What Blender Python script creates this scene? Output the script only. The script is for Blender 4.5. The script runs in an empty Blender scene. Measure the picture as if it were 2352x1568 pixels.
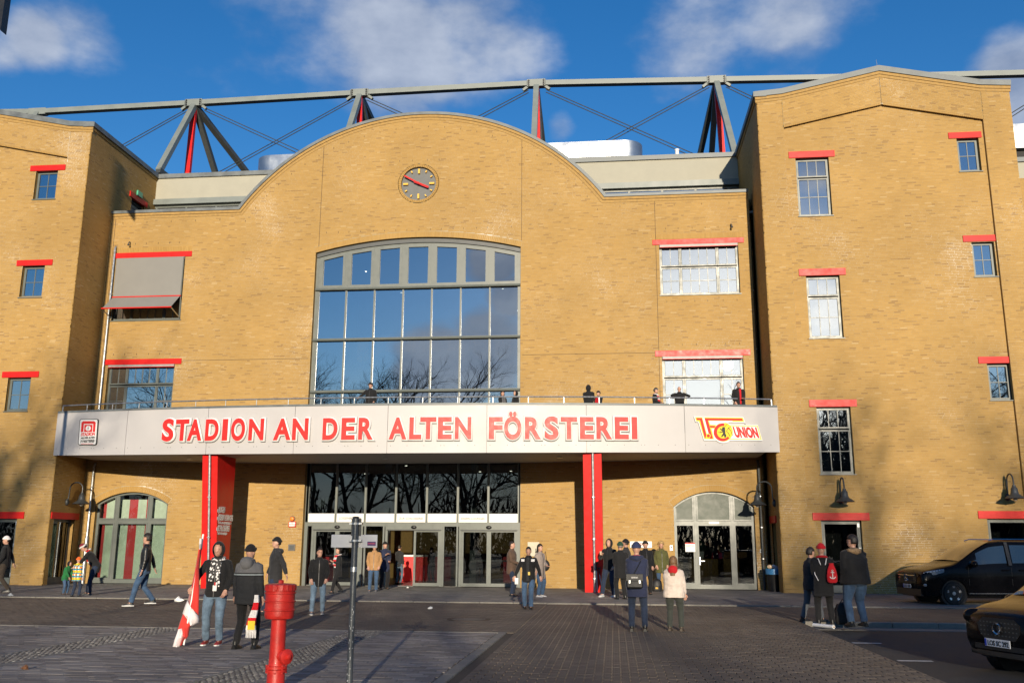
import bpy, bmesh, math, random
import numpy as np
from mathutils import Vector, Matrix, noise as mnoise
random.seed(7); RNG = np.random.default_rng(7)
PI = math.pi; R_ = math.radians
scene = bpy.context.scene
COL = scene.collection
# ---------------------------------------------------------------- camera
FPX, PITCH, ROLL, YAW, DIST, EYE = 2129.58, 0.2152, 0.0051, 0.1084, 37.9912, 1.7   # solved from the facade's lines (2352 x 1568 frame)
_cp, _sp, _cy, _sy = math.cos(PITCH), math.sin(PITCH), math.cos(YAW), math.sin(YAW)
FW = np.array([-_sy*_cp, _cy*_cp, _sp]); _r = np.array([_cy, _sy, 0.0]); _u = np.cross(_r, FW)
RT = math.cos(ROLL)*_r + math.sin(ROLL)*_u; UP = -math.sin(ROLL)*_r + math.cos(ROLL)*_u
EYEP = np.array([0.0, -DIST, EYE])
cam_d = bpy.data.cameras.new('camera'); cam = bpy.data.objects.new('camera', cam_d); COL.objects.link(cam)
cam_d.sensor_width = 36; cam_d.lens = FPX/2352*36; cam_d.clip_end = 2000; cam_d.clip_start = 0.1
cam.matrix_world = Matrix(((RT[0], UP[0], -FW[0], EYEP[0]), (RT[1], UP[1], -FW[1], EYEP[1]), (RT[2], UP[2], -FW[2], EYEP[2]), (0, 0, 0, 1)))
scene.camera = cam
def ray(x, y):
    return FW + RT*(x-1176)/FPX + UP*(784-y)/FPX
def at(x, y, X=None, Y=None, Z=None):
    """the point of a real plane that a spot of the photograph shows"""
    d = ray(x, y); ax, v = (0, X) if X is not None else (1, Y) if Y is not None else (2, Z)
    t = (v-EYEP[ax])/d[ax]; return EYEP + t*d
# ---------------------------------------------------------------- daylight
SUN_EL, SUN_AZ = R_(10.6), R_(7.2)          # low winter sun behind the camera, a little to the right of the facade's normal
world = bpy.data.worlds.new('World'); scene.world = world; world.use_nodes = True
SUN_DIR = Vector((math.sin(SUN_AZ)*math.cos(SUN_EL), -math.cos(SUN_AZ)*math.cos(SUN_EL), math.sin(SUN_EL)))   # towards the sun
sun_d = bpy.data.lights.new('sun', 'SUN'); sun = bpy.data.objects.new('sun', sun_d); COL.objects.link(sun)
sun_d.energy = 5.0; sun_d.angle = R_(0.55); sun_d.color = (1.0, 0.86, 0.66)
sun.rotation_euler = (-SUN_DIR).to_track_quat('-Z', 'Y').to_euler(); sun.location = (20, -60, 40)
scene.view_settings.view_transform = 'Standard'; scene.view_settings.look = 'None'
scene.view_settings.exposure = 0.27; scene.view_settings.gamma = 1.0; scene.view_settings.use_curve_mapping = False
scene.render.engine = 'CYCLES'
try:
    scene.cycles.use_denoising = True; scene.cycles.max_bounces = 8; scene.cycles.transparent_max_bounces = 24
    scene.cycles.caustics_reflective = False; scene.cycles.caustics_refractive = False; scene.cycles.sample_clamp_indirect = 6
except Exception: pass

class NT:
    """short hand for building node trees"""
    def __init__(s, tree): s.t = tree; s.n = tree.nodes; s.l = tree.links
    def add(s, typ, ins=None, **kw):
        n = s.n.new(typ)
        for k, v in kw.items(): setattr(n, k, v)
        for k, v in (ins or {}).items():
            if isinstance(v, tuple) and len(v) == 2 and hasattr(v[0], 'outputs'): s.l.new(v[0].outputs[v[1]], n.inputs[k])
            elif hasattr(v, 'outputs'): s.l.new(v.outputs[0], n.inputs[k])
            else: n.inputs[k].default_value = v
        return n
    def math(s, op, a, b=0.5, c=None, clamp=False):
        i = {0: a, 1: b}
        if c is not None: i[2] = c
        return s.add('ShaderNodeMath', i, operation=op, use_clamp=clamp)
    def mix(s, fac, a, b, blend='MIX'):
        n = s.n.new('ShaderNodeMix'); n.data_type = 'RGBA'; n.blend_type = blend; n.clamp_factor = True
        for k, v in ((0, fac), (6, a), (7, b)):
            if isinstance(v, tuple) and len(v) == 2 and hasattr(v[0], 'outputs'): s.l.new(v[0].outputs[v[1]], n.inputs[k])
            elif hasattr(v, 'outputs'): s.l.new(v.outputs[2 if v.bl_idname == 'ShaderNodeMix' else 0], n.inputs[k])
            else: n.inputs[k].default_value = v
        return n
    def ramp(s, fac, stops, interp='LINEAR'):
        n = s.n.new('ShaderNodeValToRGB'); cr = n.color_ramp; cr.interpolation = interp
        while len(cr.elements) < len(stops): cr.elements.new(0.5)
        for e, (p, c) in zip(cr.elements, stops): e.position = p; e.color = c if len(c) == 4 else (*c, 1)
        if isinstance(fac, tuple): s.l.new(fac[0].outputs[fac[1]], n.inputs[0])
        else: s.l.new(fac.outputs[0], n.inputs[0])
        return n

def build_world():
    w = NT(world.node_tree); w.n.clear()
    out = w.add('ShaderNodeOutputWorld'); bg = w.add('ShaderNodeBackground', {1: 0.115})
    w.l.new(bg.outputs[0], out.inputs[0])
    sky = w.add('ShaderNodeTexSky', sky_type='NISHITA', sun_disc=False, sun_elevation=SUN_EL, sun_rotation=PI-SUN_AZ,
                altitude=50, air_density=1.0, dust_density=0.15, ozone_density=3.0)
    hs = w.add('ShaderNodeHueSaturation', {'Saturation': 1.27, 'Value': 1.15, 'Color': sky, 'Hue': 0.508})
    geo = w.add('ShaderNodeNewGeometry'); vec = w.add('ShaderNodeVectorMath', {0: (geo, 'Incoming'), 1: (-1, -1, -1)}, operation='MULTIPLY')
    flat = w.add('ShaderNodeVectorMath', {0: vec, 1: (1, 1, 1.7)}, operation='MULTIPLY')
    big = w.add('ShaderNodeTexNoise', {'Vector': flat, 'Scale': 3.0, 'Detail': 7.0, 'Roughness': 0.5, 'Distortion': 0.0})
    fine = w.add('ShaderNodeTexNoise', {'Vector': flat, 'Scale': 9.0, 'Detail': 8.0, 'Roughness': 0.55, 'Distortion': 0.0})
    # the cloud banks over the roof line, each at its own bearing and height in the sky
    banks = [((700, 40), .16, .62), ((930, 110), .20, 1.0), ((1120, 40), .19, 1.0), ((780, 150), .1, .75), ((1210, 120), .12, .7), ((1560, 70), .20, 1.0), ((1800, 60), .16, .95),
             ((1700, 150), .12, .7), ((1285, 300), .042, 1.0), ((2340, 190), .075, 1.5), ((2310, 240), .08, 1.2), ((75, 85), .05, .8), ((20, 120), .04, .5),
             ((560, 130), .09, .35), ((2170, 90), .07, .4), ((1010, 205), .13, .6), ((1330, 40), .09, .6), ((150, 20), .08, .4), ((560, 20), .1, .5)]
    # and those seen mirrored in the big window, over the square behind the viewer
    mirrored = [((1010, 850), .10, 1.75), ((1120, 790), .09, 1.6), ((1170, 680), .06, 1.5), ((1130, 605), .06, 1.7), ((1890, 400), .07, .9), ((1900, 690), .08, 1.1)]
    tot = None
    for k, ((bx, by), rad, amp) in enumerate(banks+mirrored):
        d = ray(bx, by); d = d/np.linalg.norm(d)
        if k >= len(banks): d[1] = -d[1]
        ds = w.add('ShaderNodeVectorMath', {0: vec, 1: tuple(d)}, operation='DISTANCE')
        mr = w.add('ShaderNodeMapRange', {0: (ds, 'Value'), 1: 0.0, 2: rad, 3: amp, 4: 0.0}, interpolation_type='SMOOTHSTEP')
        tot = mr if tot is None else w.math('MAXIMUM', tot, mr)
    # away from those banks the same broken cloud goes on all round
    fwd = w.add('ShaderNodeVectorMath', {0: vec, 1: tuple(ray(1176, 200)/np.linalg.norm(ray(1176, 200)))}, operation='DISTANCE')
    gen = w.add('ShaderNodeMapRange', {0: (fwd, 'Value'), 1: 0.65, 2: 1.1, 3: 0.0, 4: 0.3}, interpolation_type='SMOOTHSTEP')
    tot = w.math('MAXIMUM', tot, gen)
    nz = w.math('ADD', w.math('MULTIPLY', big, 0.6), w.math('MULTIPLY', fine, 0.4))
    thr = w.math('SUBTRACT', 0.64, w.math('MULTIPLY', tot, 0.27))         # more cover where a bank lies
    dens = w.add('ShaderNodeMapRange', {0: w.math('SUBTRACT', nz, thr), 1: -0.03, 2: 0.17, 3: 0.0, 4: 0.85}, interpolation_type='SMOOTHSTEP')
    low = w.add('ShaderNodeMapRange', {0: (w.add('ShaderNodeSeparateXYZ', {0: vec}), 2), 1: 0.02, 2: 0.20, 3: 0.8, 4: 0.0}, interpolation_type='SMOOTHSTEP')   # pale winter haze along the whole horizon
    dens = w.math('MAXIMUM', dens, low)
    sd = w.add('ShaderNodeVectorMath', {0: vec, 1: tuple(SUN_DIR)}, operation='DOT_PRODUCT')
    near = w.add('ShaderNodeMapRange', {0: (sd, 'Value'), 1: 0.972, 2: 0.9993, 3: 0.0, 4: 1.0}, interpolation_type='SMOOTHSTEP')
    ccol = w.ramp(fine, [(0.32, (1.5, 1.95, 2.95)), (0.70, (3.9, 4.3, 5.1))])
    sunc = w.mix(near, ccol, (19, 18, 16.5, 1))
    haze = w.math('MULTIPLY', near, 0.7)
    den2 = w.math('MAXIMUM', dens, haze)
    fin = w.mix(den2, hs, sunc)
    w.l.new(fin.outputs[2], bg.inputs[0])
build_world()

# ---------------------------------------------------------------- mesh helpers
def tag(o, label=None, cat=None, group=None, kind=None):
    if label: o['label'] = label
    if cat: o['category'] = cat
    if group: o['group'] = group
    if kind: o['kind'] = kind
    return o
def empty(name, loc=(0, 0, 0), rz=0, parent=None):
    o = bpy.data.objects.new(name, None); COL.objects.link(o); o.location = loc; o.rotation_euler = (0, 0, rz)
    o.empty_display_size = 0.2
    if parent: o.parent = parent
    return o
def link(name, me, parent=None, loc=None, rz=0):
    o = bpy.data.objects.new(name, me); COL.objects.link(o)
    if parent: o.parent = parent
    if loc is not None: o.location = loc
    if rz: o.rotation_euler = (0, 0, rz)
    return o
def copy_tree(o, parent=None):
    c = o.copy(); COL.objects.link(c)
    if parent: c.parent = parent
    for ch in [x for x in COL.objects if x.parent == o]: copy_tree(ch, c)
    return c
class MB:
    """collects shapes of one part and links them as ONE mesh object"""
    def __init__(s): s.v = []; s.f = []; s.m = []; s.cur = 0
    def mat(s, i): s.cur = i; return s
    def add(s, vs, fs):
        b = len(s.v); s.v += [tuple(map(float, p)) for p in vs]; s.f += [tuple(b+i for i in f) for f in fs]; s.m += [s.cur]*len(fs); return s
    def box(s, lo, hi):
        x0, y0, z0 = lo; x1, y1, z1 = hi
        return s.add([(x0, y0, z0), (x1, y0, z0), (x1, y1, z0), (x0, y1, z0), (x0, y0, z1), (x1, y0, z1), (x1, y1, z1), (x0, y1, z1)],
                     [(0, 3, 2, 1), (4, 5, 6, 7), (0, 1, 5, 4), (1, 2, 6, 5), (2, 3, 7, 6), (3, 0, 4, 7)])
    def cbox(s, lo, hi, c=0.01):
        """box with chamfered edges in plan and elevation"""
        x0, y0, z0 = lo; x1, y1, z1 = hi; c = min(c, (x1-x0)/3, (y1-y0)/3, (z1-z0)/3)
        def ring(i, z): return [(x0+i, y0, z), (x1-i, y0, z), (x1, y0+i, z), (x1, y1-i, z), (x1-i, y1, z), (x0+i, y1, z), (x0, y1-i, z), (x0, y0+i, z)]
        def inset(z): 
            return [(x0+2*c, y0+c, z), (x1-2*c, y0+c, z), (x1-c, y0+2*c, z), (x1-c, y1-2*c, z), (x1-2*c, y1-c, z), (x0+2*c, y1-c, z), (x0+c, y1-2*c, z), (x0+c, y0+2*c, z)]
        return s.loft([inset(z0), ring(c, z0+c), ring(c, z1-c), inset(z1)])
    def obox(s, c, ax, ay, az):
        """box by centre and three half-axis vectors"""
        c, ax, ay, az = map(np.array, (c, ax, ay, az)); vs = []
        for k in (-1, 1):
            for i, j in ((-1, -1), (1, -1), (1, 1), (-1, 1)): vs.append(c+i*ax+j*ay+k*az)
        return s.add(vs, [(0, 3, 2, 1), (4, 5, 6, 7), (0, 1, 5, 4), (1, 2, 6, 5), (2, 3, 7, 6), (3, 0, 4, 7)])
    def bar(s, a, b, w, h=None, up=(0, 0, 1)):
        """square bar from a to b"""
        a, b = Vector(a), Vector(b); d = (b-a).normalized(); u = Vector(up)
        if abs(d.dot(u)) > 0.99: u = Vector((1, 0, 0))
        x = d.cross(u).normalized(); y = x.cross(d).normalized(); h = h or w
        return s.obox((a+b)/2, x*w/2, (b-a)/2, y*h/2)
    def loft(s, rings, cap=True, closed=True):
        n = len(rings[0]); b = len(s.v); s.v += [tuple(map(float, p)) for r in rings for p in r]; fs = []
        for i in range(len(rings)-1):
            for j in range(n if closed else n-1):
                k = (j+1) % n; fs.append((b+i*n+j, b+i*n+k, b+(i+1)*n+k, b+(i+1)*n+j))
        if cap and closed:
            fs.append(tuple(b+j for j in reversed(range(n)))); fs.append(tuple(b+(len(rings)-1)*n+j for j in range(n)))
        s.f += fs; s.m += [s.cur]*len(fs); return s
    def tube(s, pts, r, n=8, cap=True, flat=1.0):
        pts = [Vector(p) for p in pts]; rs = r if isinstance(r, (list, tuple)) else [r]*len(pts); rings = []; px = None
        for i, p in enumerate(pts):
            d = (pts[min(i+1, len(pts)-1)]-pts[max(i-1, 0)]).normalized()
            if px is None: u = Vector((0, 0, 1)) if abs(d.z) < 0.9 else Vector((1, 0, 0)); px = d.cross(u).normalized()
            else:
                px = (px-d*px.dot(d))
                px = px.normalized() if px.length > 1e-6 else d.orthogonal().normalized()
            py = d.cross(px).normalized()
            rings.append([p+px*math.cos(2*PI*k/n)*rs[i]+py*math.sin(2*PI*k/n)*rs[i]*flat for k in range(n)])
        return s.loft(rings, cap)
    def lathe(s, prof, c=(0, 0, 0), n=20, axis='z', cap=True):
        rings = []
        for r, z in prof:
            ring = []
            for k in range(n):
                a = 2*PI*k/n; p = (r*math.cos(a), r*math.sin(a), z)
                if axis == 'x': p = (z, r*math.cos(a), r*math.sin(a))
                if axis == 'y': p = (r*math.cos(a), z, -r*math.sin(a))
                ring.append((p[0]+c[0], p[1]+c[1], p[2]+c[2]))
            rings.append(ring)
        return s.loft(rings, cap)
    def ell(s, c, r, n=12, m=8, rot=None):
        rings = []; M = rot or Matrix.Identity(3)
        for i in range(m+1):
            t = -PI/2+PI*i/m; q = max(math.cos(t), 0.02)
            rings.append([Vector(c)+M@Vector((r[0]*q*math.cos(2*PI*k/n), r[1]*q*math.sin(2*PI*k/n), r[2]*math.sin(t))) for k in range(n)])
        return s.loft(rings)
    def prism(s, poly, ax, d0, d1):
        """polygon (list of 2-tuples in the two other axes) pulled along an axis"""
        def P(p, d): return {'x': (d, p[0], p[1]), 'y': (p[0], d, p[1]), 'z': (p[0], p[1], d)}[ax]
        return s.loft([[P(p, d0) for p in poly], [P(p, d1) for p in poly]])
    def mesh(s, name, mats, smooth=False, fix=True):
        me = bpy.data.meshes.new(name); me.from_pydata(s.v, [], s.f)
        for m in (mats if isinstance(mats, (list, tuple)) else [mats]): me.materials.append(m)
        if any(s.m): me.polygons.foreach_set('material_index', s.m)
        if fix:
            bm = bmesh.new(); bm.from_mesh(me); bmesh.ops.recalc_face_normals(bm, faces=bm.faces); bm.to_mesh(me); bm.free()
        if smooth:
            me.polygons.foreach_set('use_smooth', [True]*len(me.polygons))
            if smooth != 'all': me.set_sharp_from_angle(angle=R_(smooth if smooth > 1 else 40))
        me.update(); return me
    def build(s, name, mats, parent=None, smooth=False, loc=None, rz=0, fix=True):
        return link(name, s.mesh(name, mats, smooth, fix), parent, loc, rz)
def slabs(name, O, U, V, N, A, mats, parent=None, back=False):
    """many small slabs (bricks, pavers) as one mesh. A: rows of u0,u1,v0,v1,n0,n1,tone; each slab has its face and four edges"""
    A = np.asarray(A, float); n = len(A); O, U, V, N = (np.asarray(q, float) for q in (O, U, V, N))
    u = A[:, [0, 1, 1, 0]]; v = A[:, [2, 2, 3, 3]]
    def P(d): return O + u[..., None]*U + v[..., None]*V + d[:, None, None]*N
    vs = np.concatenate([P(A[:, 5]), P(A[:, 4])], 1).reshape(-1, 3)
    q = np.array([[0, 1, 2, 3], [4, 5, 1, 0], [5, 6, 2, 1], [6, 7, 3, 2], [7, 4, 0, 3]])
    if np.dot(np.cross(U, V), N) < 0: q = q[:, ::-1]
    fs = (np.arange(n)[:, None, None]*8+q[None]).reshape(-1)
    me = bpy.data.meshes.new(name); me.vertices.add(len(vs)); me.vertices.foreach_set('co', vs.ravel())
    nf = n*5; me.loops.add(nf*4); me.polygons.add(nf)
    me.loops.foreach_set('vertex_index', fs.astype(np.int32)); me.polygons.foreach_set('loop_start', np.arange(nf, dtype=np.int32)*4)
    at_ = me.attributes.new('tone', 'FLOAT', 'FACE'); at_.data.foreach_set('value', np.repeat(A[:, 6], 5).astype(np.float32))
    for m in (mats if isinstance(mats, (list, tuple)) else [mats]): me.materials.append(m)
    me.update(calc_edges=True); me.validate(); me.polygons.foreach_set('use_smooth', np.zeros(len(me.polygons), bool))
    return link(name, me, parent) if name else me

# ---------------------------------------------------------------- materials
def principled(name):
    m = bpy.data.materials.new(name); m.use_nodes = True; t = NT(m.node_tree)
    return m, t, m.node_tree.nodes['Principled BSDF']
MATS = {}
def mat(name, col, rough=0.6, metal=0.0, var=0.12, scale=4.0, bump=0.0, bscale=60.0, coat=0.0, spec=0.5, sheen=0.0, emit=0):
    if name in MATS: return MATS[name]
    m, t, b = principled(name)
    tc = t.add('ShaderNodeTexCoord')
    nz = t.add('ShaderNodeTexNoise', {'Vector': (tc, 'Object'), 'Scale': scale, 'Detail': 6.0, 'Roughness': 0.6})
    lo = tuple(c*(1-var) for c in col); hi = tuple(min(c*(1+var), 1) for c in col)
    rp = t.ramp(nz, [(0.3, lo), (0.7, hi)]); t.l.new(rp.outputs[0], b.inputs['Base Color'])
    rr = t.add('ShaderNodeMapRange', {0: nz, 1: 0.3, 2: 0.7, 3: max(rough-0.07, 0.02), 4: min(rough+0.09, 1)}); t.l.new(rr.outputs[0], b.inputs['Roughness'])
    b.inputs['Metallic'].default_value = metal; b.inputs['Coat Weight'].default_value = coat; b.inputs['Coat Roughness'].default_value = 0.03
    b.inputs['Specular IOR Level'].default_value = spec; b.inputs['Sheen Weight'].default_value = sheen
    if bump:
        n2 = t.add('ShaderNodeTexNoise', {'Vector': (tc, 'Object'), 'Scale': bscale, 'Detail': 5.0})
        bp = t.add('ShaderNodeBump', {'Strength': bump, 'Height': n2, 'Distance': 0.02}); t.l.new(bp.outputs[0], b.inputs['Normal'])
    if emit: b.inputs['Emission Color'].default_value = (*col, 1); b.inputs['Emission Strength'].default_value = emit
    MATS[name] = m; return m
def brick_mat():
    m, t, b = principled('yellow_brick')
    a = t.add('ShaderNodeAttribute', attribute_name='tone')
    rp = t.ramp((a, 'Fac'), [(0.0, (.27, .158, .052)), (0.13, (.32, .193, .060)), (0.2, (.35, .208, .060)), (0.45, (.372, .223, .064)), (0.7, (.387, .235, .068)), (0.9, (.405, .25, .08)), (1.0, (.44, .30, .13))])
    tc = t.add('ShaderNodeTexCoord')
    n1 = t.add('ShaderNodeTexNoise', {'Vector': (tc, 'Object'), 'Scale': 0.35, 'Detail': 6.0, 'Roughness': 0.6})
    n2 = t.add('ShaderNodeTexNoise', {'Vector': (tc, 'Object'), 'Scale': 26.0, 'Detail': 5.0, 'Roughness': 0.7})
    w1 = t.add('ShaderNodeMapRange', {0: n1, 1: 0.3, 2: 0.7, 3: 0.86, 4: 1.1}); w2 = t.add('ShaderNodeMapRange', {0: n2, 1: 0.3, 2: 0.7, 3: 0.93, 4: 1.06})
    k = t.math('MULTIPLY', w1, w2); cc = t.add('ShaderNodeCombineColor', {0: k, 1: k, 2: k})
    mx = t.mix(1.0, rp, cc, 'MULTIPLY'); t.l.new(mx.outputs[2], b.inputs['Base Color'])
    b.inputs['Roughness'].default_value = 0.72; b.inputs['Specular IOR Level'].default_value = 0.3
    return m
def mortar_mat():
    m, t, b = principled('mortar')
    tc = t.add('ShaderNodeTexCoord')
    n1 = t.add('ShaderNodeTexNoise', {'Vector': (tc, 'Object'), 'Scale': 0.28, 'Detail': 5.0, 'Roughness': 0.55})
    n2 = t.add('ShaderNodeTexNoise', {'Vector': (tc, 'Object'), 'Scale': 9.0, 'Detail': 4.0})
    # lime bloom: white joints in patches
    s = t.math('ADD', t.math('MULTIPLY', n1, 0.8), t.math('MULTIPLY', n2, 0.2))
    rp = t.ramp(s, [(0.46, (.34, .245, .12)), (0.58, (.40, .32, .20)), (0.68, (.68, .65, .57))]); t.l.new(rp.outputs[0], b.inputs['Base Color'])
    b.inputs['Roughness'].default_value = 0.9
    return m
def paver_mat(name, stops, rough=0.75, spec=0.35):
    m, t, b = principled(name)
    a = t.add('ShaderNodeAttribute', attribute_name='tone'); rp = t.ramp((a, 'Fac'), stops)
    tc = t.add('ShaderNodeTexCoord')
    n1 = t.add('ShaderNodeTexNoise', {'Vector': (tc, 'Object'), 'Scale': 0.5, 'Detail': 7.0, 'Roughness': 0.65})
    n2 = t.add('ShaderNodeTexNoise', {'Vector': (tc, 'Object'), 'Scale': 45.0, 'Detail': 5.0, 'Roughness': 0.7})
    w1 = t.add('ShaderNodeMapRange', {0: n1, 1: 0.3, 2: 0.7, 3: 0.72, 4: 1.2}); w2 = t.add('ShaderNodeMapRange', {0: n2, 1: 0.3, 2: 0.7, 3: 0.82, 4: 1.18})
    k = t.math('MULTIPLY', w1, w2); cc = t.add('ShaderNodeCombineColor', {0: k, 1: k, 2: k})
    mx = t.mix(1.0, rp, cc, 'MULTIPLY'); t.l.new(mx.outputs[2], b.inputs['Base Color'])
    b.inputs['Roughness'].default_value = rough; b.inputs['Specular IOR Level'].default_value = spec
    bp = t.add('ShaderNodeBump', {'Strength': 0.5, 'Height': n2, 'Distance': 0.008}); t.l.new(bp.outputs[0], b.inputs['Normal'])
    return m
def glass_mat(name, refl=0.35, tint=(.30, .34, .36), wav=0.0016):
    m = bpy.data.materials.new(name); m.use_nodes = True; t = NT(m.node_tree); t.n.clear()
    out = t.add('ShaderNodeOutputMaterial'); tr = t.add('ShaderNodeBsdfTransparent', {0: (*tint, 1)}); gl = t.add('ShaderNodeBsdfGlossy', {0: (.93, .96, .98, 1), 1: 0.0})
    tc = t.add('ShaderNodeTexCoord'); nz = t.add('ShaderNodeTexNoise', {'Vector': (tc, 'Object'), 'Scale': 0.9, 'Detail': 1.0})
    bp = t.add('ShaderNodeBump', {'Strength': 1.0, 'Height': nz, 'Distance': wav}); t.l.new(bp.outputs[0], gl.inputs['Normal'])
    fr = t.add('ShaderNodeFresnel', {0: 1.5}); f = t.math('ADD', fr, refl, clamp=True)
    mx = t.add('ShaderNodeMixShader', {0: f, 1: tr, 2: gl}); t.l.new(mx.outputs[0], out.inputs[0])
    return m
BRICK = brick_mat(); MORTAR = mortar_mat()
GLASS = glass_mat('coated_window_glass', 0.38, (.44, .48, .50)); GLASS_D = glass_mat('clear_shop_glass', 0.05, (.42, .45, .45)); GLASS_C = glass_mat('car_glass', 0.12, (.16, .18, .18), 0.001)
GREY = mat('grey_green_window_paint', (.125, .14, .128), 0.38, var=0.04)
GREYD = mat('dark_grey_paint', (.06, .066, .068), 0.45, var=0.1)
ZINC = mat('weathered_zinc', (.13, .145, .15), 0.5, 0.15, var=0.3, scale=2.2)
RED = mat('signal_red_paint', (.58, .016, .014), 0.38, var=0.08, spec=.2)
STEELG = mat('grey_painted_steel', (.185, .21, .20), 0.45, var=0.1, scale=1.5)
STEELD = mat('dark_painted_steel', (.045, .05, .05), 0.5, var=0.12)
GALV = mat('galvanised_steel', (.5, .52, .53), 0.38, 0.85, var=0.25, scale=14)
DARK = mat('dark_interior', (.03, .03, .03), 0.8, var=0.3)
ROOMW = mat('interior_wall', (.16, .155, .15), 0.8, var=0.1)
WHITE = mat('white_paint', (.78, .78, .76), 0.5, var=0.04)
WOOD = mat('oiled_handrail_wood', (.42, .22, .085), 0.5, var=0.2, scale=8)
BLACK = mat('black_plastic', (.012, .012, .013), 0.4, var=0.2)
# ================================================================ the stadium building
XL, XR, YT, XC = -22.58, 6.10, -2.2, -8.30         # inner sides of the two towers, their front plane, the axis of the front
ZP, ZT = 16.36, 19.62                               # parapets of the middle and of the towers
building = tag(empty('stadium_building', (XC, 0, 0)), 'yellow brick stadium building with round gable, clock and red window lintels', 'building')
def under(o):
    """hang a piece built in place under the building's Empty without moving it"""
    o.parent = building; o.matrix_parent_inverse = Matrix.Translation((-XC, 0, 0)); return o
COURSE, BL = 0.0625, 0.25
ARC_P = [at(x, y, Y=0) for x, y in [(553, 481), (700, 345), (870, 275), (960, 263), (1060, 268), (1196, 308), (1290, 365), (1393, 450)]]
def fit_circle(P):
    A = np.array([[2*p[0], 2*p[2], 1] for p in P]); b = np.array([p[0]**2+p[2]**2 for p in P])
    s = np.linalg.lstsq(A, b, rcond=None)[0]; return s[0], s[1], math.sqrt(s[2]+s[0]**2+s[1]**2)
ACX, ACZ, ARAD = fit_circle(ARC_P)
ARCX0, ARCX1 = ACX-math.sqrt(ARAD**2-(ZP-ACZ)**2), ACX+math.sqrt(ARAD**2-(ZP-ACZ)**2)
def cut(iv, holes):
    for a, b in holes:
        nx = []
        for x0, x1 in iv:
            if b <= x0 or a >= x1: nx.append((x0, x1)); continue
            if a > x0+0.01: nx.append((x0, a))
            if b < x1-0.01: nx.append((b, x1))
        iv = nx
    return iv
def tone(n): 
    t = RNG.random(n)*0.55+0.33; k = RNG.random(n)
    t[k < 0.085] = RNG.random((k < 0.085).sum())*0.17; t[k > 0.955] = 0.88+RNG.random((k > 0.955).sum())*0.12
    return t
def brick_rows(v0, v1, span, holes=lambda a, b: [], inner=None, depth=(0.0, 0.0035)):
    """courses of a wall: (rows for bricks, strips of mortar behind); span(va, vb) gives the wall's extent at that height"""
    B, M = [], []; n = int(round((v1-v0)/COURSE))
    for i in range(n):
        a, b = v0+i*COURSE, v0+(i+1)*COURSE; s = span(a, b)
        if not s: continue
        iv = cut([s], holes(a, b)); ivm = cut([s], (inner or holes)(a, b))
        for x0, x1 in ivm: M.append((x0, x1, a, b, -0.05, 0.0, 0.5))
        for x0, x1 in iv:
            off = (i*0.37 % 1)*BL if i % 3 else RNG.random()*BL; x = x0-off; 
            while x < x1:
                w = BL if RNG.random() > 0.14 else BL/2
                p, q = max(x, x0)+0.005, min(x+w, x1)-0.005
                if q-p > 0.02: B.append((p, q, a+0.0055, b-0.0055, depth[0], depth[1], 0))
                x += w
    return np.array(B), np.array(M)
def brick_wall(name, O, U, N, rows, parent_mats=(BRICK, MORTAR), keep=None):
    """a wall part: mortar body and its bricks; keep() picks bricks that become objects of their own"""
    B, M = rows; B[:, 6] = tone(len(B)); B[:, 5] += (RNG.random(len(B))-0.5)*0.002
    w = under(slabs(name, O, U, (0, 0, 1), N, M, MORTAR))
    single = np.zeros(len(B), bool)
    if keep is not None: single = keep(B)
    o = slabs('brick', O, U, (0, 0, 1), N, B[~single], BRICK); o['kind'] = 'stuff'; o.parent = w
    return w, B[single]
# ---- openings of the middle front (plane Y = 0): rectangles and arches in X, Z
def rect(xa, ya, xb, yb, Y):
    a, b = at(xa, ya, Y=Y), at(xb, yb, Y=Y); return [min(a[0], b[0]), max(a[0], b[0]), min(a[2], b[2]), max(a[2], b[2])]
WIN_A = [-12.86, -3.78, 7.0, 14.22, 14.80]          # big arched window x0 x1 z0 spring top
ENT = [-12.82, -3.76, 0.0, 5.6]
DOOR_L = [-21.95, -18.74, 0.0, 3.30, 3.80]; DOOR_R = [2.38, 5.52, 0.0, 3.20, 3.80]
UPL = [-22.12, -18.88, 11.32, 14.22]; LOL = [-22.02, -18.95, 7.0, 9.32]
UPR = [2.12, 5.40, 11.92, 14.12]; LOR = [2.10, 5.38, 7.0, 9.30]
CLK = [XC-0.04, 17.30, 0.80]
def arc_r(x0, x1, zs, zt):
    h = (x1-x0)/2; s = zt-zs; r = (h*h+s*s)/(2*s); return (x0+x1)/2, zt-r, r
def arch_hole(x0, x1, z0, zs, zt, a, b, ring=0.0):
    if b <= z0: return None
    if b <= zs+0.001 and not (ring and b > zs-0.02): return (x0, x1)
    cx, cz, r = arc_r(x0, x1, zs, zt); tn = (x1-x0)/2/(zs-cz); r += ring; q = r*r-(a-cz)**2
    if q <= 0: return None
    h = min(math.sqrt(q), max((b-cz)*tn, (x1-x0)/2)); return (cx-h, cx+h)
def holes_main(a, b, ring=0.25):
    H = []
    for x0, x1, z0, zs, zt in (WIN_A, DOOR_L, DOOR_R):
        h = arch_hole(x0, x1, z0, zs, zt, a, b, ring)
        if h: H.append(h)
    for x0, x1, z0, z1 in (ENT, UPL, LOL, UPR, LOR):
        if b > z0+0.03 and a < z1-0.03: H.append((x0, x1))
    r = CLK[2]+(0.12 if ring else 0); m = (a+b)/2
    if abs(m-CLK[1]) < r: h = math.sqrt(r*r-(m-CLK[1])**2); H.append((CLK[0]-h, CLK[0]+h))
    return H
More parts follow.
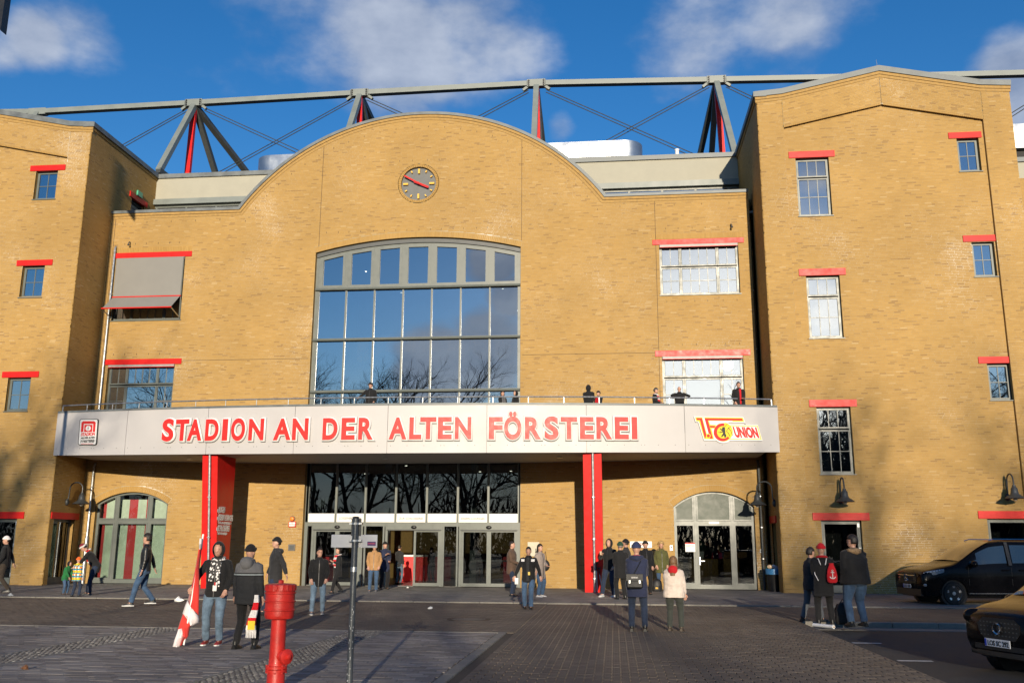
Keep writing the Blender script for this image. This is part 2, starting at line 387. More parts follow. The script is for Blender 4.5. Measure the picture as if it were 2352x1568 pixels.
def span_main(a, b):
    if b <= ZP+0.001: return (XL, 5.92)
    q = ARAD**2-(b-ACZ)**2
    if q <= 0: return None
    h = math.sqrt(q); return (ACX-h, ACX+h)
rows = brick_rows(0, ACZ+ARAD, span_main, holes_main, lambda a, b: holes_main(a, b, 0))
# building parts sit at world coordinates: the Empty stands at the axis, so shift by its place
def keep_none(B): return np.zeros(len(B), bool)
wall_mid, _ = brick_wall('front_wall', (0, 0, 0), (1, 0, 0), (0, -1, 0), rows)
# radial brick rings over the arches and round the clock
def arch_ring(x0, x1, zs, zt, d=0.24, w=0.078, parent=None):
    cx, cz, r = arc_r(x0, x1, zs, zt); t0 = math.asin(min(1, (x1-x0)/2/r)); n = int(2*t0*r/w); m = MB(); tn = []
    for i in range(n):
        a0, a1 = -t0+2*t0*(i+.06)/n, -t0+2*t0*(i+.94)/n; y0, y1 = 0.12, -0.010-random.random()*0.003
        P = lambda a, rr, y: (cx+rr*math.sin(a), y, cz+rr*math.cos(a))
        m.add([P(a0, r, y1), P(a1, r, y1), P(a1, r+d, y1), P(a0, r+d, y1), P(a0, r, y0), P(a1, r, y0), P(a1, r+d, y0), P(a0, r+d, y0)],
              [(0, 1, 2, 3), (0, 4, 5, 1), (3, 2, 6, 7), (0, 3, 7, 4), (1, 5, 6, 2)]); tn += [0.3+random.random()*.55]*5
    me = m.mesh('arch_brick', BRICK); at_ = me.attributes.new('tone', 'FLOAT', 'FACE'); at_.data.foreach_set('value', tn)
    o = link('arch_brick', me); o['kind'] = 'stuff'; o.parent = wall_mid
    # the mortar bed of the ring
    k = MB(); t = np.linspace(-t0, t0, 30)
    k.loft([[(cx+(r+.004)*math.sin(a), -0.001, cz+(r+.004)*math.cos(a)), (cx+(r+d+.03)*math.sin(a), -0.001, cz+(r+d+.03)*math.cos(a)), (cx+(r+d+.03)*math.sin(a), .3, cz+(r+d+.03)*math.cos(a)), (cx+(r+.004)*math.sin(a), .3, cz+(r+.004)*math.cos(a))] for a in t])
    o2 = k.build('arch_bed', MORTAR); o2.parent = wall_mid
for q in (WIN_A, DOOR_L, DOOR_R): arch_ring(q[0], q[1], q[3], q[4])
m = MB(); tn = []
for i in range(64):
    a0, a1 = 2*PI*(i+.07)/64, 2*PI*(i+.93)/64; P = lambda a, rr, y: (CLK[0]+rr*math.sin(a), y, CLK[1]+rr*math.cos(a))
    m.add([P(a0, .785, -.01), P(a1, .785, -.01), P(a1, .905, -.01), P(a0, .905, -.01), P(a0, .785, .2), P(a1, .785, .2), P(a1, .905, .2), P(a0, .905, .2)], [(0, 1, 2, 3), (0, 4, 5, 1), (3, 2, 6, 7), (0, 3, 7, 4), (1, 5, 6, 2)]); tn += [.35+random.random()*.5]*5
me = m.mesh('arch_brick', BRICK); me.attributes.new('tone', 'FLOAT', 'FACE').data.foreach_set('value', tn); o = link('arch_brick', me, wall_mid); o['kind'] = 'stuff'
m = MB(); m.lathe([(.79, .0), (.93, .0), (.93, .25), (.79, .25)], (CLK[0], 0, CLK[1]), 48, 'y', cap=False); m.build('arch_bed', MORTAR, wall_mid)
# soldier course over the upper windows
for x0, x1, z in ((UPL[0]-.25, UPL[1]+.28, 14.46), (UPR[0]-.3, UPR[1]+.28, 14.36)):
    A = [(x, x+.07, z+.006, z+.236, .0, .0125, .3+random.random()*.55) for x in np.arange(x0, x1-.06, .0785)]
    o = slabs('arch_brick', (0, 0, 0), (1, 0, 0), (0, 0, 1), (0, -1, 0), A, BRICK, wall_mid); o['kind'] = 'stuff'
# open weep joints, small dark slots in the brickwork
m = MB()
def weeps(x0, x1, z, n, Y=0): 
    for i in range(n): x = x0+(x1-x0)*i/(n-1)+random.uniform(-.05, .05); m.box((x-.007, Y-.0135, z), (x+.007, Y+.0, z+.075))
for q in ((-12.4, -4.2, 15.1, 17), (-9.2, -7.4, 18.35, 4), (-21.8, -19.2, 14.85, 6), (2.4, 5.2, 14.8, 6), (2.4, 5.2, 11.6, 6), (2.4, 5.3, 9.75, 6), (-21.8, -19.2, 9.75, 6)): weeps(*q)
for i in range(26):
    a = -0.98+1.96*i/25; m.box((ACX+(ARAD-.55)*math.sin(a)-.008, -.0135, ACZ+(ARAD-.55)*math.cos(a)-.07), (ACX+(ARAD-.55)*math.sin(a)+.008, 0, ACZ+(ARAD-.55)*math.cos(a)))
for i in range(5): m.box((.5+i*1.15, -.0135, ZP-.5), (.515+i*1.15, 0, ZP-.42))
for i in range(5): m.box((-22+i*1.15, -.0135, ZP-.5), (-21.985+i*1.15, 0, ZP-.42))
o = m.build('weep_joint', DARK, wall_mid); o['kind'] = 'stuff'
# movement joints
m = MB()
for x, z0, z1 in ((at(741, 400, Y=0)[0], 14.5, 19.4), (-3.74, 14.5, 19.2), (1.98, 7, ZP-.15), (-22.35, 7, ZP-.1)): m.box((x-.009, -.0125, z0), (x+.009, .0, z1))
m.box((-3.7, -.0125, 9.46), (1.98, 0, 9.475)); m.box((-18.6, -.0125, 9.46), (-12.95, 0, 9.475))
m.build('movement_joint', mat('joint_sealant', (.09, .06, .03), .8), wall_mid)
# ---- coping and corbel along the outline of the middle
def strip(path, w0, w1, d0, d1, name, material, Y=0.0):
    """moulding along a path of (x, z): w across the path (outwards +), d in depth towards the viewer"""
    P = [Vector((x, z)) for x, z in path]; rings = []
    for i, p in enumerate(P):
        t1 = (P[min(i+1, len(P)-1)]-P[max(i, 0) if i < len(P)-1 else i-1]).normalized(); t0 = (P[i]-P[i-1]).normalized() if i else t1
        n0, n1 = Vector((-t0.y, t0.x)), Vector((-t1.y, t1.x)); b = (n0+n1).normalized(); b = b/max(b.dot(n1), .35)
        rings.append([(p.x+b.x*w0, Y-d1, p.y+b.y*w0), (p.x+b.x*w1, Y-d1, p.y+b.y*w1), (p.x+b.x*w1, Y+d0, p.y+b.y*w1), (p.x+b.x*w0, Y+d0, p.y+b.y*w0)])
    mm = MB(); mm.loft(rings); return under(mm.build(name, material))
tA0 = math.asin((ARCX0-ACX)/ARAD); tA1 = math.asin((ARCX1-ACX)/ARAD)
arc_path = [(ACX+ARAD*math.sin(t), ACZ+ARAD*math.cos(t)) for t in np.linspace(tA0, tA1, 49)]
outline_mid = [(XL+.02, ZP)]+arc_path+[(5.92, ZP)]
strip(outline_mid, -.02, .11, .45, .09, 'coping', ZINC)
BRICKP = mat('brick_corbel', (.345, .21, .062), .75, var=.2, scale=9)
strip(outline_mid, -.14, -.03, .02, .045, 'corbel', BRICKP); strip(outline_mid, -.27, -.155, .02, .022, 'corbel', BRICKP)
# ---- the towers
def mx(x): return XL+XR-x
TAP, TBK, TEND = 11.01, 7.12, 15.93
def tower_top(x, s):
    """outline height of the right tower front; the left one mirrors it"""
    if x < TBK or x > 14.84: return ZT
    return ZT+.08+(20.52-ZT-.08)*(1-abs(x-TAP)/(TAP-TBK if x < TAP else 14.84-TAP))
def in_tower(sgn):
    F = (lambda x: x) if sgn > 0 else mx
    X0, X1 = (XR, TEND) if sgn > 0 else (mx(TEND), mx(XR))
    sx = lambda a, b: (min(F(a), F(b)), max(F(a), F(b)))
    return F, X0, X1, sx
TOWER_WIN = {}
def tower_windows(sgn):
    R = []
    if sgn > 0:
        for q in (((1827, 363), (1914, 494)), ((1851, 633), (1940, 775)), ((1875, 934), (1966, 1088))):
            a, b = at(*q[0], Y=YT+.1), at(*q[1], Y=YT+.1); R.append([a[0], b[0]-.02, b[2], a[2], 'tall'])
        for q in (((2197, 318), (2257, 392)), ((2231, 555), (2293, 634)), ((2267, 834), (2331, 918))):
            a, b = at(*q[0], Y=YT+.1), at(*q[1], Y=YT+.1); R.append([a[0], b[0]-.02, b[2], a[2], 'small'])
        R.append([at(1891, 1250, Y=YT)[0], at(1984, 1250, Y=YT)[0], 0.0, at(1930, 1194, Y=YT)[2], 'door'])
        R.append([at(2276, 1250, Y=YT)[0], at(2276, 1250, Y=YT)[0]+1.95, 0.0, at(2300, 1190, Y=YT)[2], 'door'])
    else:
        for q in (((133, 391), (86, 458)), ((103, 609), (50, 683)), ((71, 866), (12, 944))):
            a, b = at(*q[0], Y=YT+.1), at(*q[1], Y=YT+.1); x1 = a[0]; R.append([x1-1.02, x1, b[2], a[2], 'small'])
        R.append([at(28, 1250, Y=YT)[0]-1.9, at(28, 1250, Y=YT)[0], 0.0, at(20, 1190, Y=YT)[2], 'door'])
    return R
REC = 0.12                                           # the middle field lies back behind corner strips and gable band
singles = []
def build_tower(sgn):
    F, X0, X1, sx = in_tower(sgn); W = tower_windows(sgn); TOWER_WIN[sgn] = W
    px0, px1 = sx(TBK, 14.84)                        # recessed field
    dz0, dz1 = 18.24, 19.12                          # lower edge of the gable band: at its ends, at its point
    chev = lambda x: dz0+(dz1-dz0)*(1-abs(F(x)-TAP)/(TAP-TBK if F(x) < TAP else 14.84-TAP))
    ax = F(TAP)
    def hw(a, b): return [(w[0], w[1]) for w in W if b > w[2]+.03 and a < w[3]-.03]
    # field
    def sp(a, b):
        if b <= dz0: return (px0, px1)
        k = (b-dz0)/(dz1-dz0)
        if k >= 1: return None
        return (px0+(ax-px0)*k, px1+(ax-px1)*k)
    rows = brick_rows(0, dz1, sp, hw)
    kp = None
    if sgn > 0:
        kp = lambda B: (B[:, 2] < 1.9) & (B[:, 0] > 9.15) & (B[:, 1] < 12.05) & (np.arange(len(B)) >= 0)
    w, S = brick_wall('tower_field', (0, YT+REC, 0), (1, 0, 0), (0, -1, 0), rows, keep=kp)
    if len(S): singles.append((w, S))
    # corner strips
    for a, b in (sx(XR if sgn > 0 else XR, TBK), sx(14.84, TEND)):
        w2, _ = brick_wall('corner_strip', (0, YT, 0), (1, 0, 0), (0, -1, 0), brick_rows(0, ZT, lambda p, q: (a, b)))
        mm = MB(); e = b if b <= px0+.01 else a      # the strip's inner edge
        mm.box((e-.004 if e == b else e-.01, YT+.002, 0), (e+.01 if e == b else e+.004, YT+REC+.06, dz0)); under(mm.build('strip_edge', BRICKP))
    # gable band: two flights of bricks laid along the slope
    for s in (-1, 1):
        xe = px0 if s < 0 else px1; ze, za = ZT+.08, 20.52
        Lx = abs(ax-xe); th = math.atan2(za-ze, Lx); U = np.array((math.cos(th)*(-s), 0, math.sin(th))); V = np.array((math.sin(th)*s, 0, math.cos(th)))
        O = np.array((xe, YT, dz0)); L = Lx/math.cos(th); H = (ze-dz0)*math.cos(th); B, M = [], []; n = int(H/COURSE)
        sh = math.tan(th)
        for i in range(n+1):
            a, b = i*COURSE, min((i+1)*COURSE, H); 
            if b-a < .02: continue
            u0, u1 = b*sh, L+a*sh                     # vertical ends
            M.append((u0-.03, u1, a, b, -.05, 0, .5))
            if i < 2 and False: pass
            if i == 0: continue
            x = u0-RNG.random()*BL
            while x < u1:
                p, q = max(x, u0)+.005, min(x+BL, u1)-.005
                if q-p > .02: B.append((p, q, a+.0055, b-.0055, 0, .005, 0))
                x += BL
        for x in np.arange(.02, L-.06, .0785): B.append((x, x+.07, -.02, .058, 0, .011, 0))
        B = np.array(B); B[:, 6] = tone(len(B)); B[-int(L/.0785):, 6] = .2+.3*RNG.random(int(L/.0785))
        wb = under(slabs('gable_band', O, U, V, (0, -1, 0), M, MORTAR)); ob = slabs('brick', O, U, V, (0, -1, 0), B, BRICK); ob['kind'] = 'stuff'; ob.parent = wb
        mm = MB(); a_, b_ = O, O+U*L; mm.add([tuple(a_), tuple(b_), (b_[0], YT+REC+.05, b_[2]), (a_[0], YT+REC+.05, a_[2])], [(0, 1, 2, 3)]); under(mm.build('band_soffit', BRICKP))
    # coping
    pth = [(X0, ZT), (px0, ZT+.08), (ax, 20.52), (px1, ZT+.08), (X1, ZT)] if True else None
    pth[0] = (X0-.06, ZT); pth[-1] = (X1+.06, ZT)
    strip(pth, -.03, .20, .5, .10, 'coping', ZINC, YT)
    strip(pth, -.15, -.035, .02, .05, 'corbel', BRICKP, YT); strip(pth, -.27, -.16, .02, .025, 'corbel', BRICKP, YT)
    # inner side wall, from the front to the set-back storey
    xs = XR if sgn > 0 else XL; n = (-1, 0, 0) if sgn > 0 else (1, 0, 0)
    sd = SIDE_DOOR[sgn]
    def hs(a, b): return [(q[0], q[1]) for q in sd if b > q[2]+.03 and a < q[3]-.03]
    rr = brick_rows(0, ZT, lambda a, b: (YT, 9.0 if a > ZP-.5 else 0.2), hs)
    brick_wall('side_wall', (xs, 0, 0), (0, 1, 0), n, rr)
    mm = MB(); mm.box((xs-.12 if sgn > 0 else xs-.4, YT-.094, ZT-.026), (xs+.4 if sgn > 0 else xs+.12, 9.0, ZT+.194)); under(mm.build('coping', ZINC))
    mm = MB(); xa = xs-.045 if sgn > 0 else xs; mm.box((xa, YT, ZT-.15), (xa+.045, 9, ZT-.035)); under(mm.build('corbel', BRICKP))
    # outer side and roof close the tower
    mm = MB(); xo = X1 if sgn > 0 else X0; mm.box((xo-.1, YT+.01, 0), (xo-.002 if sgn > 0 else xo+.1, 9, ZT)); mm.box((X0+.1, YT+.45, ZT-.3), (X1-.1, 9, ZT-.2)); mm.box((X0+.1, 8.9, 0), (X1-.1, 9.0, ZT-.3))
    under(mm.build('tower_body', BRICKP))
_p = lambda x, y: at(x, y, X=XL)
SIDE_DOOR = {-1: [[_p(117, 1250)[1], _p(166, 1250)[1], 0.0, _p(140, 1190)[2]-.02], [1.55, 2.75, 16.0, 17.75]], 1: [[-1.35, -.45, 0.0, 2.55]]}
build_tower(1); build_tower(-1)
# 300 bricks that show largest: objects of their own, low on the right tower's front
lib = []
for L in (BL-.01, BL/2-.01):
    for k in range(7):
        tt = (.05, .17, .4, .52, .62, .76, .95)[k]
        me = slabs('', (0, 0, 0), (1, 0, 0), (0, 0, 1), (0, -1, 0), [(-L/2, L/2, -.026, .026, 0, .0055, tt)], BRICK); me.name = 'brick'; lib.append(me)
n_single = 0
for w, S in singles:
    order = np.argsort(S[:, 2], kind='stable')
    rest = []
    for r in S[order]:
        L = r[1]-r[0]
        if n_single < 296 and (abs(L-(BL-.01)) < .012 or abs(L-(BL/2-.01)) < .012):
            k = int(np.argmin([abs(r[6]-q) for q in (.05, .17, .4, .52, .62, .76, .95)])); me = lib[k+(0 if L > .18 else 7)]
            link('brick', me, w, ((r[0]+r[1])/2, YT+REC, (r[2]+r[3])/2)); n_single += 1
        else: rest.append(r)
    if rest: o = slabs('brick', (0, YT+REC, 0), (1, 0, 0), (0, 0, 1), (0, -1, 0), np.array(rest), BRICK, w); o['kind'] = 'stuff'
# ---- windows. Frame and muntins lie REV behind the wall face
REV = .16
def room(x0, x1, z0, z1, y, depth=1.6):
    m = MB(); m.add([(x0, y, z0), (x1, y, z0), (x1, y, z1), (x0, y, z1), (x0, y+depth, z0), (x1, y+depth, z0), (x1, y+depth, z1), (x0, y+depth, z1)], [(4, 5, 6, 7), (0, 1, 5, 4), (3, 7, 6, 2), (0, 4, 7, 3), (1, 2, 6, 5)]); return m
def reveal(x0, x1, z0, z1, y, d):
    m = MB(); m.add([(x0, y, z0), (x0, y+d, z0), (x0, y+d, z1), (x0, y, z1)], [(0, 1, 2, 3)]); m.add([(x1, y, z0), (x1, y+d, z0), (x1, y+d, z1), (x1, y, z1)], [(0, 3, 2, 1)])
    m.add([(x0, y, z1), (x1, y, z1), (x1, y+d, z1), (x0, y+d, z1)], [(0, 1, 2, 3)]); m.add([(x0, y, z0), (x1, y, z0), (x1, y+d, z0), (x0, y+d, z0)], [(0, 3, 2, 1)]); return m
def panes(win, cells, y, glass):
    for a, b, c, d in cells: 
        m = MB(); m.box((a, y, c), (b, y+.012, d)); m.build('pane', glass, win)
def window(x0, x1, z0, z1, Y, splits, lintel=(.22, .22, .2), glass=None, sill=True, fw=.07, tilt=0, name='window', parent=None):
    """splits: list of frames (fx0, fx1, fz0, fz1, columns, rows) in fractions of the opening"""
    glass = glass or GLASS; yf = Y+REV
    w = under(reveal(x0, x1, z0, z1, Y-.004, REV+.1).build(name, BRICKP)); m = MB(); cells = []
    W, H = x1-x0, z1-z0
    m.box((x0, yf, z0), (x1, yf+.07, z0+fw)); m.box((x0, yf, z1-fw), (x1, yf+.07, z1)); m.box((x0, yf, z0+fw), (x0+fw, yf+.07, z1-fw)); m.box((x1-fw, yf, z0+fw), (x1, yf+.07, z1-fw))
    for fx0, fx1, fz0, fz1, nc, nr in splits:
        a, b, c, d = x0+W*fx0, x0+W*fx1, z0+H*fz0, z0+H*fz1; s = .055
        a2, b2, c2, d2 = max(a, x0+fw-.02)+.004, min(b, x1-fw+.02)-.004, max(c, z0+fw-.02)+.004, min(d, z1-fw+.02)-.004
        y = yf-.018
        m.box((a2, y, c2), (b2, y+.06, c2+s)); m.box((a2, y, d2-s), (b2, y+.06, d2)); m.box((a2, y, c2+s), (a2+s, y+.06, d2-s)); m.box((b2-s, y, c2+s), (b2, y+.06, d2-s))
        ga, gb, gc, gd = a2+s, b2-s, c2+s, d2-s
        for i in range(1, nc): x = ga+(gb-ga)*i/nc; m.box((x-.014, y+.012, gc), (x+.014, y+.05, gd))
        for i in range(1, nr): z = gc+(gd-gc)*i/nr; m.box((ga, y+.014, z-.014), (gb, y+.048, z+.014))
        for i in range(nc):
            for j in range(nr): cells.append((ga+(gb-ga)*i/nc+.012, ga+(gb-ga)*(i+1)/nc-.012, gc+(gd-gc)*j/nr+.012, gc+(gd-gc)*(j+1)/nr-.012))
    m.build('frame', GREY, w); panes(w, cells, yf+.012, glass)
    room(x0+.01, x1-.01, z0+.01, z1-.01, yf+.09).build('room', ROOMW, w)
    if sill: MB().box((x0-.04, Y-.05, z0-.035), (x1+.04, yf, z0)).build('sill', GREY, w)
    if lintel:
        l, r, h = lintel; MB().cbox((x0-l, Y-.045, z1-.004), (x1+r, Y+.12, z1+h), .006).build('lintel', RED, w)
    return w
TALL = [(0, 1, .68, 1, 3, 1), (0, 1, 0, .66, 3, 2)]
for sgn in (1, -1):
    for x0, x1, z0, z1, k in TOWER_WIN[sgn]:
        if k == 'tall': window(x0, x1, z0, z1, YT+REC, TALL, (.26, .24, .27))
        if k == 'small':
            l, r = (.3, .3) if sgn > 0 else (.28, .34)
            w = window(x0, x1, z0, z1, YT+REC, [(0, 1, 0, 1, 2, 2)], (l, r if sgn < 0 else .12, .25))
            for q in range(random.choice((2, 3))):      # white candles or cups on the inner sill
                MB().lathe([(.05, 0), (.055, .1+.08*random.random())], (x0+.2+.25*q, YT+REC+REV+.2, z0+.13), 10).build('cup', WHITE, w)
        if k == 'door':
            w = window(x0, x1, z0+.04, z1, YT+REC, [(0, 1, 0, 1, 1, 1)], (.3, .3, .27), glass=GLASS_D, sill=False, fw=.10)
            m = MB()
            for z in (.35, 1.5, z1-.25): m.box((x1-.12, YT+REC+REV-.05, z), (x1-.05, YT+REC+REV-.02, z+.14))
            m.build('hinge', GALV, w); MB().box((x0+.1, YT+REC+.12, z0+.045), (x1-.1, YT+REC+.15, z0+.3)).build('kick_plate', GREY, w)
TRI = [(0, .265, .58, 1, 2, 1), (.265, .735, .58, 1, 4, 1), (.735, 1, .58, 1, 2, 1), (0, .265, 0, .56, 2, 2), (.265, .735, 0, .56, 4, 2), (.735, 1, 0, .56, 2, 2)]
TRI2 = [(0, .27, .63, 1, 2, 1), (.27, .73, .63, 1, 4, 1), (.73, 1, .63, 1, 2, 1), (0, .27, 0, .61, 2, 2), (.27, .73, 0, .61, 1, 1), (.73, 1, 0, .61, 2, 2)]
w_ul = window(*UPL, 0, TRI, (.12, .3, .24)); w_ll = window(*LOL, 0, TRI2, (.2, .3, .24)); w_ur = window(*UPR, 0, TRI, (.28, .24, .22)); w_lr = window(*LOR, 0, TRI2, (.28, .3, .24))
for w, q in ((w_ul, UPL), (w_ll, LOL), (w_ur, UPR), (w_lr, LOR)):
    MB().box((q[0]+.02, -.03, q[3]-.1), (q[1]-.02, .05, q[3]-.006)).build('awning_box', mat('grey_red_box', (.3, .3, .29), .5), w)
    MB().box((q[0]+.02, -.034, q[3]-.125), (q[1]-.02, .03, q[3]-.1)).build('awning_bar', RED, w)
# coloured things behind the lower left pane
MB().ell((-20.7, .55, 7.55), (.35, .1, .3)).build('green_toy', mat('green_plastic', (.02, .25, .1), .5), w_ll); MB().box((-20.25, .4, 7.6), (-20.0, .5, 7.95)).build('toy_block', mat('yellow_plastic', (.6, .45, .05), .5), w_ll)
# ---- the big arched window
def big_window():
    x0, x1, z0, zs, zt = WIN_A; y = .25; cx, cz, r = arc_r(x0, x1, zs, zt); top = lambda x: cz+math.sqrt(max(r*r-(x-cx)**2, 0))
    m = MB(); m.add([(x0, -.004, z0), (x0, .5, z0), (x0, .5, zs), (x0, -.004, zs)], [(0, 1, 2, 3)]); m.add([(x1, -.004, z0), (x1, .5, z0), (x1, .5, zs), (x1, -.004, zs)], [(0, 3, 2, 1)])
    t = np.linspace(x0, x1, 25)
    for a, b in zip(t[:-1], t[1:]): m.add([(a, -.004, top(a)), (b, -.004, top(b)), (b, .5, top(b)), (a, .5, top(a))], [(0, 1, 2, 3)])
    w = under(m.build('arched_window', BRICKP)); m = MB(); n = 7; xs = np.linspace(x0+.12, x1-.08, n+1)
    zr = [at(960, 660, Y=y)[2], at(960, 777, Y=y)[2], at(960, 897, Y=y)[2]]
    for z in zr: m.box((x0+.02, y-.10, z-.05), (x1-.02, y+.08, z+.05)); 
    for z in zr: m.tube([(x0+.02, y-.12, z-.02), (x1-.02, y-.12, z-.02)], .055, 8)
    for i, x in enumerate(xs):
        hw = .06 if i in (0, n) else .032; m.box((x-hw, y-.05, z0), (x+hw, y+.1, zr[0]-.05)); m.box((x-.075, y-.045, zr[0]+.05), (x+.075, y+.1, min(top(x-.075), top(x+.075))-.17))
    # bent head of the frame
    tt = np.linspace(x0+.02, x1-.02, 29); m.loft([[(a, y-.05, top(a)-.16-.1), (a, y-.05, top(a)-.16), (a, y+.1, top(a)-.16), (a, y+.1, top(a)-.26)] for a in tt])
    m.box((x0, y-.06, z0), (x0+.1, y+.12, zs)); m.box((x1-.07, y-.06, z0), (x1, y+.12, zs))
    pz = [z0]+zr[::-1]; cells = []
    for i in range(n):
        a, b = xs[i]+.03, xs[i+1]-.03
        for j in range(3): cells.append((a, b, pz[j]+(.05 if j else 0), pz[j+1]-.05))
        # top casements with their own thick sashes, heads following the arch
        s0, s1 = xs[i]+.075, xs[i+1]-.075; zb = zr[0]+.05; f = .12; q = .26
        for e0, e1, k0, k1 in ((s0, s0+f, zb+f, None), (s1-f, s1, zb+f, None)): m.add([(e0, y-.06, zb+f), (e1, y-.06, zb+f), (e1, y-.06, top(e1)-q), (e0, y-.06, top(e0)-q), (e0, y+.05, zb+f), (e1, y+.05, zb+f), (e1, y+.05, top(e1)-q), (e0, y+.05, top(e0)-q)], [(0, 1, 2, 3), (4, 7, 6, 5), (0, 4, 5, 1), (1, 5, 6, 2), (2, 6, 7, 3), (3, 7, 4, 0)])
        m.box((s0, y-.06, zb), (s1, y+.05, zb+f))
        a0, b0 = s0+f, s1-f; m.add([(a0, y-.06, top(a0)-q-f), (b0, y-.06, top(b0)-q-f), (b0, y-.06, top(b0)-q), (a0, y-.06, top(a0)-q), (a0, y+.05, top(a0)-q-f), (b0, y+.05, top(b0)-q-f), (b0, y+.05, top(b0)-q), (a0, y+.05, top(a0)-q)], [(0, 1, 2, 3), (4, 7, 6, 5), (0, 4, 5, 1), (1, 5, 6, 2), (2, 6, 7, 3), (3, 7, 4, 0)])
        p = MB(); p.add([(a0-.01, y, zb+f-.01), (b0+.01, y, zb+f-.01), (b0+.01, y, top(b0)-q-f+.01), (a0-.01, y, top(a0)-q-f+.01)], [(0, 1, 2, 3)]); p.build('pane', GLASS, w)
        for e in (.25, .75): m.box((s0+(s1-s0)*e-.03, y-.068, zb+.03), (s0+(s1-s0)*e+.03, y-.06, zb+.05))
    m.build('frame', GREY, w); panes(w, cells, y, GLASS)
    m = MB(); m.loft([[(a, y-.12, top(a)-.2), (a, y-.12, top(a)-.02), (a, y-.02, top(a)-.02), (a, y-.02, top(a)-.2)] for a in tt]); m.build('head_box', GREYD, w)
big_window()
# ---- the hall behind the glass: floors, back wall with glowing panes in place of daylight, stairs
hall = under(room(-13.4, -3.2, 0, 15.4, .45, 9).build('entrance_hall', mat('hall_wall', (.13, .135, .14), .7)))
m = MB()   # galleries
m.box((-13.3, 4.0, 5.7), (-3.3, 9.3, 6.0)); m.box((-10.2, 2.6, 10.0), (-6.4, 9.3, 10.25)); m.box((-13.3, 7.5, 10.0), (-3.3, 9.3, 10.25)); m.build('gallery', STEELG, hall)
m = MB(); r = MB()
for s in (-1, 1):
    e = lambda k: XC+s*k
    m.bar((e(1.9), 2.4, 10.1), (e(5.0), 2.4, 7.3), .08, .32); m.bar((e(1.9), 3.6, 10.1), (e(5.0), 3.6, 7.3), .08, .32); m.bar((e(1.9), 2.2, 5.9), (e(5.0), 2.2, 2.9), .08, .3)
    for k in range(15): m.box((min(e(1.9+k*.21), e(2.11+k*.21)), 2.45, 10-k*.19), (max(e(1.9+k*.21), e(2.11+k*.21)), 3.55, 10.03-k*.19))
    for y in (2.35, 3.65):
        r.tube([(e(0), y, 11.15), (e(1.9), y, 11.15), (e(5.0), y, 8.3)], .035, 6)
        for k in range(4): m.tube([(e(0), y, 10.35+k*.18), (e(1.9), y, 10.35+k*.18), (e(5.0), y, 7.5+k*.18)], .012, 4)
        for k in (0.02, .95, 1.9): m.bar((e(k), y, 10.1), (e(k), y, 11.15), .04)
        for k in (1, 2, 3): m.bar((e(1.9+k), y, 10.1-k*.9), (e(1.9+k), y, 11.1-k*.92), .04)
    m.bar((e(1.75), 3, 5.9), (e(1.75), 3, 10), .12)
m.build('staircase', STEELG, hall); r.build('handrail', WOOD, hall)
m = MB()
for k in range(5): m.box((-8.0+k*.62, 9.38, 10.35), (-7.78+k*.62, 9.44, 11.1))
m.build('back_window', mat('daylight_glow_pane', (.9, .93, 1.0), .5, emit=2.2), hall)  # daylight put into these panes as glow; the wall behind is closed
m = MB()
for k, (x, z) in enumerate([(-11.4, 14.2), (-9.9, 13.4), (-6.2, 14.1), (-4.9, 13.2), (-4.3, 12.4), (-11.6, 4.9), (-9.2, 5.1), (-6.0, 4.9), (-4.7, 5.0)]): m.lathe([(.05, 0), (.05, .02)], (x, 3+k % 3, z), 8)
m.build('downlight', mat('lit_lamp', (1, .9, .7), .5, emit=6), hall)
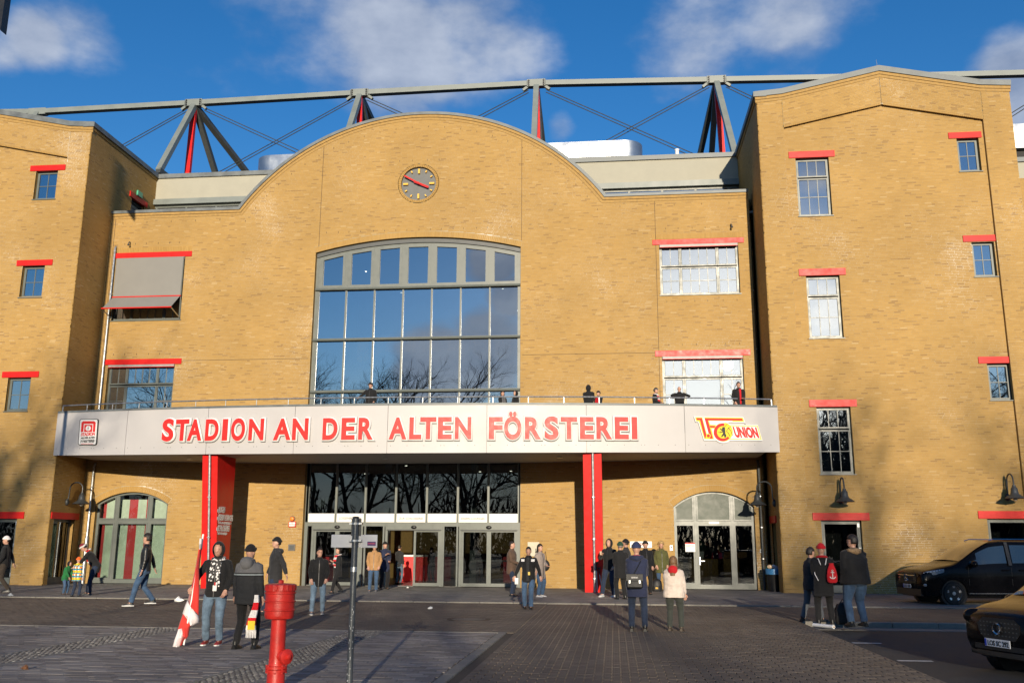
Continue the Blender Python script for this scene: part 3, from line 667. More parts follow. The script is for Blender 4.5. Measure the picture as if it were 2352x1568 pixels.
# ---- entrance glazing and sliding doors below the balcony
def entrance():
    x0, x1, z0, z1 = ENT; y = .3
    w = under(reveal(x0, x1, z0, z1, -.004, .45).build('entrance_glazing', BRICKP)); m = MB(); cells = []
    xs = [at(x, 1150, Y=y)[0] for x in (707, 773, 840, 910, 981, 1052, 1122, 1192)]
    zb0, zb1 = at(960, 1199, Y=y)[2], at(960, 1179, Y=y)[2]
    for x in xs: m.box((x-.045, y-.06, zb0), (x+.045, y+.1, z1))
    m.box((x0, y-.055, zb0-.16), (x1, y+.095, zb0)); m.box((x0, y-.06, 0), (x0+.14, y+.1, z1)); m.box((x1-.08, y-.06, 0), (x1, y+.1, z1))
    panes(w, [(a+.04, b-.04, zb1, z1) for a, b in zip(xs[:-1], xs[1:])], y, GLASS_D)
    for i, (a, b) in enumerate(zip(xs[:-1], xs[1:])):
        p = MB().box((a+.04, y-.03, zb0+.005), (b-.04, y+.02, zb1)).build('sign_panel', WHITE, w)
        txt = {1: 'LOGENBEREICH', 3: 'ZUR SCHLOSSEREI', 5: 'EISERN LOUNGES'}.get(i)
        if txt: text_obj('lettering', txt, p, ((a+b)/2, y-.034, (zb0+zb1)/2-.06), width=(b-a)*.76, mat_=mat('dark_print', (.08, .09, .1), .5), offset=.012, align='CENTER')
    # door bays: (post positions in pixels) left sliding door, side light, door, side light, door
    P = lambda x: at(x, 1280, Y=y)[0]
    for k, (a, b, dbl, glaz) in enumerate(((714, 832, 2, 0), (884, 1016, 2, 1), (1054, 1192, 2, 0))):
        a, b = P(a), P(b); d = under(MB().box((a, y-.08, 2.28), (b, y+.12, zb0-.16)).build('sliding_door', GREY)); mid = (a+b)/2
        MB().box((a, y-.07, 0.02), (a+.1, y+.1, 2.28)).build('door_post', GREY, d); MB().box((b-.1, y-.07, 0.02), (b, y+.1, 2.28)).build('door_post', GREY, d)
        leaves = [(a+.1, mid), (mid, b-.1)] if not glaz else [(mid, b-.1)]
        for (p, q) in leaves:
            f = MB(); s = .09
            f.box((p, y-.04, .03), (q, y+.03, .16)); f.box((p, y-.04, 2.18), (q, y+.03, 2.275)); f.box((p, y-.04, .16), (p+s, y+.03, 2.18)); f.box((q-s, y-.04, .16), (q, y+.03, 2.18)); f.build('door_leaf', GREY, d)
            MB().box((p+s, y, .16), (q-s, y+.012, 2.18)).build('pane', GLASS_D, d)
        MB().ell((mid, y-.11, 2.37), (.12, .06, .07)).build('motion_sensor', BLACK, d)
        MB().box((a+.06, y-.13, 2.24), (b-.06, y-.06, 2.275)).build('track', GREYD, d)
    cells = [(P(832), P(884), .05, zb0-.16), (P(1016), P(1054), .05, zb0-.16)]
    panes(w, cells, y, GLASS_D)
    for x in (P(837), P(880), P(1018), P(1050)): m.box((x-.035, y-.06, .02), (x+.035, y+.1, zb0-.16))
    m.build('frame', GREY, w)
def text_obj(name, s, parent, loc, width=None, height=None, mat_=None, offset=0.0, align='LEFT', depth=.002, rot=(PI/2, 0, 0), squeeze=1.0, link_=True):
    """lettering as a mesh, from Blender's own built-in face"""
    cu = bpy.data.curves.new(name, 'FONT'); cu.body = s; cu.size = 1; cu.align_x = align; cu.extrude = depth; cu.offset = offset; cu.resolution_u = 3
    o = bpy.data.objects.new(name, cu); COL.objects.link(o); dg = bpy.context.evaluated_depsgraph_get(); dg.update()
    me = bpy.data.meshes.new_from_object(o.evaluated_get(dg)); COL.objects.unlink(o); bpy.data.objects.remove(o); bpy.data.curves.remove(cu)
    n = len(me.vertices); co = np.empty(n*3); me.vertices.foreach_get('co', co); co = co.reshape(-1, 3)
    w = co[:, 0].max()-co[:, 0].min(); h = co[:, 1].max()-co[:, 1].min()
    if width and height: sx, sy = width/w, height/h
    elif width: sx = sy = width/w
    else: sy = height/h; sx = sy*squeeze
    co[:, 0] *= sx; co[:, 1] *= sy; me.vertices.foreach_set('co', co.ravel()); me.update()
    me.materials.clear(); me.materials.append(mat_)
    q = bpy.data.objects.new(name, me); COL.objects.link(q); q.location = loc; q.rotation_euler = rot
    if parent: q.parent = parent
    return q
entrance()
CNT = mat('red_counter', (.7, .02, .02), .35, emit=.12); MB().box((at(727, 1300, Y=5)[0], 4.7, .04), (at(770, 1300, Y=5)[0], 5.2, 1.1)).build('red_cabinet', CNT, hall); MB().box((at(1158, 1300, Y=5)[0], 4.7, .04), (at(1194, 1300, Y=5)[0], 5.2, 1.15)).build('red_cabinet', CNT, hall); cnt = MB().box((at(925, 1300, Y=6)[0], 5.5, 0.04), (at(1035, 1300, Y=6)[0], 6.1, 1.12)).build('reception_counter', CNT, hall)  # counter and cabinets glow faintly, brightness put into their red
MB().box((at(925, 1300, Y=6)[0]-.05, 5.45, 1.12), (at(1035, 1300, Y=6)[0]+.05, 6.15, 1.2)).build('counter_top', WHITE, cnt)
MB().box((-13.3, .45, -.02), (-3.3, 9.4, .035)).build('hall_floor', mat('hall_floor', (.12, .12, .12), .3), hall)
m = MB()
for x in (-10.3, -6.3): m.box((x-.15, 4.2, 0), (x+.15, 4.5, 5.7))
m.bar((at(1090, 1290, Y=3)[0], 3, 1.0), (at(1190, 1290, Y=3)[0], 3, 1.0), .06)
m.build('hall_column', STEELG, hall)
# ---- round-headed doors left and right
def round_door(q, kind):
    x0, x1, z0, zs, zt = q; y = .22; cx, cz, r = arc_r(x0, x1, zs, zt); top = lambda x: cz+math.sqrt(max(r*r-(x-cx)**2, 0))
    m = MB(); m.add([(x0, -.004, z0), (x0, .4, z0), (x0, .4, zs), (x0, -.004, zs)], [(0, 1, 2, 3)]); m.add([(x1, -.004, z0), (x1, .4, z0), (x1, .4, zs), (x1, -.004, zs)], [(0, 3, 2, 1)])
    t = np.linspace(x0, x1, 17)
    for a, b in zip(t[:-1], t[1:]): m.add([(a, -.004, top(a)), (b, -.004, top(b)), (b, .4, top(b)), (a, .4, top(a))], [(0, 1, 2, 3)])
    w = under(m.build('round_headed_door', BRICKP)); f = MB(); W = x1-x0; u = [x0, x0+W*.27, x0+W*.73, x1]; zm = 2.58
    f.loft([[(a, y-.05, top(a)-.09), (a, y-.05, top(a)), (a, y+.08, top(a)), (a, y+.08, top(a)-.09)] for a in np.linspace(x0+.01, x1-.01, 17)])
    for i, x in enumerate(u): d = .05; xx = min(max(x, x0+d), x1-d); f.box((xx-d, y-.055, .03), (xx+d, y+.085, top(xx)-.08))
    f.box((x0, y-.05, zm-.06), (x1, y+.08, zm+.06)); f.box((x0, y-.05, .03), (u[1], y+.08, .2)); f.box((u[2], y-.05, .03), (x1, y+.08, .2)); f.box((u[1], y-.045, .03), (u[2], y+.07, .14))
    for i in range(3):
        a, b = u[i]+.055, u[i+1]-.055; s = .055
        f.box((a, y-.06, zm+.07), (b, y, zm+.07+s)); f.box((a, y-.06, zm+.12), (a+s, y, top(a)-.1)); f.box((b-s, y-.06, zm+.12), (b, y, top(b)-.1))
        lo = .2 if i != 1 else .14
        f.box((a, y-.06, lo), (a+s, y, zm-.06)); f.box((b-s, y-.06, lo), (b, y, zm-.06)); f.box((a+s, y-.06, zm-.06-s), (b-s, y, zm-.06)); f.box((a+s, y-.06, lo), (b-s, y, lo+s))
        p = MB(); ts = np.linspace(a+s, b-s, 7); p.add([(ts[0], y-.02, zm+.12), (ts[-1], y-.02, zm+.12)]+[(x, y-.02, top(x)-.09) for x in ts[::-1]], [tuple(range(9))]); p.build('pane', GLASS_F if kind == 'R' else GLASS_B, w)
        MB().box((a+s, y-.02, lo+s), (b-s, y-.01, zm-.06-s)).build('pane', GLASS_D if kind == 'R' else GLASS_B, w)
    f.build('frame', GREY, w)
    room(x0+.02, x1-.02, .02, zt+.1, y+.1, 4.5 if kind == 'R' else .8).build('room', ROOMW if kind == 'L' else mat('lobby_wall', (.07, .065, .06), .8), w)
    if kind == 'L':      # vertical slat blinds, pale green and red
        gs = mat('pale_green_blind', (.50, .58, .47), .7); rs = mat('red_blind', (.45, .02, .025), .7); xs = np.arange(x0+.2, x1-.2, .128)
        for i, x in enumerate(xs):
            red = any(lo <= (x-x0)/W <= hi for lo, hi in ((.03, .10), (.385, .515), (.655, .70)))
            MB().obox((x, y+.22, 1.85), (.062, .014, 0), (0, .002, 0), (0, 0, 1.65)).build('blind_slat', rs if red else gs, w)
    else:
        MB().box((2.7, 2.4, .03), (5.2, 2.9, 1.15)).build('lobby_counter', mat('brick_counter', (.36, .21, .06), .7, var=.3, scale=12), w)
        pl = MB(); pl.lathe([(.11, 1.16), (.15, 1.45)], (3.6, 2.5, 0), 14); pot = pl.build('plant_pot', WHITE, w)
        lf = MB()
        for k in range(60): a, e, L = random.random()*6.28, random.uniform(.3, 1.3), random.uniform(.2, .5); lf.bar((3.6, 2.5, 1.45), (3.6+math.cos(a)*math.cos(e)*L, 2.5+math.sin(a)*math.cos(e)*L*.7, 1.45+math.sin(e)*L), .03, .004)
        lf.build('plant_leaf', mat('leaf_green', (.03, .08, .025), .6), w)['kind'] = 'stuff'
        MB().box((cx-.2, y-.075, zm-.045), (cx+.2, y-.06, zm+.045)).build('door_label', WHITE, w)
        sgn = MB().box((x0+.42, y-.066, 1.45), (x0+.8, y-.06, 1.8)).build('notice', WHITE, w)
        MB().box((x0+.42, y-.069, 1.755), (x0+.8, y-.066, 1.8)).build('notice_head', RED, sgn)
        text_obj('lettering', 'REZEPTION', sgn, (x0+.61, y-.07, 1.66), width=.32, mat_=mat('dark_print', (.08, .09, .1), .5), offset=.02, align='CENTER')
        MB().box((u[1]+.1, y-.12, .95), (u[1]+.14, y-.06, 1.25)).build('door_handle', GALV, w); MB().bar((u[1]+.12, y-.12, 1.1), (u[1]+.3, y-.12, 1.1), .03).build('door_handle', GALV, w)
GLASS_F = mat('frosted_fanlight_film', (.075, .092, .076), .42, var=.15, scale=3, spec=.25)
GLASS_B = glass_mat('clear_blind_glass', .03, (.80, .84, .82))
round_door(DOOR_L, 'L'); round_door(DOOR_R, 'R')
# ---- side doors in the tower flanks
def side_door(xs, s, q, top=False):
    y0, y1, z0, z1 = q; x = xs
    m = MB(); m.box((x-s*.28, y0, z0+.03), (x-s*.22, y1, z1)) if s > 0 else m.box((x+.22, y0, z0+.03), (x+.28, y1, z1))
    w = under(m.build('side_door', GREYD)); X = x-s*.2
    f = MB(); a, b = sorted((X-.03, X+.03)); fw = .12
    f.box((a, y0, z0+.02), (b, y0+fw, z1)); f.box((a, y1-fw, z0+.02), (b, y1, z1)); f.box((a, y0+fw, z1-fw), (b, y1-fw, z1)); f.box((a, y0+fw, z0+.02), (b, y1-fw, z0+.3)); f.build('frame', GREYD, w)
    if not top: MB().box((X-.005, y0+fw, z0+.3), (X+.005, y1-fw, z1-fw)).build('pane', GLASS_D, w)
    else:
        for k in range(8): MB().box((X-.01, y0+fw, z0+.3+k*.16), (X+.02, y1-fw, z0+.42+k*.16)).build('louvre_slat', STEELG, w)
    lo, hi = sorted((x-s*.1, x+s*.05)); MB().box((lo, y0-.22, z1-.004), (hi, y1+.22, z1+.26)).build('lintel', RED, w)
    xa, xb = sorted((x+s*.004, x-s*.25))
    for yy in (y0, y1): MB().add([(xa, yy, z0), (xb, yy, z0), (xb, yy, z1), (xa, yy, z1)], [(0, 1, 2, 3)]).build('reveal', BRICKP, w)
for q, t in zip(SIDE_DOOR[-1], (False, True)): side_door(XL, 1, q, t)
side_door(XR, -1, SIDE_DOOR[1][0])
_e = at(318, 447, X=XL); e = under(MB().box((XL+.02, _e[1]-.22, _e[2]-.12), (XL+.1, _e[1]+.22, _e[2]+.14)).build('exit_lamp', mat('exit_green', (.06, .35, .22), .4)))
# ---- the recess between the middle and the right tower, and the roof terrace
m = MB(); m.box((5.92, .9, 0), (XR+.02, 1.0, ZP)); m.box((5.86, .02, 0), (5.92, .95, ZP)); under(m.build('recess_wall', BRICKP))
m = MB(); m.box((XL, .1, ZP-.9), (ARCX0, 3.8, ZP-.8)); m.box((ARCX1, .1, ZP-.9), (XR, 3.8, ZP-.8)); m.box((-13.4, .06, 15.4), (-3.2, 9.4, 15.5)); under(m.build('terrace_floor', ZINC))
# set-back storey with cream render, grey band, louvres and windows
CREAM = mat('cream_render', (.36, .348, .285), .85, var=.05, scale=2); YP = 3.74
for s, (xa, xb) in ((-1, (XL, -14.5)), (1, (-2.2, XR)), (0, (-14.5, -2.2))):
    m = MB(); m.box((xa, YP, 18.42), (xb, 9, 19.58)); p = under(m.build('set_back_wall', CREAM))
    MB().box((xa-.0, YP-.09, 19.58), (xb, 9.1, 19.80)).build('coping', ZINC, p); MB().box((xa, YP-.16, 18.16), (xb, YP+.2, 18.44)).build('eaves_band', STEELG, p)
    MB().box((xa, YP+1.2, 15.3), (xb, 9, 18.16)).build('store_wall', DARK, p)
    if s:
        f = MB(); xs = np.arange(xa+.1, xb, 1.55)
        f.box((xa, YP+.05, 18.04), (xb, YP+.13, 18.16)); f.box((xa, YP+.05, 15.6), (xb, YP+.13, 16.4))
        for x in xs: f.box((x-.05, YP+.04, 16.2), (x+.05, YP+.14, 18.1))
        f.build('frame', GREY, p)
        lim = -18.6 if s < 0 else -99
        for x in xs:
            if x+1.5 > xb: continue
            if x < lim:
                for k in range(16): MB().obox((x+.775, YP+.06, 16.5+k*.1), (.72, 0, 0), (0, .04, .02), (0, -.003, .006)).build('louvre_slat', GALV, p)
            else: MB().box((x+.05, YP+.08, 16.4), (x+1.5, YP+.09, 18.04)).build('pane', GLASS, p)
# further wing beyond the right tower
m = MB(); m.box((16.3, YP+1, 17.6), (26, 9, 19.2)); p = under(m.build('set_back_wall', CREAM)); MB().box((16.2, YP+.9, 19.2), (26, 9.1, 19.42)).build('coping', ZINC, p); MB().box((16.2, YP+.85, 17.3), (26, YP+1.2, 17.6)).build('eaves_band', STEELG, p)
for k in range(10): MB().obox((19, YP+1.0, 16.3+k*.1), (2.8, 0, 0), (0, .04, .02), (0, -.003, .006)).build('louvre_slat', STEELD, p)
m = MB(); m.box((16.2, 1.2, 0), (26, 8.9, 16.2)); m.box((16.2, 1.9, 16.2), (26, 8.9, 17.3)); under(m.build('wing_wall', BRICKP))
m = MB(); m.box((-40, 9.1, 0), (30, 9.3, 19.2)); under(m.build('rear_wall', BRICKP))
# ---- clock
clock = tag(empty('clock', (CLK[0], .12, CLK[1])), 'round grey wall clock with yellow hour blocks and red hands, set in the brick gable', 'clock')
CX, CZ = CLK[0], CLK[1]
MB().lathe([(.0, 0), (.785, 0), (.785, .06), (0, .06)], (0, 0, 0), 48, 'y').build('dial', mat('clock_grey', (.11, .115, .115), .55, var=.04), clock)
YEL = mat('clock_yellow', (.75, .42, .03), .5, var=.05)
for k in range(12):
    a = k*PI/6; big = k % 3 == 0; r0, r1, w = (.48, .70, .04) if big else (.60, .70, .025); u = Vector((math.sin(a), 0, math.cos(a))); v = Vector((math.cos(a), 0, -math.sin(a)))
    MB().obox(u*(r0+r1)/2+Vector((0, -.05, 0)), u*(r1-r0)/2, v*w, (0, .05, 0)).build('hour_mark', YEL, clock)
for a, L, w, y, bk in ((-60, .74, .032, -.16, .12), (114, .50, .045, -.13, .22)):
    a = R_(a); u = Vector((math.sin(a), 0, math.cos(a))); v = Vector((math.cos(a), 0, -math.sin(a)))
    MB().obox(u*(L-bk)/2+Vector((0, y, 0)), u*(L+bk)/2, v*w, (0, .012, 0)).build('hand', RED, clock)
MB().lathe([(.05, -.19), (.05, .0)], (0, 0, 0), 16, 'y').build('hub', RED, clock)
# ---- fabric awning in front of the upper left window
aw = tag(empty('awning', (UPL[0], 0, UPL[3])), 'grey fabric drop-arm awning with red rails covering the upper left window', 'awning')
W = UPL[1]-UPL[0]; zr = 1.84
FAB = mat('grey_awning_fabric', (.215, .21, .195), .8, var=.06, scale=1.2, bump=.3, bscale=2.2)
m = MB(); nx, nz = 14, 8
m.loft([[(.05+(W-.1)*i/nx, -.08+.012*math.sin(i*1.7+j)*j/nz, -.02-(zr-.04)*j/nz) for i in range(nx+1)] for j in range(nz+1)], cap=False, closed=False); m.build('fabric', FAB, aw, smooth=True)
m = MB(); m.add([(.05, -.09, -zr), (W-.05, -.09, -zr), (W-.05, -.86, -zr-.70), (.05, -.86, -zr-.70)], [(0, 1, 2, 3)]); m.add([(.05, -.09, -zr-.008), (W-.05, -.09, -zr-.008), (W-.05, -.86, -zr-.708), (.05, -.86, -zr-.708)], [(0, 3, 2, 1)]); m.build('drop_panel', FAB, aw, fix=False)
for y, z in ((-.1, -zr), (-.87, -zr-.71)): MB().tube([(.02, y, z), (W-.02, y, z)], .032, 8).build('rail', RED, aw, smooth=True)
for x in (.04, W-.04): MB().bar((x, -.05, -2.8), (x, -.86, -zr-.72), .03).build('arm', GALV, aw); MB().bar((x, -.04, -.02), (x, -.04, -2.85), .035).build('guide', GREY, aw)
# sensors on the wall above the upper windows
for (px_, py_), lb in (((297, 558), 'small grey weather sensor on bracket above the covered upper left window'), ((1679, 517), 'small grey weather sensor on bracket above the bright upper right window')):
    p = at(px_, py_, Y=-.1); s = tag(empty('wall_sensor', (p[0], 0, p[2])), lb, 'sensor'); m = MB(); m.tube([(0, 0, .05), (0, -.1, .05), (.02, -.18, -.03), (.02, -.2, -.1)], .025, 6); m.build('bracket', GREYD, s); MB().ell((.02, -.2, -.12), (.05, .06, .04)).build('sensor_head', GREYD, s)
# ================================================================ balcony over the entrance, with its curved front
def pix(p):
    v = np.array(p, float)-EYEP; z = v@FW; return 1176+FPX*(v@RT)/z, 784-FPX*(v@UP)/z
FXL, FXR = at(122, 1045, Y=-2.32)[0], at(1792, 1040, Y=-2.32)[0]; FXM = (FXL+FXR)/2
def fy(x): t = (x-FXM)/((FXR-FXL)/2); return -4.75+2.43*t*t
def quad(xs, zs):
    c = np.polyfit(xs, zs, 2); return lambda x: float(np.polyval(c, x))
_pt = lambda px_, py_: (lambda x: at(px_, py_, Y=fy(x)))(at(px_, py_, Y=fy(at(px_, py_, Y=-4.2)[0]))[0])
fzb = quad(*zip(*[(p[0], p[2]) for p in [_pt(122, 1045), _pt(500, 1042.5), _pt(960, 1040), _pt(1400, 1038), _pt(1792, 1038)]]))
fzt = quad(*zip(*[(p[0], p[2]) for p in [_pt(130, 948), _pt(500, 937), _pt(960, 929.5), _pt(1400, 930), _pt(1786, 935)]]))
FZ0 = fzb(FXM)
FXS = np.linspace(FXL, FXR, 400); FPXS = np.array([pix((x, fy(x), (fzb(x)+fzt(x))/2))[0] for x in FXS])
def fx_of(px_): return float(np.interp(px_, FPXS, FXS))
balcony = tag(empty('balcony', (FXM, -2.3, FZ0)), 'long pale curved balcony above the entrance, seamed metal front and thin steel railing', 'balcony')
def on(o, thing):
    o.parent = thing; o.matrix_parent_inverse = Matrix.Translation(-Vector(thing.location)); return o
FASC = mat('pale_metal_panel', (.45, .437, .435), .5, .03, var=.04, scale=.6)
seams = [122, 290, 476, 676, 890, 1118, 1347, 1573, 1792]
for a, b in zip(seams[:-1], seams[1:]):
    xs = np.linspace(fx_of(a)+.008, fx_of(b)-.008, 9); m = MB(); m.loft([[(x, fy(x), fzb(x)), (x, fy(x), fzt(x)), (x, fy(x)+.04, fzt(x)), (x, fy(x)+.04, fzb(x))] for x in xs])
    p = on(m.build('fascia_panel', FASC), balcony)
    r = MB(); L = abs(xs[-1]-xs[0])
    for x in np.concatenate([np.arange(xs[0]+.12, xs[-1]-.05, .62), np.arange(xs[0]+.12+1.86, xs[-1]-.1, 1.86)+.12]): r.lathe([(.014, -.006), (.014, .0)], (x, fy(x), fzb(x)+.27), 8, 'y')
    r.build('rivet', GREYD, p)['kind'] = 'stuff'
xs = np.linspace(FXL+.02, FXR-.02, 60)
m = MB(); m.loft([[(x, fy(x)-.02, fzt(x)), (x, fy(x)-.02, fzt(x)+.075), (x, fy(x)+.16, fzt(x)+.075), (x, fy(x)+.16, fzt(x))] for x in xs]); on(m.build('parapet_cap', ZINC), balcony)
m = MB(); m.loft([[(x, fy(x)+.05, fzb(x)+.02), (x, fy(x)+.05, fzt(x)), (x, fy(x)+.12, fzt(x)), (x, fy(x)+.12, fzb(x)+.02)] for x in xs]); on(m.build('backing', GREYD), balcony)
SOFF = mat('soffit_board', (.30, .29, .28), .7, var=.05)
m = MB(); m.loft([[(x, fy(x)+.03, fzb(x)+.015), (x, fy(x)+.03, 5.75), (x, .02 if XL+.3 < x < XR-.3 else YT+.0, 5.75), (x, .02 if XL+.3 < x < XR-.3 else YT+.0, fzb(x)+.015)] for x in xs if XL+.05 < x < XR-.05]); on(m.build('slab', SOFF), balcony)
m = MB(); m.loft([[(x, fy(x)+.14, 5.76), (x, fy(x)+.14, 6.1), (x, -.02, 6.1), (x, -.02, 5.76)] for x in np.linspace(XL+.05, XR-.05, 40)]); on(m.build('deck', mat('balcony_paving', (.3, .29, .27), .8)), balcony)
ry = lambda x: fy(x)+.07
m = MB(); rx = np.linspace(fx_of(136), fx_of(1776), 60); m.tube([(x, ry(x), fzt(x)+.31) for x in rx], .026, 8); on(m.build('handrail', GALV, smooth=True), balcony)
for x in np.linspace(rx[0], rx[-1], 23):
    m = MB(); m.bar((x, ry(x), fzt(x)+.07), (x, ry(x), fzt(x)+.3), .022); on(m.build('railing_post', GALV), balcony)
for (a, b) in ((720, 1829), (1530, 1829), (2240, 1832)):
    p = at(a/1.7415*1.0, b/1.7415, Z=FZ0); on(MB().lathe([(.12, 0), (.12, -.02)], (p[0], -2.6, FZ0+.012), 14).build('downlight', GALV), balcony) 
# ---- lettering on the balcony front
def plane_at(px_):
    x = fx_of(px_); t = Vector((1, (fy(x+.01)-fy(x-.01))/.02, 0)).normalized(); n = Vector((t.y, -t.x, 0)); return Vector((x, fy(x), 0)), t, n
def hit(P, n, px_, py_):
    """where the photo spot (4096-wide) falls on a flat plate fixed to the front"""
    d = Vector(ray(px_/1.7415, py_/1.7415)); e = Vector(EYEP); k = (P-e).dot(n)/d.dot(n); return e+d*k
SIGNRED = mat('letter_red', (.62, .022, .018), .46, var=.03, coat=.06, spec=.4); SIGNWH = mat('letter_white', (.72, .72, .71), .4, var=.02)
x = fx_of(920); sign = tag(empty('lettering_sign', (x, fy(x), FZ0+.4)), 'row of large red letters with white outlines fixed to the balcony front', 'sign')
LET = [(c, 200+a/1.809, 200+b/1.809) for c, a, b in (('S', 830, 912), ('T', 925, 1020), ('A', 1012, 1115), ('D', 1140, 1235), ('I', 1262, 1300), ('O', 1325, 1425), ('N', 1452, 1560), ('A', 1630, 1755), ('N', 1765, 1880), ('D', 1983, 2090), ('E', 2118, 2215), ('R', 2240, 2345))]
LET += [(c, 1400+a/1.809, 1400+b/1.809) for c, a, b in (('A', 288, 415), ('L', 435, 522), ('T', 512, 628), ('E', 640, 740), ('N', 762, 880), ('F', 1005, 1105), ('Ö', 1115, 1240), ('R', 1265, 1380), ('S', 1405, 1507), ('T', 1522, 1640), ('E', 1660, 1760), ('R', 1778, 1890), ('E', 1910, 2010), ('I', 2032, 2072))]
def glyph(c, offset, w, h, mat_, depth, grow=0):
    cu = bpy.data.curves.new('g', 'FONT'); cu.body = c; cu.size = 1; cu.extrude = depth; cu.offset = offset; cu.resolution_u = 5; cu.bevel_depth = grow; cu.bevel_resolution = 1
    o = bpy.data.objects.new('g', cu); COL.objects.link(o); dg = bpy.context.evaluated_depsgraph_get(); dg.update()
    me = bpy.data.meshes.new_from_object(o.evaluated_get(dg)); COL.objects.unlink(o); bpy.data.objects.remove(o); bpy.data.curves.remove(cu)
    me.materials.clear(); me.materials.append(mat_); return me
def fit_glyph(me, w, h, ref=None):
    n = len(me.vertices); co = np.empty(n*3); me.vertices.foreach_get('co', co); co = co.reshape(-1, 3)
    lo, hi = ref if ref else (co.min(0), co.max(0)); s = (w/(hi[0]-lo[0]), h/(hi[1]-lo[1]))
    co[:, 0] = (co[:, 0]-(lo[0]+hi[0])/2)*s[0]; co[:, 1] = (co[:, 1]-lo[1])*s[1]; me.vertices.foreach_set('co', co.ravel()); me.update(); return lo, hi, s
for c, a, b in LET:
    mid = (a+b)/2; P, t, n = plane_at(mid/1.7415); k = (mid-500)/2000; yt, yb = (1681-12*min(k*1.6, 1)), (1765-8*min(k*1.6, 1))
    if c in 'SOÖ': yt -= 3; yb += 2
    L, Rr = hit(P, n, a, (yt+yb)/2), hit(P, n, b, (yt+yb)/2); T, B = hit(P, n, mid, yt), hit(P, n, mid, yb); w, h = (Rr-L).length, (T-B).length
    face = glyph(c, .036, w, h, SIGNRED, .012); 
    if c == 'Ö':
        o_ = glyph('O', .036, w, h, SIGNRED, .012); v = np.array([q.co[:] for q in o_.vertices]); ref = (v.min(0), v.max(0)); bpy.data.meshes.remove(o_)
    else: ref = None
    lo, hi, s = fit_glyph(face, w, h, ref)
    back = glyph(c, .036, w, h, SIGNWH, .01, .05); fit_glyph(back, w, h, (lo, hi))
    M = Matrix((t, Vector((0, 0, 1)), n)).transposed(); eul = M.to_euler(); base = (L+Rr)/2; base.z = B.z
    lo_ = base+n*.07; o = link('letter', back); o.location = lo_-Vector(sign.location); o.rotation_euler = eul; o.parent = sign
    f = link('letter_face', face); f.location = (0, 0, .07); f.parent = o
# ---- emblem plates
def flat(mb, P, t, n, pts, d0, d1, f):
    """flat shape on a plate, from its outline in the photo"""
    q = [hit(P, n, *f(*p)) for p in pts]; mb.loft([[v+n*d0 for v in q], [v+n*d1 for v in q]])
def circ(cx, cy, r, n=28, a0=0, a1=360): return [(cx+r*math.cos(R_(a0+(a1-a0)*i/n)), cy-r*math.sin(R_(a0+(a1-a0)*i/n))) for i in range(n if a1-a0 == 360 else n+1)]
EY = mat('emblem_yellow', (.78, .58, .03), .4, var=.03); EBK = mat('emblem_black', (.03, .03, .025), .5)
f5 = lambda x, y: (2600+x/3.36, 1550+y/3.36); P, t, n = plane_at(2913/1.7415); c0 = hit(P, n, 2913, 1720)
emb = tag(empty('club_emblem', tuple(c0)), 'red and yellow club emblem with black bear and slanted letters on the balcony front', 'emblem')
lay = []
def layer(name, material, shapes, d0, d1, parent=None):
    m = MB()
    for s in shapes: flat(m, P, t, n, s, d0, d1, f5); d1 += .0006
    o = m.build(name, material); on(o, emb) if parent is None else setattr(o, 'parent', parent); return o
bk = layer('backing', SIGNWH, [[(583, 388), (1245, 395), (1270, 470), (607, 462)], [(640, 461), (900, 464), (950, 711), (720, 710)], circ(978, 603, 143), [(1000, 498), (1440, 500), (1505, 715), (1000, 714)]], .02, .05)
layer('yellow_outline', EY, [[(599, 398), (1240, 404), (1256, 457), (616, 453)], [(650, 452), (795, 454), (852, 692), (724, 690)], [(790, 500), (880, 503), (872, 550), (806, 548)], circ(978, 597, 127), [(1050, 507), (1436, 511), (1440, 521), (1050, 518)], [(1428, 511), (1438, 511), (1491, 698), (1480, 697)], [(1040, 688), (1487, 690), (1491, 699), (1040, 697)]], .02, .056)
layer('white_gap', SIGNWH, [[(695, 404), (722, 404), (790, 655), (764, 655)], [(782, 447), (1100, 447), (1100, 464), (800, 498), (790, 470)]], .02, .060)
layer('red_figure', SIGNRED, [[(613, 409), (690, 410), (750, 640), (733, 684), (728, 683), (664, 438), (622, 437)], [(725, 411), (1228, 416), (1239, 444), (770, 441), (836, 686), (797, 684)], [(795, 512), (866, 515), (860, 539), (800, 537)]], .02, .064)
layer('yellow_ring', EY, [circ(775, 648, 31)], .02, .0665); layer('red_dot', SIGNRED, [circ(775, 648, 21)], .02, .0685)
cc = circ(968, 600, 120, 26, 80, 318); ci = circ(975, 600, 84, 26, 80, 318); m = MB()
q0 = [hit(P, n, *f5(*p)) for p in cc]; q1 = [hit(P, n, *f5(*p)) for p in ci]; m.loft([[a+n*.058, a+n*.066, b+n*.066, b+n*.058] for a, b in zip(q0, q1)]); on(m.build('red_ring', SIGNRED), emb)
layer('bear', EBK, [[(965, 530), (997, 530), (1001, 562), (1004, 600), (1004, 622), (975, 622), (970, 598), (962, 580), (960, 545)], [(975, 618), (1004, 618), (1017, 642), (1013, 668), (990, 670), (988, 648)], [(972, 615), (990, 640), (972, 648), (962, 666), (944, 660), (958, 640)], [(964, 560), (968, 580), (950, 578), (930, 556), (932, 543), (944, 556)], [(964, 585), (970, 602), (950, 603), (930, 598), (932, 588), (948, 592)]], .02, .066)
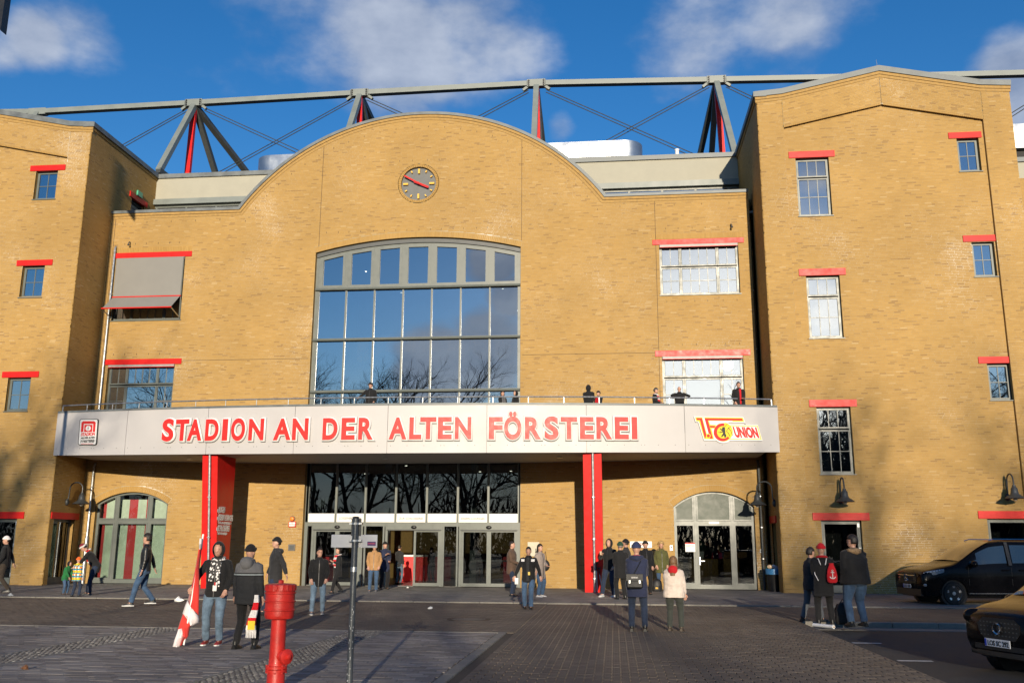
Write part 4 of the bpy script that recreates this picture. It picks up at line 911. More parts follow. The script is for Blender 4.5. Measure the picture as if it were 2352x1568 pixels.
layer('ball_seam', EBK, [[(1012, 590), (1040, 548), (1072, 522), (1075, 527), (1045, 553), (1018, 592)], [(1037, 538), (1042, 536), (1080, 580), (1103, 642), (1097, 643), (1075, 585)], [(1016, 588), (1021, 586), (1050, 615), (1067, 653), (1061, 655), (1045, 620)], [(998, 524), (1012, 500), (1033, 488), (1036, 492), (1016, 505), (1003, 526)], [(905, 592), (940, 608), (938, 613), (906, 597)]], .02, .067)
def sheared(name, s, box, parent_thing, mt, P, t, n, f, shear, off=.03):
    x0, y0, x1, y1 = box; me = glyph(s, off, 0, 0, mt, .004); A, B, C = hit(P, n, *f(x0, y1)), hit(P, n, *f(x1, y1)), hit(P, n, *f(x0, y0))
    lo, hi, sc = fit_glyph(me, (B-A).length, (C-A).length); h = (C-A).length; w = (B-A).length
    co = np.empty(len(me.vertices)*3); me.vertices.foreach_get('co', co); co = co.reshape(-1, 3); co[:, 0] -= shear*w*co[:, 1]/h; me.vertices.foreach_set('co', co.ravel()); me.update()
    o = link(name, me); M = Matrix((t, Vector((0, 0, 1)), n)).transposed(); o.rotation_euler = M.to_euler(); o.location = (A+B)/2+n*.058; return on(o, parent_thing)
sheared('lettering', 'UNION', (1143, 529, 1462, 676), emb, SIGNRED, P, t, n, f5, .115, .05)
f1 = lambda x, y: (x/2.296, 1365+y/2.296); P, t, n = plane_at(356/1.7415); c0 = hit(P, n, 356, 1728)
lg = tag(empty('stadium_badge', tuple(c0)), 'small white plate with red arch symbol on the left end of the balcony', 'sign')
def rr(x0, y0, x1, y1, r): return [(a+r*math.cos(R_(q)), b+r*math.sin(R_(q))) for a, b, q0 in ((x1-r, y1-r, 0), (x0+r, y1-r, 90), (x0+r, y0+r, 180), (x1-r, y0+r, 270)) for q in (q0, q0+30, q0+60, q0+90)]
sk = lambda pts: [(x-(y-832)*.075, y) for x, y in pts]
def layer1(name, material, shapes, d0, d1):
    m = MB()
    for s in shapes: flat(m, P, t, n, sk(s), d0, d1, f1)
    return on(m.build(name, material), lg)
layer1('rim', EBK, [rr(733, 712, 903, 952, 16)], .01, .05); layer1('plate', SIGNWH, [rr(739, 718, 897, 946, 12)], .02, .055)
layer1('red_arch', SIGNRED, [[(753, 832), (753, 745), (768, 733), (868, 733), (883, 745), (883, 832), (862, 832), (862, 758), (775, 758), (775, 832)], [(782, 832), (782, 766), (855, 766), (855, 832)], [(762, 938), (874, 938), (874, 942), (762, 942)]], .02, .06)
layer1('clock_symbol', SIGNWH, [circ(819, 799, 24)], .02, .064); layer1('clock_hand', EBK, [[(817, 780), (820, 780), (820, 822), (817, 822)], circ(819, 799, 5, 10)], .02, .067)
for s, y0, y1, x0, x1, mt in (('STADION', 838, 868, 757, 882, SIGNRED), ('AN DER ALTEN', 876, 894, 757, 882, EBK), ('FÖRSTEREI', 899, 929, 757, 882, EBK)):
    sheared('lettering', s, (x0-(y1-832)*.075, y0, x1-(y1-832)*.075, y1), lg, mt, P, t, n, f1, -.01, .04)
# ---- red fin columns with downpipes
def column(pxa, pxb, lab):
    xa, xb = at(pxa, 1045, Y=-4.3)[0], at(pxb, 1045, Y=-4.3)[0]; xm = (xa+xb)/2
    c = tag(empty('red_column', (xm, -2.8, 0)), lab, 'column'); w = (xb-xa)/2; yt = fy(xm)+.22
    m = MB(); m.loft([[(-w, -.45, 0), (w, -.45, 0), (w, .6, 0), (-w, .6, 0)], [(-w, yt+2.8, fzb(xm)+.01), (w, yt+2.8, fzb(xm)+.01), (w, .6, fzb(xm)+.01), (-w, .6, fzb(xm)+.01)]]); m.build('shaft', RED, c)
    pts = [(.02, yt+2.8-.07, fzb(xm)), (.02, -.52, .02)]; d = MB(); d.tube(pts, .05, 10); d.build('downpipe', GALV, c, smooth=True)
    for k in (.32, .62, .9):
        p = Vector(pts[0]).lerp(Vector(pts[1]), k); MB().lathe([(.075, -.02), (.075, .02)], p, 10).build('pipe_clip', GALV, c)
    return c, w, xm
colL, wL, xmL = column(456, 491, 'red fin column with white lettering on its side, behind the youth with the flag')
colR, wR, xmR = column(1338, 1381, 'red fin column with crutches leaning at its foot, right of the entrance')
COLW = mat('painted_white_letters', (.72, .72, .7), .6)
f7 = lambda x, y: (700+x/2.5286, 1780+y/2.5286)
def col_text(s, x0, x1, yb, h, off=.02):
    A = at(*(q/1.7415 for q in f7(x0, yb)), X=xmL+wL+.004); B = at(*(q/1.7415 for q in f7(x1, yb)), X=xmL+wL+.004)
    o = text_obj('lettering', s, None, (xmL+wL+.006, A[1], A[2]), width=B[1]-A[1], height=h, mat_=COLW, offset=off, rot=(PI/2, 0, PI/2)); on(o, colL)
for s, x0, x1, yb, h in (('LOGEN', 446, 503, 678, .24), ('EISERN LOUNGES', 441, 583, 757, .24), ('BLÖCKE A2|B1|B2|B3|C1', 438, 566, 793, .13), ('SCHLOSSEREI', 433, 547, 866, .24), ('BLÖCKE B1|B2|B3', 432, 524, 900, .13)): col_text(s, x0, x1, yb, h)
for x0, yb in ((429, 668), (425, 745), (419, 854)):
    A = at(*(q/1.7415 for q in f7(x0, yb)), X=xmL+wL+.004); m = MB(); y, z = A[1], A[2]; X = xmL+wL+.003
    m.prism([(y, z-.03), (y+.12, z-.03), (y+.12, z-.1), (y+.24, z+.03), (y+.12, z+.16), (y+.12, z+.09), (y, z+.09)], 'x', X, X+.004); on(m.build('arrow', COLW), colL)
# ---- downpipes in the corners
def downpipe(x, y, z0, z1, mt, lab, clips, head=True):
    o = tag(empty('downpipe', (x, y, z0)), lab, 'drainpipe'); h = z1-z0; m = MB(); m.tube([(0, 0, 0), (0, 0, h-.12), (0, .06, h-.02), (0, .2, h)] if head else [(0, 0, 0), (0, 0, h)], .052, 10); m.build('pipe', mt, o, smooth=True)
    for z in clips: MB().lathe([(.07, -.02), (.07, .02)], (0, 0, z), 10).build('pipe_clip', GALV, o); MB().bar((0, 0, z), (0, .15, z), .02).build('clip_arm', GALV, o)
    return o
p = at(265, 565, Y=-.1); downpipe(p[0], -.1, 6.12, p[2], GALV, 'galvanised downpipe in the corner above the left balcony end', (1.2, 3.8, 6.4, 8.4))
p = at(198, 1250, Y=-.1); o = downpipe(p[0], -.1, 0, 5.0, GALV, 'galvanised downpipe below the balcony beside the round-headed glass door with striped blinds', (1.6, 2.9, 4.0))
MB().lathe([(.075, 0), (.075, 1.9), (.06, 1.95)], (0, 0, 0), 12).build('stand_pipe', GALV, o)
p = at(1719, 520, Y=.25); downpipe(p[0]+.03, .25, 6.1, p[2], STEELD, 'dark downpipe in the shaded recess beside the two bright windows', (1.5, 3.5, 6, 8.5))
p = at(1758, 1250, Y=-.2); downpipe(5.75, -.12, 0, 5.0, STEELD, 'dark downpipe in the shade above the full litter bin', (1.2, 2.4, 3.6))
# ---- gooseneck wall lamps
LAMPM = mat('lamp_grey', (.05, .055, .058), .45, .3, var=.15)
def lamp(p, d, lab):
    """p: lamp plate on the wall; d: outward direction"""
    o = tag(empty('wall_lamp', tuple(p)), lab, 'wall lamp', 'gooseneck wall lamps'); d = Vector(d)
    m = MB(); m.ell(d*.03, (.09, .09, .14)); m.build('wall_plate', LAMPM, o, smooth=True); m = MB()
    m.tube([d*.04, d*.08+Vector((0, 0, .2)), d*.10+Vector((0, 0, .55))]+[d*(.38-.28*math.cos(a))+Vector((0, 0, .55+.26*math.sin(a))) for a in np.linspace(.3, PI, 9)]+[d*.66+Vector((0, 0, .36))], .028, 8); m.build('arm', LAMPM, o, smooth=True)
    m = MB(); m.lathe([(.0, .40), (.06, .40), (.065, .33), (.11, .28), (.125, .14), (.15, .07), (.30, -.03), (.345, -.075), (.335, -.08), (.28, -.04), (.1, .0), (0, .02)], d*.66, 22); m.build('lamp_shade', LAMPM, o, smooth=40)
    MB().ell(d*.66+Vector((0, 0, -.06)), (.09, .09, .1)).build('bulb_globe', mat('pale_globe', (.5, .5, .46), .3), o, smooth=True)
f3 = lambda x, y: ((3072+x/1.887)/1.7415, (1900+y/1.887)/1.7415)
yl = YT+REC
p = at(*f3(548, 190), Y=yl); lamp(p, (0, -1, 0), 'gooseneck wall lamp over the narrow glass door, behind the large man in a black coat')
p = at(*f3(1806, 165), Y=yl); lamp(p, (0, -1, 0), 'gooseneck wall lamp over the door behind the parked black van')
p = at(0, 1150, Y=yl); lamp((p[0]-.35, yl, p[2]), (.3, -.95, 0), 'gooseneck wall lamp over the door at the left end, partly cut off')
p = at(640/2.412/1.7415, (1750+620/2.412)/1.7415, X=XL); lamp((XL, p[1], p[2]), (1, 0, 0), 'gooseneck wall lamp over the shaded side door, beside the round-headed door with striped blinds')
p = at((2900+485/2.412)/1.7415, (1750+630/2.412)/1.7415, X=XR); lamp((XR, p[1], p[2]), (-1, 0, 0), 'gooseneck wall lamp in the dark recess above the litter bin')
# ---- small plates on the wall
def plate(nm, pa, pb, lab, cat, mt, Y=0, d=.04):
    a, b = at(*pa, Y=Y), at(*pb, Y=Y); o = tag(empty(nm, ((a[0]+b[0])/2, Y, min(a[2], b[2]))), lab, cat); w, h = abs(b[0]-a[0])/2, abs(a[2]-b[2]); MB().cbox((-w, -d-.012, 0), (w, 0, h), .008).build('plate', mt, o); return o, w, h
o, w, h = plate('wall_sign', (664, 1197), (680, 1210), 'small white sign with red rims and an arrow under the orange lamp', 'sign', RED)
for z0, z1 in ((.03, h*.46), (h*.54, h-.03)): MB().box((-w+.03, -.058, z0), (w-.03, -.052, z1)).build('face', WHITE, o)
MB().prism([(-.12, h*.22), (.08, h*.22), (.08, h*.15), (.15, h*.25), (.08, h*.35), (.08, h*.28), (-.12, h*.28)], 'y', -.062, -.058).build('arrow', EBK, o)
text_obj('lettering', 'WC', o, (0, -.06, h*.66), height=h*.18, mat_=EBK, offset=.02, align='CENTER')
p = at(672, 1191, Y=0); o = tag(empty('signal_lamp', (p[0], 0, p[2])), 'round orange signal lamp on the brick wall above the arrow sign', 'signal lamp'); MB().lathe([(.1, 0), (.1, -.05), (.075, -.12), (0, -.13)], (0, 0, 0), 16, 'y').build('lens', mat('orange_lens', (.75, .2, .02), .25), o, smooth=True); MB().lathe([(.12, 0), (.12, -.03)], (0, 0, 0), 16, 'y').build('collar', GREYD, o)
o, w, h = plate('wall_box', (663, 1249), (678, 1264), 'square dark metal letter box set in the brick wall left of the entrance', 'letter box', mat('box_grey', (.12, .11, .1), .5)); MB().box((-w+.05, -.07, .05), (w-.05, -.05, h-.05)).build('flap', GREYD, o)
o, w, h = plate('house_number', (1212, 1244), (1239, 1277), 'beige panel with number on the brick wall right of the entrance', 'panel', mat('beige_panel', (.52, .48, .38), .7)); text_obj('lettering', '13', o, (w*.7, -.056, .12), height=.2, mat_=EBK, offset=.02, align='CENTER')
f8 = lambda x, y: ((2048+x/1.887)/1.7415, (1900+y/1.887)/1.7415)
o, w, h = plate('wall_sign', f8(890, 497), f8(1056, 547), 'wide white sign with red symbol behind the group at the column', 'sign', WHITE); MB().box((-w+.1, -.06, .1), (-w+.42, -.052, h-.1)).build('symbol', RED, o); text_obj('lettering', 'DER', o, (-w*.1, -.056, h*.35), height=h*.4, mat_=RED, offset=.03); text_obj('lettering', '→', o, (w*.55, -.056, h*.3), height=h*.3, mat_=EBK, offset=.01)
o, w, h = plate('intercom', f8(1190, 527), f8(1214, 568), 'grey intercom panel with buttons left of the reception door', 'intercom', GALV); MB().box((-w*.6, -.065, h*.4), (w*.6, -.052, h*.85)).build('screen', BLACK, o)
o, w, h = plate('switch_box', f8(1870, 557), f8(1884, 586), 'small white switch box right of the reception door', 'switch', WHITE); MB().box((-w*.5, -.06, h*.3), (w*.5, -.052, h*.7)).build('switch_key', GREY, o)
# ---- roof structure: fans of struts under a long beam
YA = 10.0
beam = tag(empty('roof_truss', tuple(at(1232, 192, Y=YA))), 'long grey roof beam on fans of steel struts, one strut red in each', 'roof truss')
apx = [(88, 258), (447, 238), (827, 215), (1232, 193), (1645, 185), (2100, 176), (2420, 168)]
A_ = [Vector(at(x, y, Y=YA)) for x, y in apx]; A_.insert(0, Vector(at(-160, 261, Y=YA)))
for a, b in zip(A_[:-1], A_[1:]):
    d = (b-a).normalized(); m = MB(); m.bar(a+d*.5, b-d*.5, .36, .29); on(m.build('top_beam', STEELG), beam)
legs = [[((365, 393), -3.4, 0, 1.0), ((430, 410), -.1, 1, 1.5), ((497, 403), 2.6, 0, 1.6), ((572, 402), 4.2, 2, 1.5)], [((803, 293), -2.0, 0, 2.2), ((826, 284), -.1, 1, 2.2), ((841, 278), 1.2, 0, 2.2), ((855, 276), 2.2, 2, 2.2)],
        [((1227, 312), -2.2, 0, 1.8), ((1235, 314), -.1, 1, 1.8), ((1240, 318), 1.4, 0, 1.8), ((1246, 319), 2.6, 2, 1.8)], [((1683, 335), -3, 0, 1.15), ((1660, 362), -.1, 1, 1.5), ((1634, 362), 2.4, 0, 1.5), ((1606, 362), 4.0, 2, 1.5)]]
m = MB(); m.bar(A_[1]-Vector((.55, 0, 0)), A_[1]+Vector((.55, 0, 0)), .34, .40); on(m.build('node', STEELG), beam); m = MB(); m.bar(A_[1], A_[1]+Vector((0, -2.6, -5)), .28); on(m.build('strut', STEELG), beam)
for i, g in enumerate(legs):
    a = A_[i+2]
    for (q, dy, k, ex) in g:
        b = Vector(at(*q, Y=YA+dy)); e = a+(b-a)*ex; m = MB(); m.bar(a-Vector((0, 0, .1)), e, .30 if k != 1 else .24, .30, up=(1, 0, 0)); on(m.build('strut', RED if k == 1 else (STEELG if k == 0 and dy < 0 else STEELD)), beam)
    n = MB(); n.bar(a-Vector((.52, 0, 0)), a+Vector((.52, 0, 0)), .36, .42); on(n.build('node', STEELG), beam)
    for s in (-1, 1):
        b_ = MB()
        for k in range(3): b_.lathe([(.05, 0), (.05, -.05)], a+Vector((s*.42, -.18, .12-k*.13)), 8, 'y')
        on(b_.build('bolt', BLACK), beam); g_ = MB(); g_.bar(a+Vector((s*.42, 0, -.12)), a+Vector((s*.75, 0, -.38)), .2, .14); on(g_.build('gusset', STEELG), beam)
    if i == 0: f = Vector(at(365, 393, Y=YA-3.4)); m = MB(); m.bar(f+Vector((0, -.1, 0)), f+Vector((.9, 5, -.6)), .3); on(m.build('foot_beam', STEELD), beam)
for a, b, dy in (((470, 248), (700, 352), 1), ((812, 225), (480, 408), 2.2), ((432, 249), (265, 342), 1), ((842, 224), (960, 276), 1), ((1214, 207), (1080, 277), 1), ((1254, 206), (1622, 366), 1.5), ((1629, 195), (1290, 378), 2), ((1667, 194), (1740, 228), .5), ((2420, 200), (2320, 262), 1), ((105, 274), (190, 315), 1)):
    P0, P1 = Vector(at(*a, Y=YA)), Vector(at(*b, Y=YA+dy))
    for k in (0, 1): q = Vector((0, 0, -.16*k)); m = MB(); m.tube([P0+q, P1+q*1.3], .026, 6); on(m.build('brace_rod', STEELD), beam)
# ---- ventilation casings on the roof
STEEL = mat('bright_sheet_steel', (.42, .45, .48), .34, .9, var=.06, scale=1.5)
def duct(xa, xb, y0, y1, z0, z1, rnd, lab):
    o = tag(empty('ventilation_duct', ((xa+xb)/2, (y0+y1)/2, z0)), lab, 'ventilation duct'); r = .9; m = MB()
    pl = [(xa, y0), (xb-r, y0)]+[(xb-r+r*math.sin(t), y0+r-r*math.cos(t)) for t in np.linspace(.2, PI/2, 7)]+[(xb, y1), (xa, y1)] if rnd > 0 else [(xb, y0), (xb, y1), (xa, y1)]+[(xa+r-r*math.cos(t), y0+r-r*math.sin(t)) for t in np.linspace(0, PI/2, 8)]
    m.prism(pl, 'z', z0, z1); on(m.build('casing', STEEL, smooth=30), o)
    n = max(2, int((xb-xa)/1.5)); c = MB()
    L, R2 = (xa, xb-r) if rnd > 0 else (xa+r, xb)
    for i in range(n):
        a, b = L+(R2-L)*i/n, L+(R2-L)*(i+1)/n; mm = MB(); mid = ((a+b)/2, y0-.03, (z0+z1)/2)
        mm.add([(a+.01, y0-.004, z0+.01), (b-.01, y0-.004, z0+.01), (b-.01, y0-.004, z1-.01), (a+.01, y0-.004, z1-.01), mid], [(0, 1, 4), (1, 2, 4), (2, 3, 4), (3, 0, 4)]); on(mm.build('panel', STEEL), o)
    b = MB(); b.box((xa+.2, y0+.3, z0-.35), (xb-.5, y1-.3, z0)); on(b.build('base', DARK), o)
a, b = at(1240, 323, Y=5), at(1480, 365, Y=5); z1, z0 = at(1400, 323, Y=5)[2], at(1400, 359, Y=5)[2]; duct(a[0]-1, b[0]-.05, 5, 7.2, z0, z1, 1, 'long bright steel ventilation duct with creased panels and rounded end, right of the round gable')
a, b = at(581, 370, Y=5), at(700, 370, Y=5); z1, z0 = at(620, 356, Y=5)[2], at(620, 395, Y=5)[2]; duct(a[0], b[0]+1.2, 5, 7.2, z0, z1, -1, 'bright steel ventilation duct with rounded end, left of the round gable')
a = at(2325, 285, Y=5); z0 = at(2330, 340, Y=5)[2]; duct(a[0]-1.5, a[0]+6, 5, 7.2, z0, a[2], 1, 'bright steel ventilation duct at the right edge, beyond the tower')
for q, lab in (((1555, 367), 'short white vent pipe on the flat roof edge beside the long steel duct'),):
    p = at(1556, 378, Y=4.2); o = tag(empty('vent_pipe', (p[0], 4.2, 19.75)), lab, 'vent pipe'); MB().lathe([(.09, 0), (.09, .45), (.11, .46), (.11, .52)], (0, 0, 0), 12).build('pipe', WHITE, o); MB().lathe([(.14, 0), (.14, .03)], (0, 0, 0), 12).build('flange', ZINC, o)
p = at(2014, 137, Y=YT+.2); o = tag(empty('lightning_rod', (p[0], YT+.2, 20.7)), 'thin lightning rod on the peak of the right tower', 'lightning rod'); MB().tube([(0, 0, 0), (-.03, 0, p[2]-20.7)], [.02, .006], 6).build('rod', GALV, o); MB().lathe([(.06, 0), (.05, .06)], (0, 0, 0), 10).build('base', GALV, o)
# ================================================================ the ground
BROWN = paver_mat('brown_paving', [(0, (.108, .088, .068)), (.5, (.128, .105, .082)), (1, (.15, .124, .098))])
SLATE = paver_mat('grey_paving', [(0, (.155, .14, .126)), (.35, (.20, .181, .163)), (.75, (.24, .219, .198)), (1, (.29, .266, .243))])
SLAB = paver_mat('pavement_slabs', [(0, (.15, .142, .13)), (.5, (.195, .183, .168)), (1, (.24, .227, .21))])
COBB = paver_mat('cobble_stone', [(0, (.09, .086, .08)), (.5, (.14, .133, .124)), (1, (.21, .2, .185))], .6)
KERB = mat('kerb_stone', (.20, .187, .16), .8, var=.16, scale=6, bump=.3, bscale=40)
BED = mat('joint_sand', (.06, .05, .038), .95, var=.3, scale=20)
def ground_sheet(name, poly, z, material, top=True):
    m = MB(); m.add([(x, y, z) for x, y in poly], [tuple(range(len(poly)))]); o = m.build(name, material); o['kind'] = 'structure'; return o
ground_sheet('ground', [(-700, -500), (700, -500), (700, 900), (-700, 900)], -.16, mat('town_ground', (.09, .085, .075), .9, var=.25, scale=.15))
ISX, ISY = -2.3, -19.1                                # right side and back of the grey plaza field
road = ground_sheet('road', [(-60, -70), (4.2, -70), (4.2, -15.2), (60, -15.2), (60, -9.6), (-60, -9.6)], -.016, BED)
plaza = ground_sheet('plaza', [(-60, -70), (ISX, -70), (ISX, ISY), (-60, ISY)], -.012, mat('grey_joint_sand', (.085, .08, .075), .95, var=.3, scale=20))
pave = ground_sheet('pavement', [(-60, -9.75), (60, -9.75), (60, .3), (-60, .3)], .004, BED)
asph = ground_sheet('asphalt_road', [(4.15, -70), (60, -70), (60, -15.1), (4.15, -15.1)], -.12, mat('asphalt', (.028, .028, .030), .85, var=.25, scale=3, bump=.6, bscale=120))
def lay(parent, x0, x1, y0, y1, pw, ph, gx, gy, z, name, material, bond=.5, single=None, skip=None, th=.03, jit=.003, tn=None):
    A = []; n = int((y1-y0)/ph)
    for i in range(n):
        y = y0+i*ph; x = x0-(pw*(bond*i % 1.0 if bond else 0)); 
        for k in range(int((x1-x0)/pw)+2):
            a, b = max(x+k*pw, x0)+gx/2, min(x+(k+1)*pw, x1)-gx/2
            if b-a > .03: A.append((a, b, y+gy/2, y+ph-gy/2, z-th, z, 0))
    A = np.array(A); A[:, 6] = np.clip(.5+.22*RNG.standard_normal(len(A)), 0, 1) if tn is None else tn(len(A)); A[:, 5] += RNG.random(len(A))*jit
    if skip is not None: A = A[~skip(A)]
    S = np.zeros(len(A), bool)
    if single is not None: S = single(A)
    o = slabs(name, (0, 0, 0), (1, 0, 0), (0, 1, 0), (0, 0, 1), A[~S], material, parent); o['kind'] = 'stuff'
    lib = {}
    for r in A[S]:
        w, h = r[1]-r[0], r[3]-r[2]; q = min(4, int(r[6]*5)); key = (round(w, 3), q)
        if key not in lib: me = slabs('', (0, 0, 0), (1, 0, 0), (0, 1, 0), (0, 0, 1), [(-w/2, w/2, -h/2, h/2, -th, 0, .1+q*.2)], material); me.name = name; lib[key] = me
        link(name, lib[key], parent, ((r[0]+r[1])/2, (r[2]+r[3])/2, r[5]))
# brown road pavers with open spacer joints; the nearest 290 are single objects
lay(road, -1.98, 4.2, -27.4, -9.85, .24, .16, .017, .002, 0, 'paver', BROWN, single=lambda A: (A[:, 3] < -23.75) & (A[:, 2] > -25.75) & (A[:, 0] > -1.8) & (A[:, 0] < 3.9), skip=None)
lay(road, -26, -1.98, ISY+.12, -9.85, .24, .16, .011, .002, 0, 'paver', BROWN)
lay(road, 4.2, 18, -15.05, -9.85, .24, .16, .011, .002, 0, 'paver', BROWN)
# grey plaza slabs, streaky light and dark
_cob = lambda A: ((A[:, 0] < -8.6) & (A[:, 1] > -9.35)) | ((A[:, 0] < -4.45) & (A[:, 1] > -5.25))
_sk = lambda A: ((A[:, 1] > -9.45) & (A[:, 0] < -8.62)) | ((A[:, 1] > -5.28) & (A[:, 0] < -4.48))
for xa, xb in ((-24, -9.42), (-8.64, -5.26), (-4.5, ISX-.02)):
    lay(plaza, xa, xb, -27.6, ISY-.02, .32, .16, .008, .006, .0, 'paver', SLATE, bond=.33, single=(lambda A: (A[:, 3] < -24.7) & (A[:, 2] > -26.6) & (A[:, 0] > -6.8)) if xa > -9 else None, tn=lambda n: RNG.random(n))
for xc in (-9.03, -4.88):                             # cobble channels with a dished section
    A = []; bw, bh = .082, .088
    m = MB(); tn = []
    for i, y in enumerate(np.arange(-27.6, ISY-.05, bh)):
        for k in range(8):
            x = xc-.33+k*bw+(.03 if i % 2 else 0); a, b = bw*.43*(.85+.25*random.random()), bh*.43*(.85+.25*random.random()); x += bw/2+random.uniform(-.006, .006); yy = y+bh/2+random.uniform(-.006, .006)
            dz = -.014*(1-((x-xc)/.34)**2)+random.uniform(-.004, .006); q = .6
            m.add([(x-a, yy-b, dz-.03), (x+a, yy-b, dz-.03), (x+a, yy+b, dz-.03), (x-a, yy+b, dz-.03), (x-a, yy-b, dz), (x+a, yy-b, dz), (x+a, yy+b, dz), (x-a, yy+b, dz), (x-a*q, yy-b*q, dz+.014), (x+a*q, yy-b*q, dz+.014), (x+a*q, yy+b*q, dz+.014), (x-a*q, yy+b*q, dz+.014)],
                  [(0, 1, 5, 4), (1, 2, 6, 5), (2, 3, 7, 6), (3, 0, 4, 7), (4, 5, 9, 8), (5, 6, 10, 9), (6, 7, 11, 10), (7, 4, 8, 11), (8, 9, 10, 11)]); tn += [random.random()]*9
    me = m.mesh('cobble', COBB, fix=False); me.attributes.new('tone', 'FLOAT', 'FACE').data.foreach_set('value', tn); o = link('cobble', me, plaza); o['kind'] = 'stuff'
    b = MB(); b.loft([[(xc+u, yy, -.045 if abs(u) < .3 else -.02) for u in (-.38, -.3, .3, .38)] for yy in (-27.6, ISY)], cap=False, closed=False); b.build('channel_bed', BED, plaza)
    for s in (-1, 1):
        for y in np.arange(-27.6, ISY-.5, 1.0): MB().cbox((xc+s*.38-.04, y+.004, -.03), (xc+s*.38+.04, y+.996, .006), .006).build('edge_stone', KERB, plaza)
for y in np.arange(-27.6, ISY+.1, .8): MB().cbox((ISX, y+.004, -.03), (ISX+.16, min(y+.796, ISY+.1), .012), .008).build('edge_stone', KERB, plaza)
for x in np.arange(-24, ISX+.1, 1.0): MB().cbox((x+.004, ISY, -.03), (min(x+.996, ISX+.16), ISY+.1, .008), .006).build('edge_stone', KERB, plaza)
# pavement along the building
lay(pave, -30, 22, -9.6, -.0, .3, .2, .007, .007, .022, 'slab', SLAB, jit=.002)
for x in np.arange(-30, 22, 1.0): MB().cbox((x+.003, -9.76, -.05), (x+.997, -9.6, .03), .012).build('kerb_stone', KERB, pave)
# raised kerb and gutter along the asphalt, worn white dashes
for i, x in enumerate(np.arange(4.25, 22, 1.0)): MB().cbox((x+.004, -15.24, -.2), (x+.996, -15.06, .012), .018).build('kerb_stone', KERB, asph); MB().cbox((x+.004, -15.9, -.2), (x+.996, -15.25, -.108), .006).build('gutter_stone', mat('gutter_stone', (.17, .165, .15), .85, var=.2, bump=.3), asph)
ROADW = mat('worn_road_paint', (.48, .48, .46), .7, var=.35, scale=14)
for a, b in (((1958, 1475.5), (2022, 1475.5)), ((2062, 1516), (2140, 1516.5))):
    p, q = at(*a, Z=-.116), at(*b, Z=-.116); m = MB(); y = (p[1]+q[1])/2; m.add([(p[0], y-.09, -.116), (q[0], y-.09, -.116), (q[0], y+.06, -.116), (p[0], y+.06, -.116)], [(0, 1, 2, 3)]); m.build('parking_mark', ROADW, asph)
# sunken covers and litter
p = at(1076, 1422, Z=0); o = tag(empty('manhole_cover', (p[0], p[1], 0)), 'round iron-rimmed manhole cover in the brown paving', 'manhole cover')
IRON = mat('rusty_iron', (.055, .04, .03), .7, .4, var=.3, scale=12); MB().lathe([(.50, 0), (.50, .012), (.40, .012), (.40, 0)], (0, 0, 0), 36, cap=False).build('rim', IRON, o); MB().lathe([(.0, .0), (.395, .0), (.395, .008), (0, .010)], (0, 0, 0), 36).build('lid', mat('lid_concrete', (.13, .115, .095), .8, var=.2, scale=9), o)
p = at(755, 1409, Z=0); o = tag(empty('utility_cover', (p[0], p[1], 0)), 'flat rectangular utility cover in the road at the feet of the man with glasses', 'utility cover'); MB().box((-.55, -.4, 0), (.55, .4, .006)).build('frame', IRON, o); MB().box((-.5, -.35, .004), (.5, .35, .010)).build('lid', mat('lid_concrete', (.13, .115, .095), .8), o)
def scrap(px_, py_, s, lab, mt, nm='paper_scrap', cat='litter'):
    p = at(px_, py_, Z=.0); m = MB(); n = 7
    m.loft([[(s*(.5-random.random()*.35)*math.cos(2*PI*k/n)*w, s*(.3-random.random()*.15)*math.sin(2*PI*k/n)*w, z*s*(.7+.6*random.random())) for k in range(n)] for w, z in ((.9, .0), (1.15, .12), (.8, .3), (.2, .38))])
    o = m.build(nm, mt, loc=(p[0], p[1], .006)); tag(o, lab, cat)
scrap(410, 1381, .34, 'crumpled white paper lying on the road beside the youth with the flag', WHITE); scrap(24, 1369, .22, 'crushed clear plastic cup on the road at the left end', mat('clear_plastic', (.42, .44, .44), .2), 'plastic_cup')
scrap(988, 1398, .16, 'tiny paper scrap on the road in front of the middle doors', WHITE); scrap(58, 1537, .14, 'curled brown leaf on the grey plaza paving', mat('dead_leaf', (.12, .05, .02), .8), 'fallen_leaf', 'leaf')
scrap(936, 1350.5, .14, 'tiny white scrap on the pavement slabs in front of the open door', WHITE)
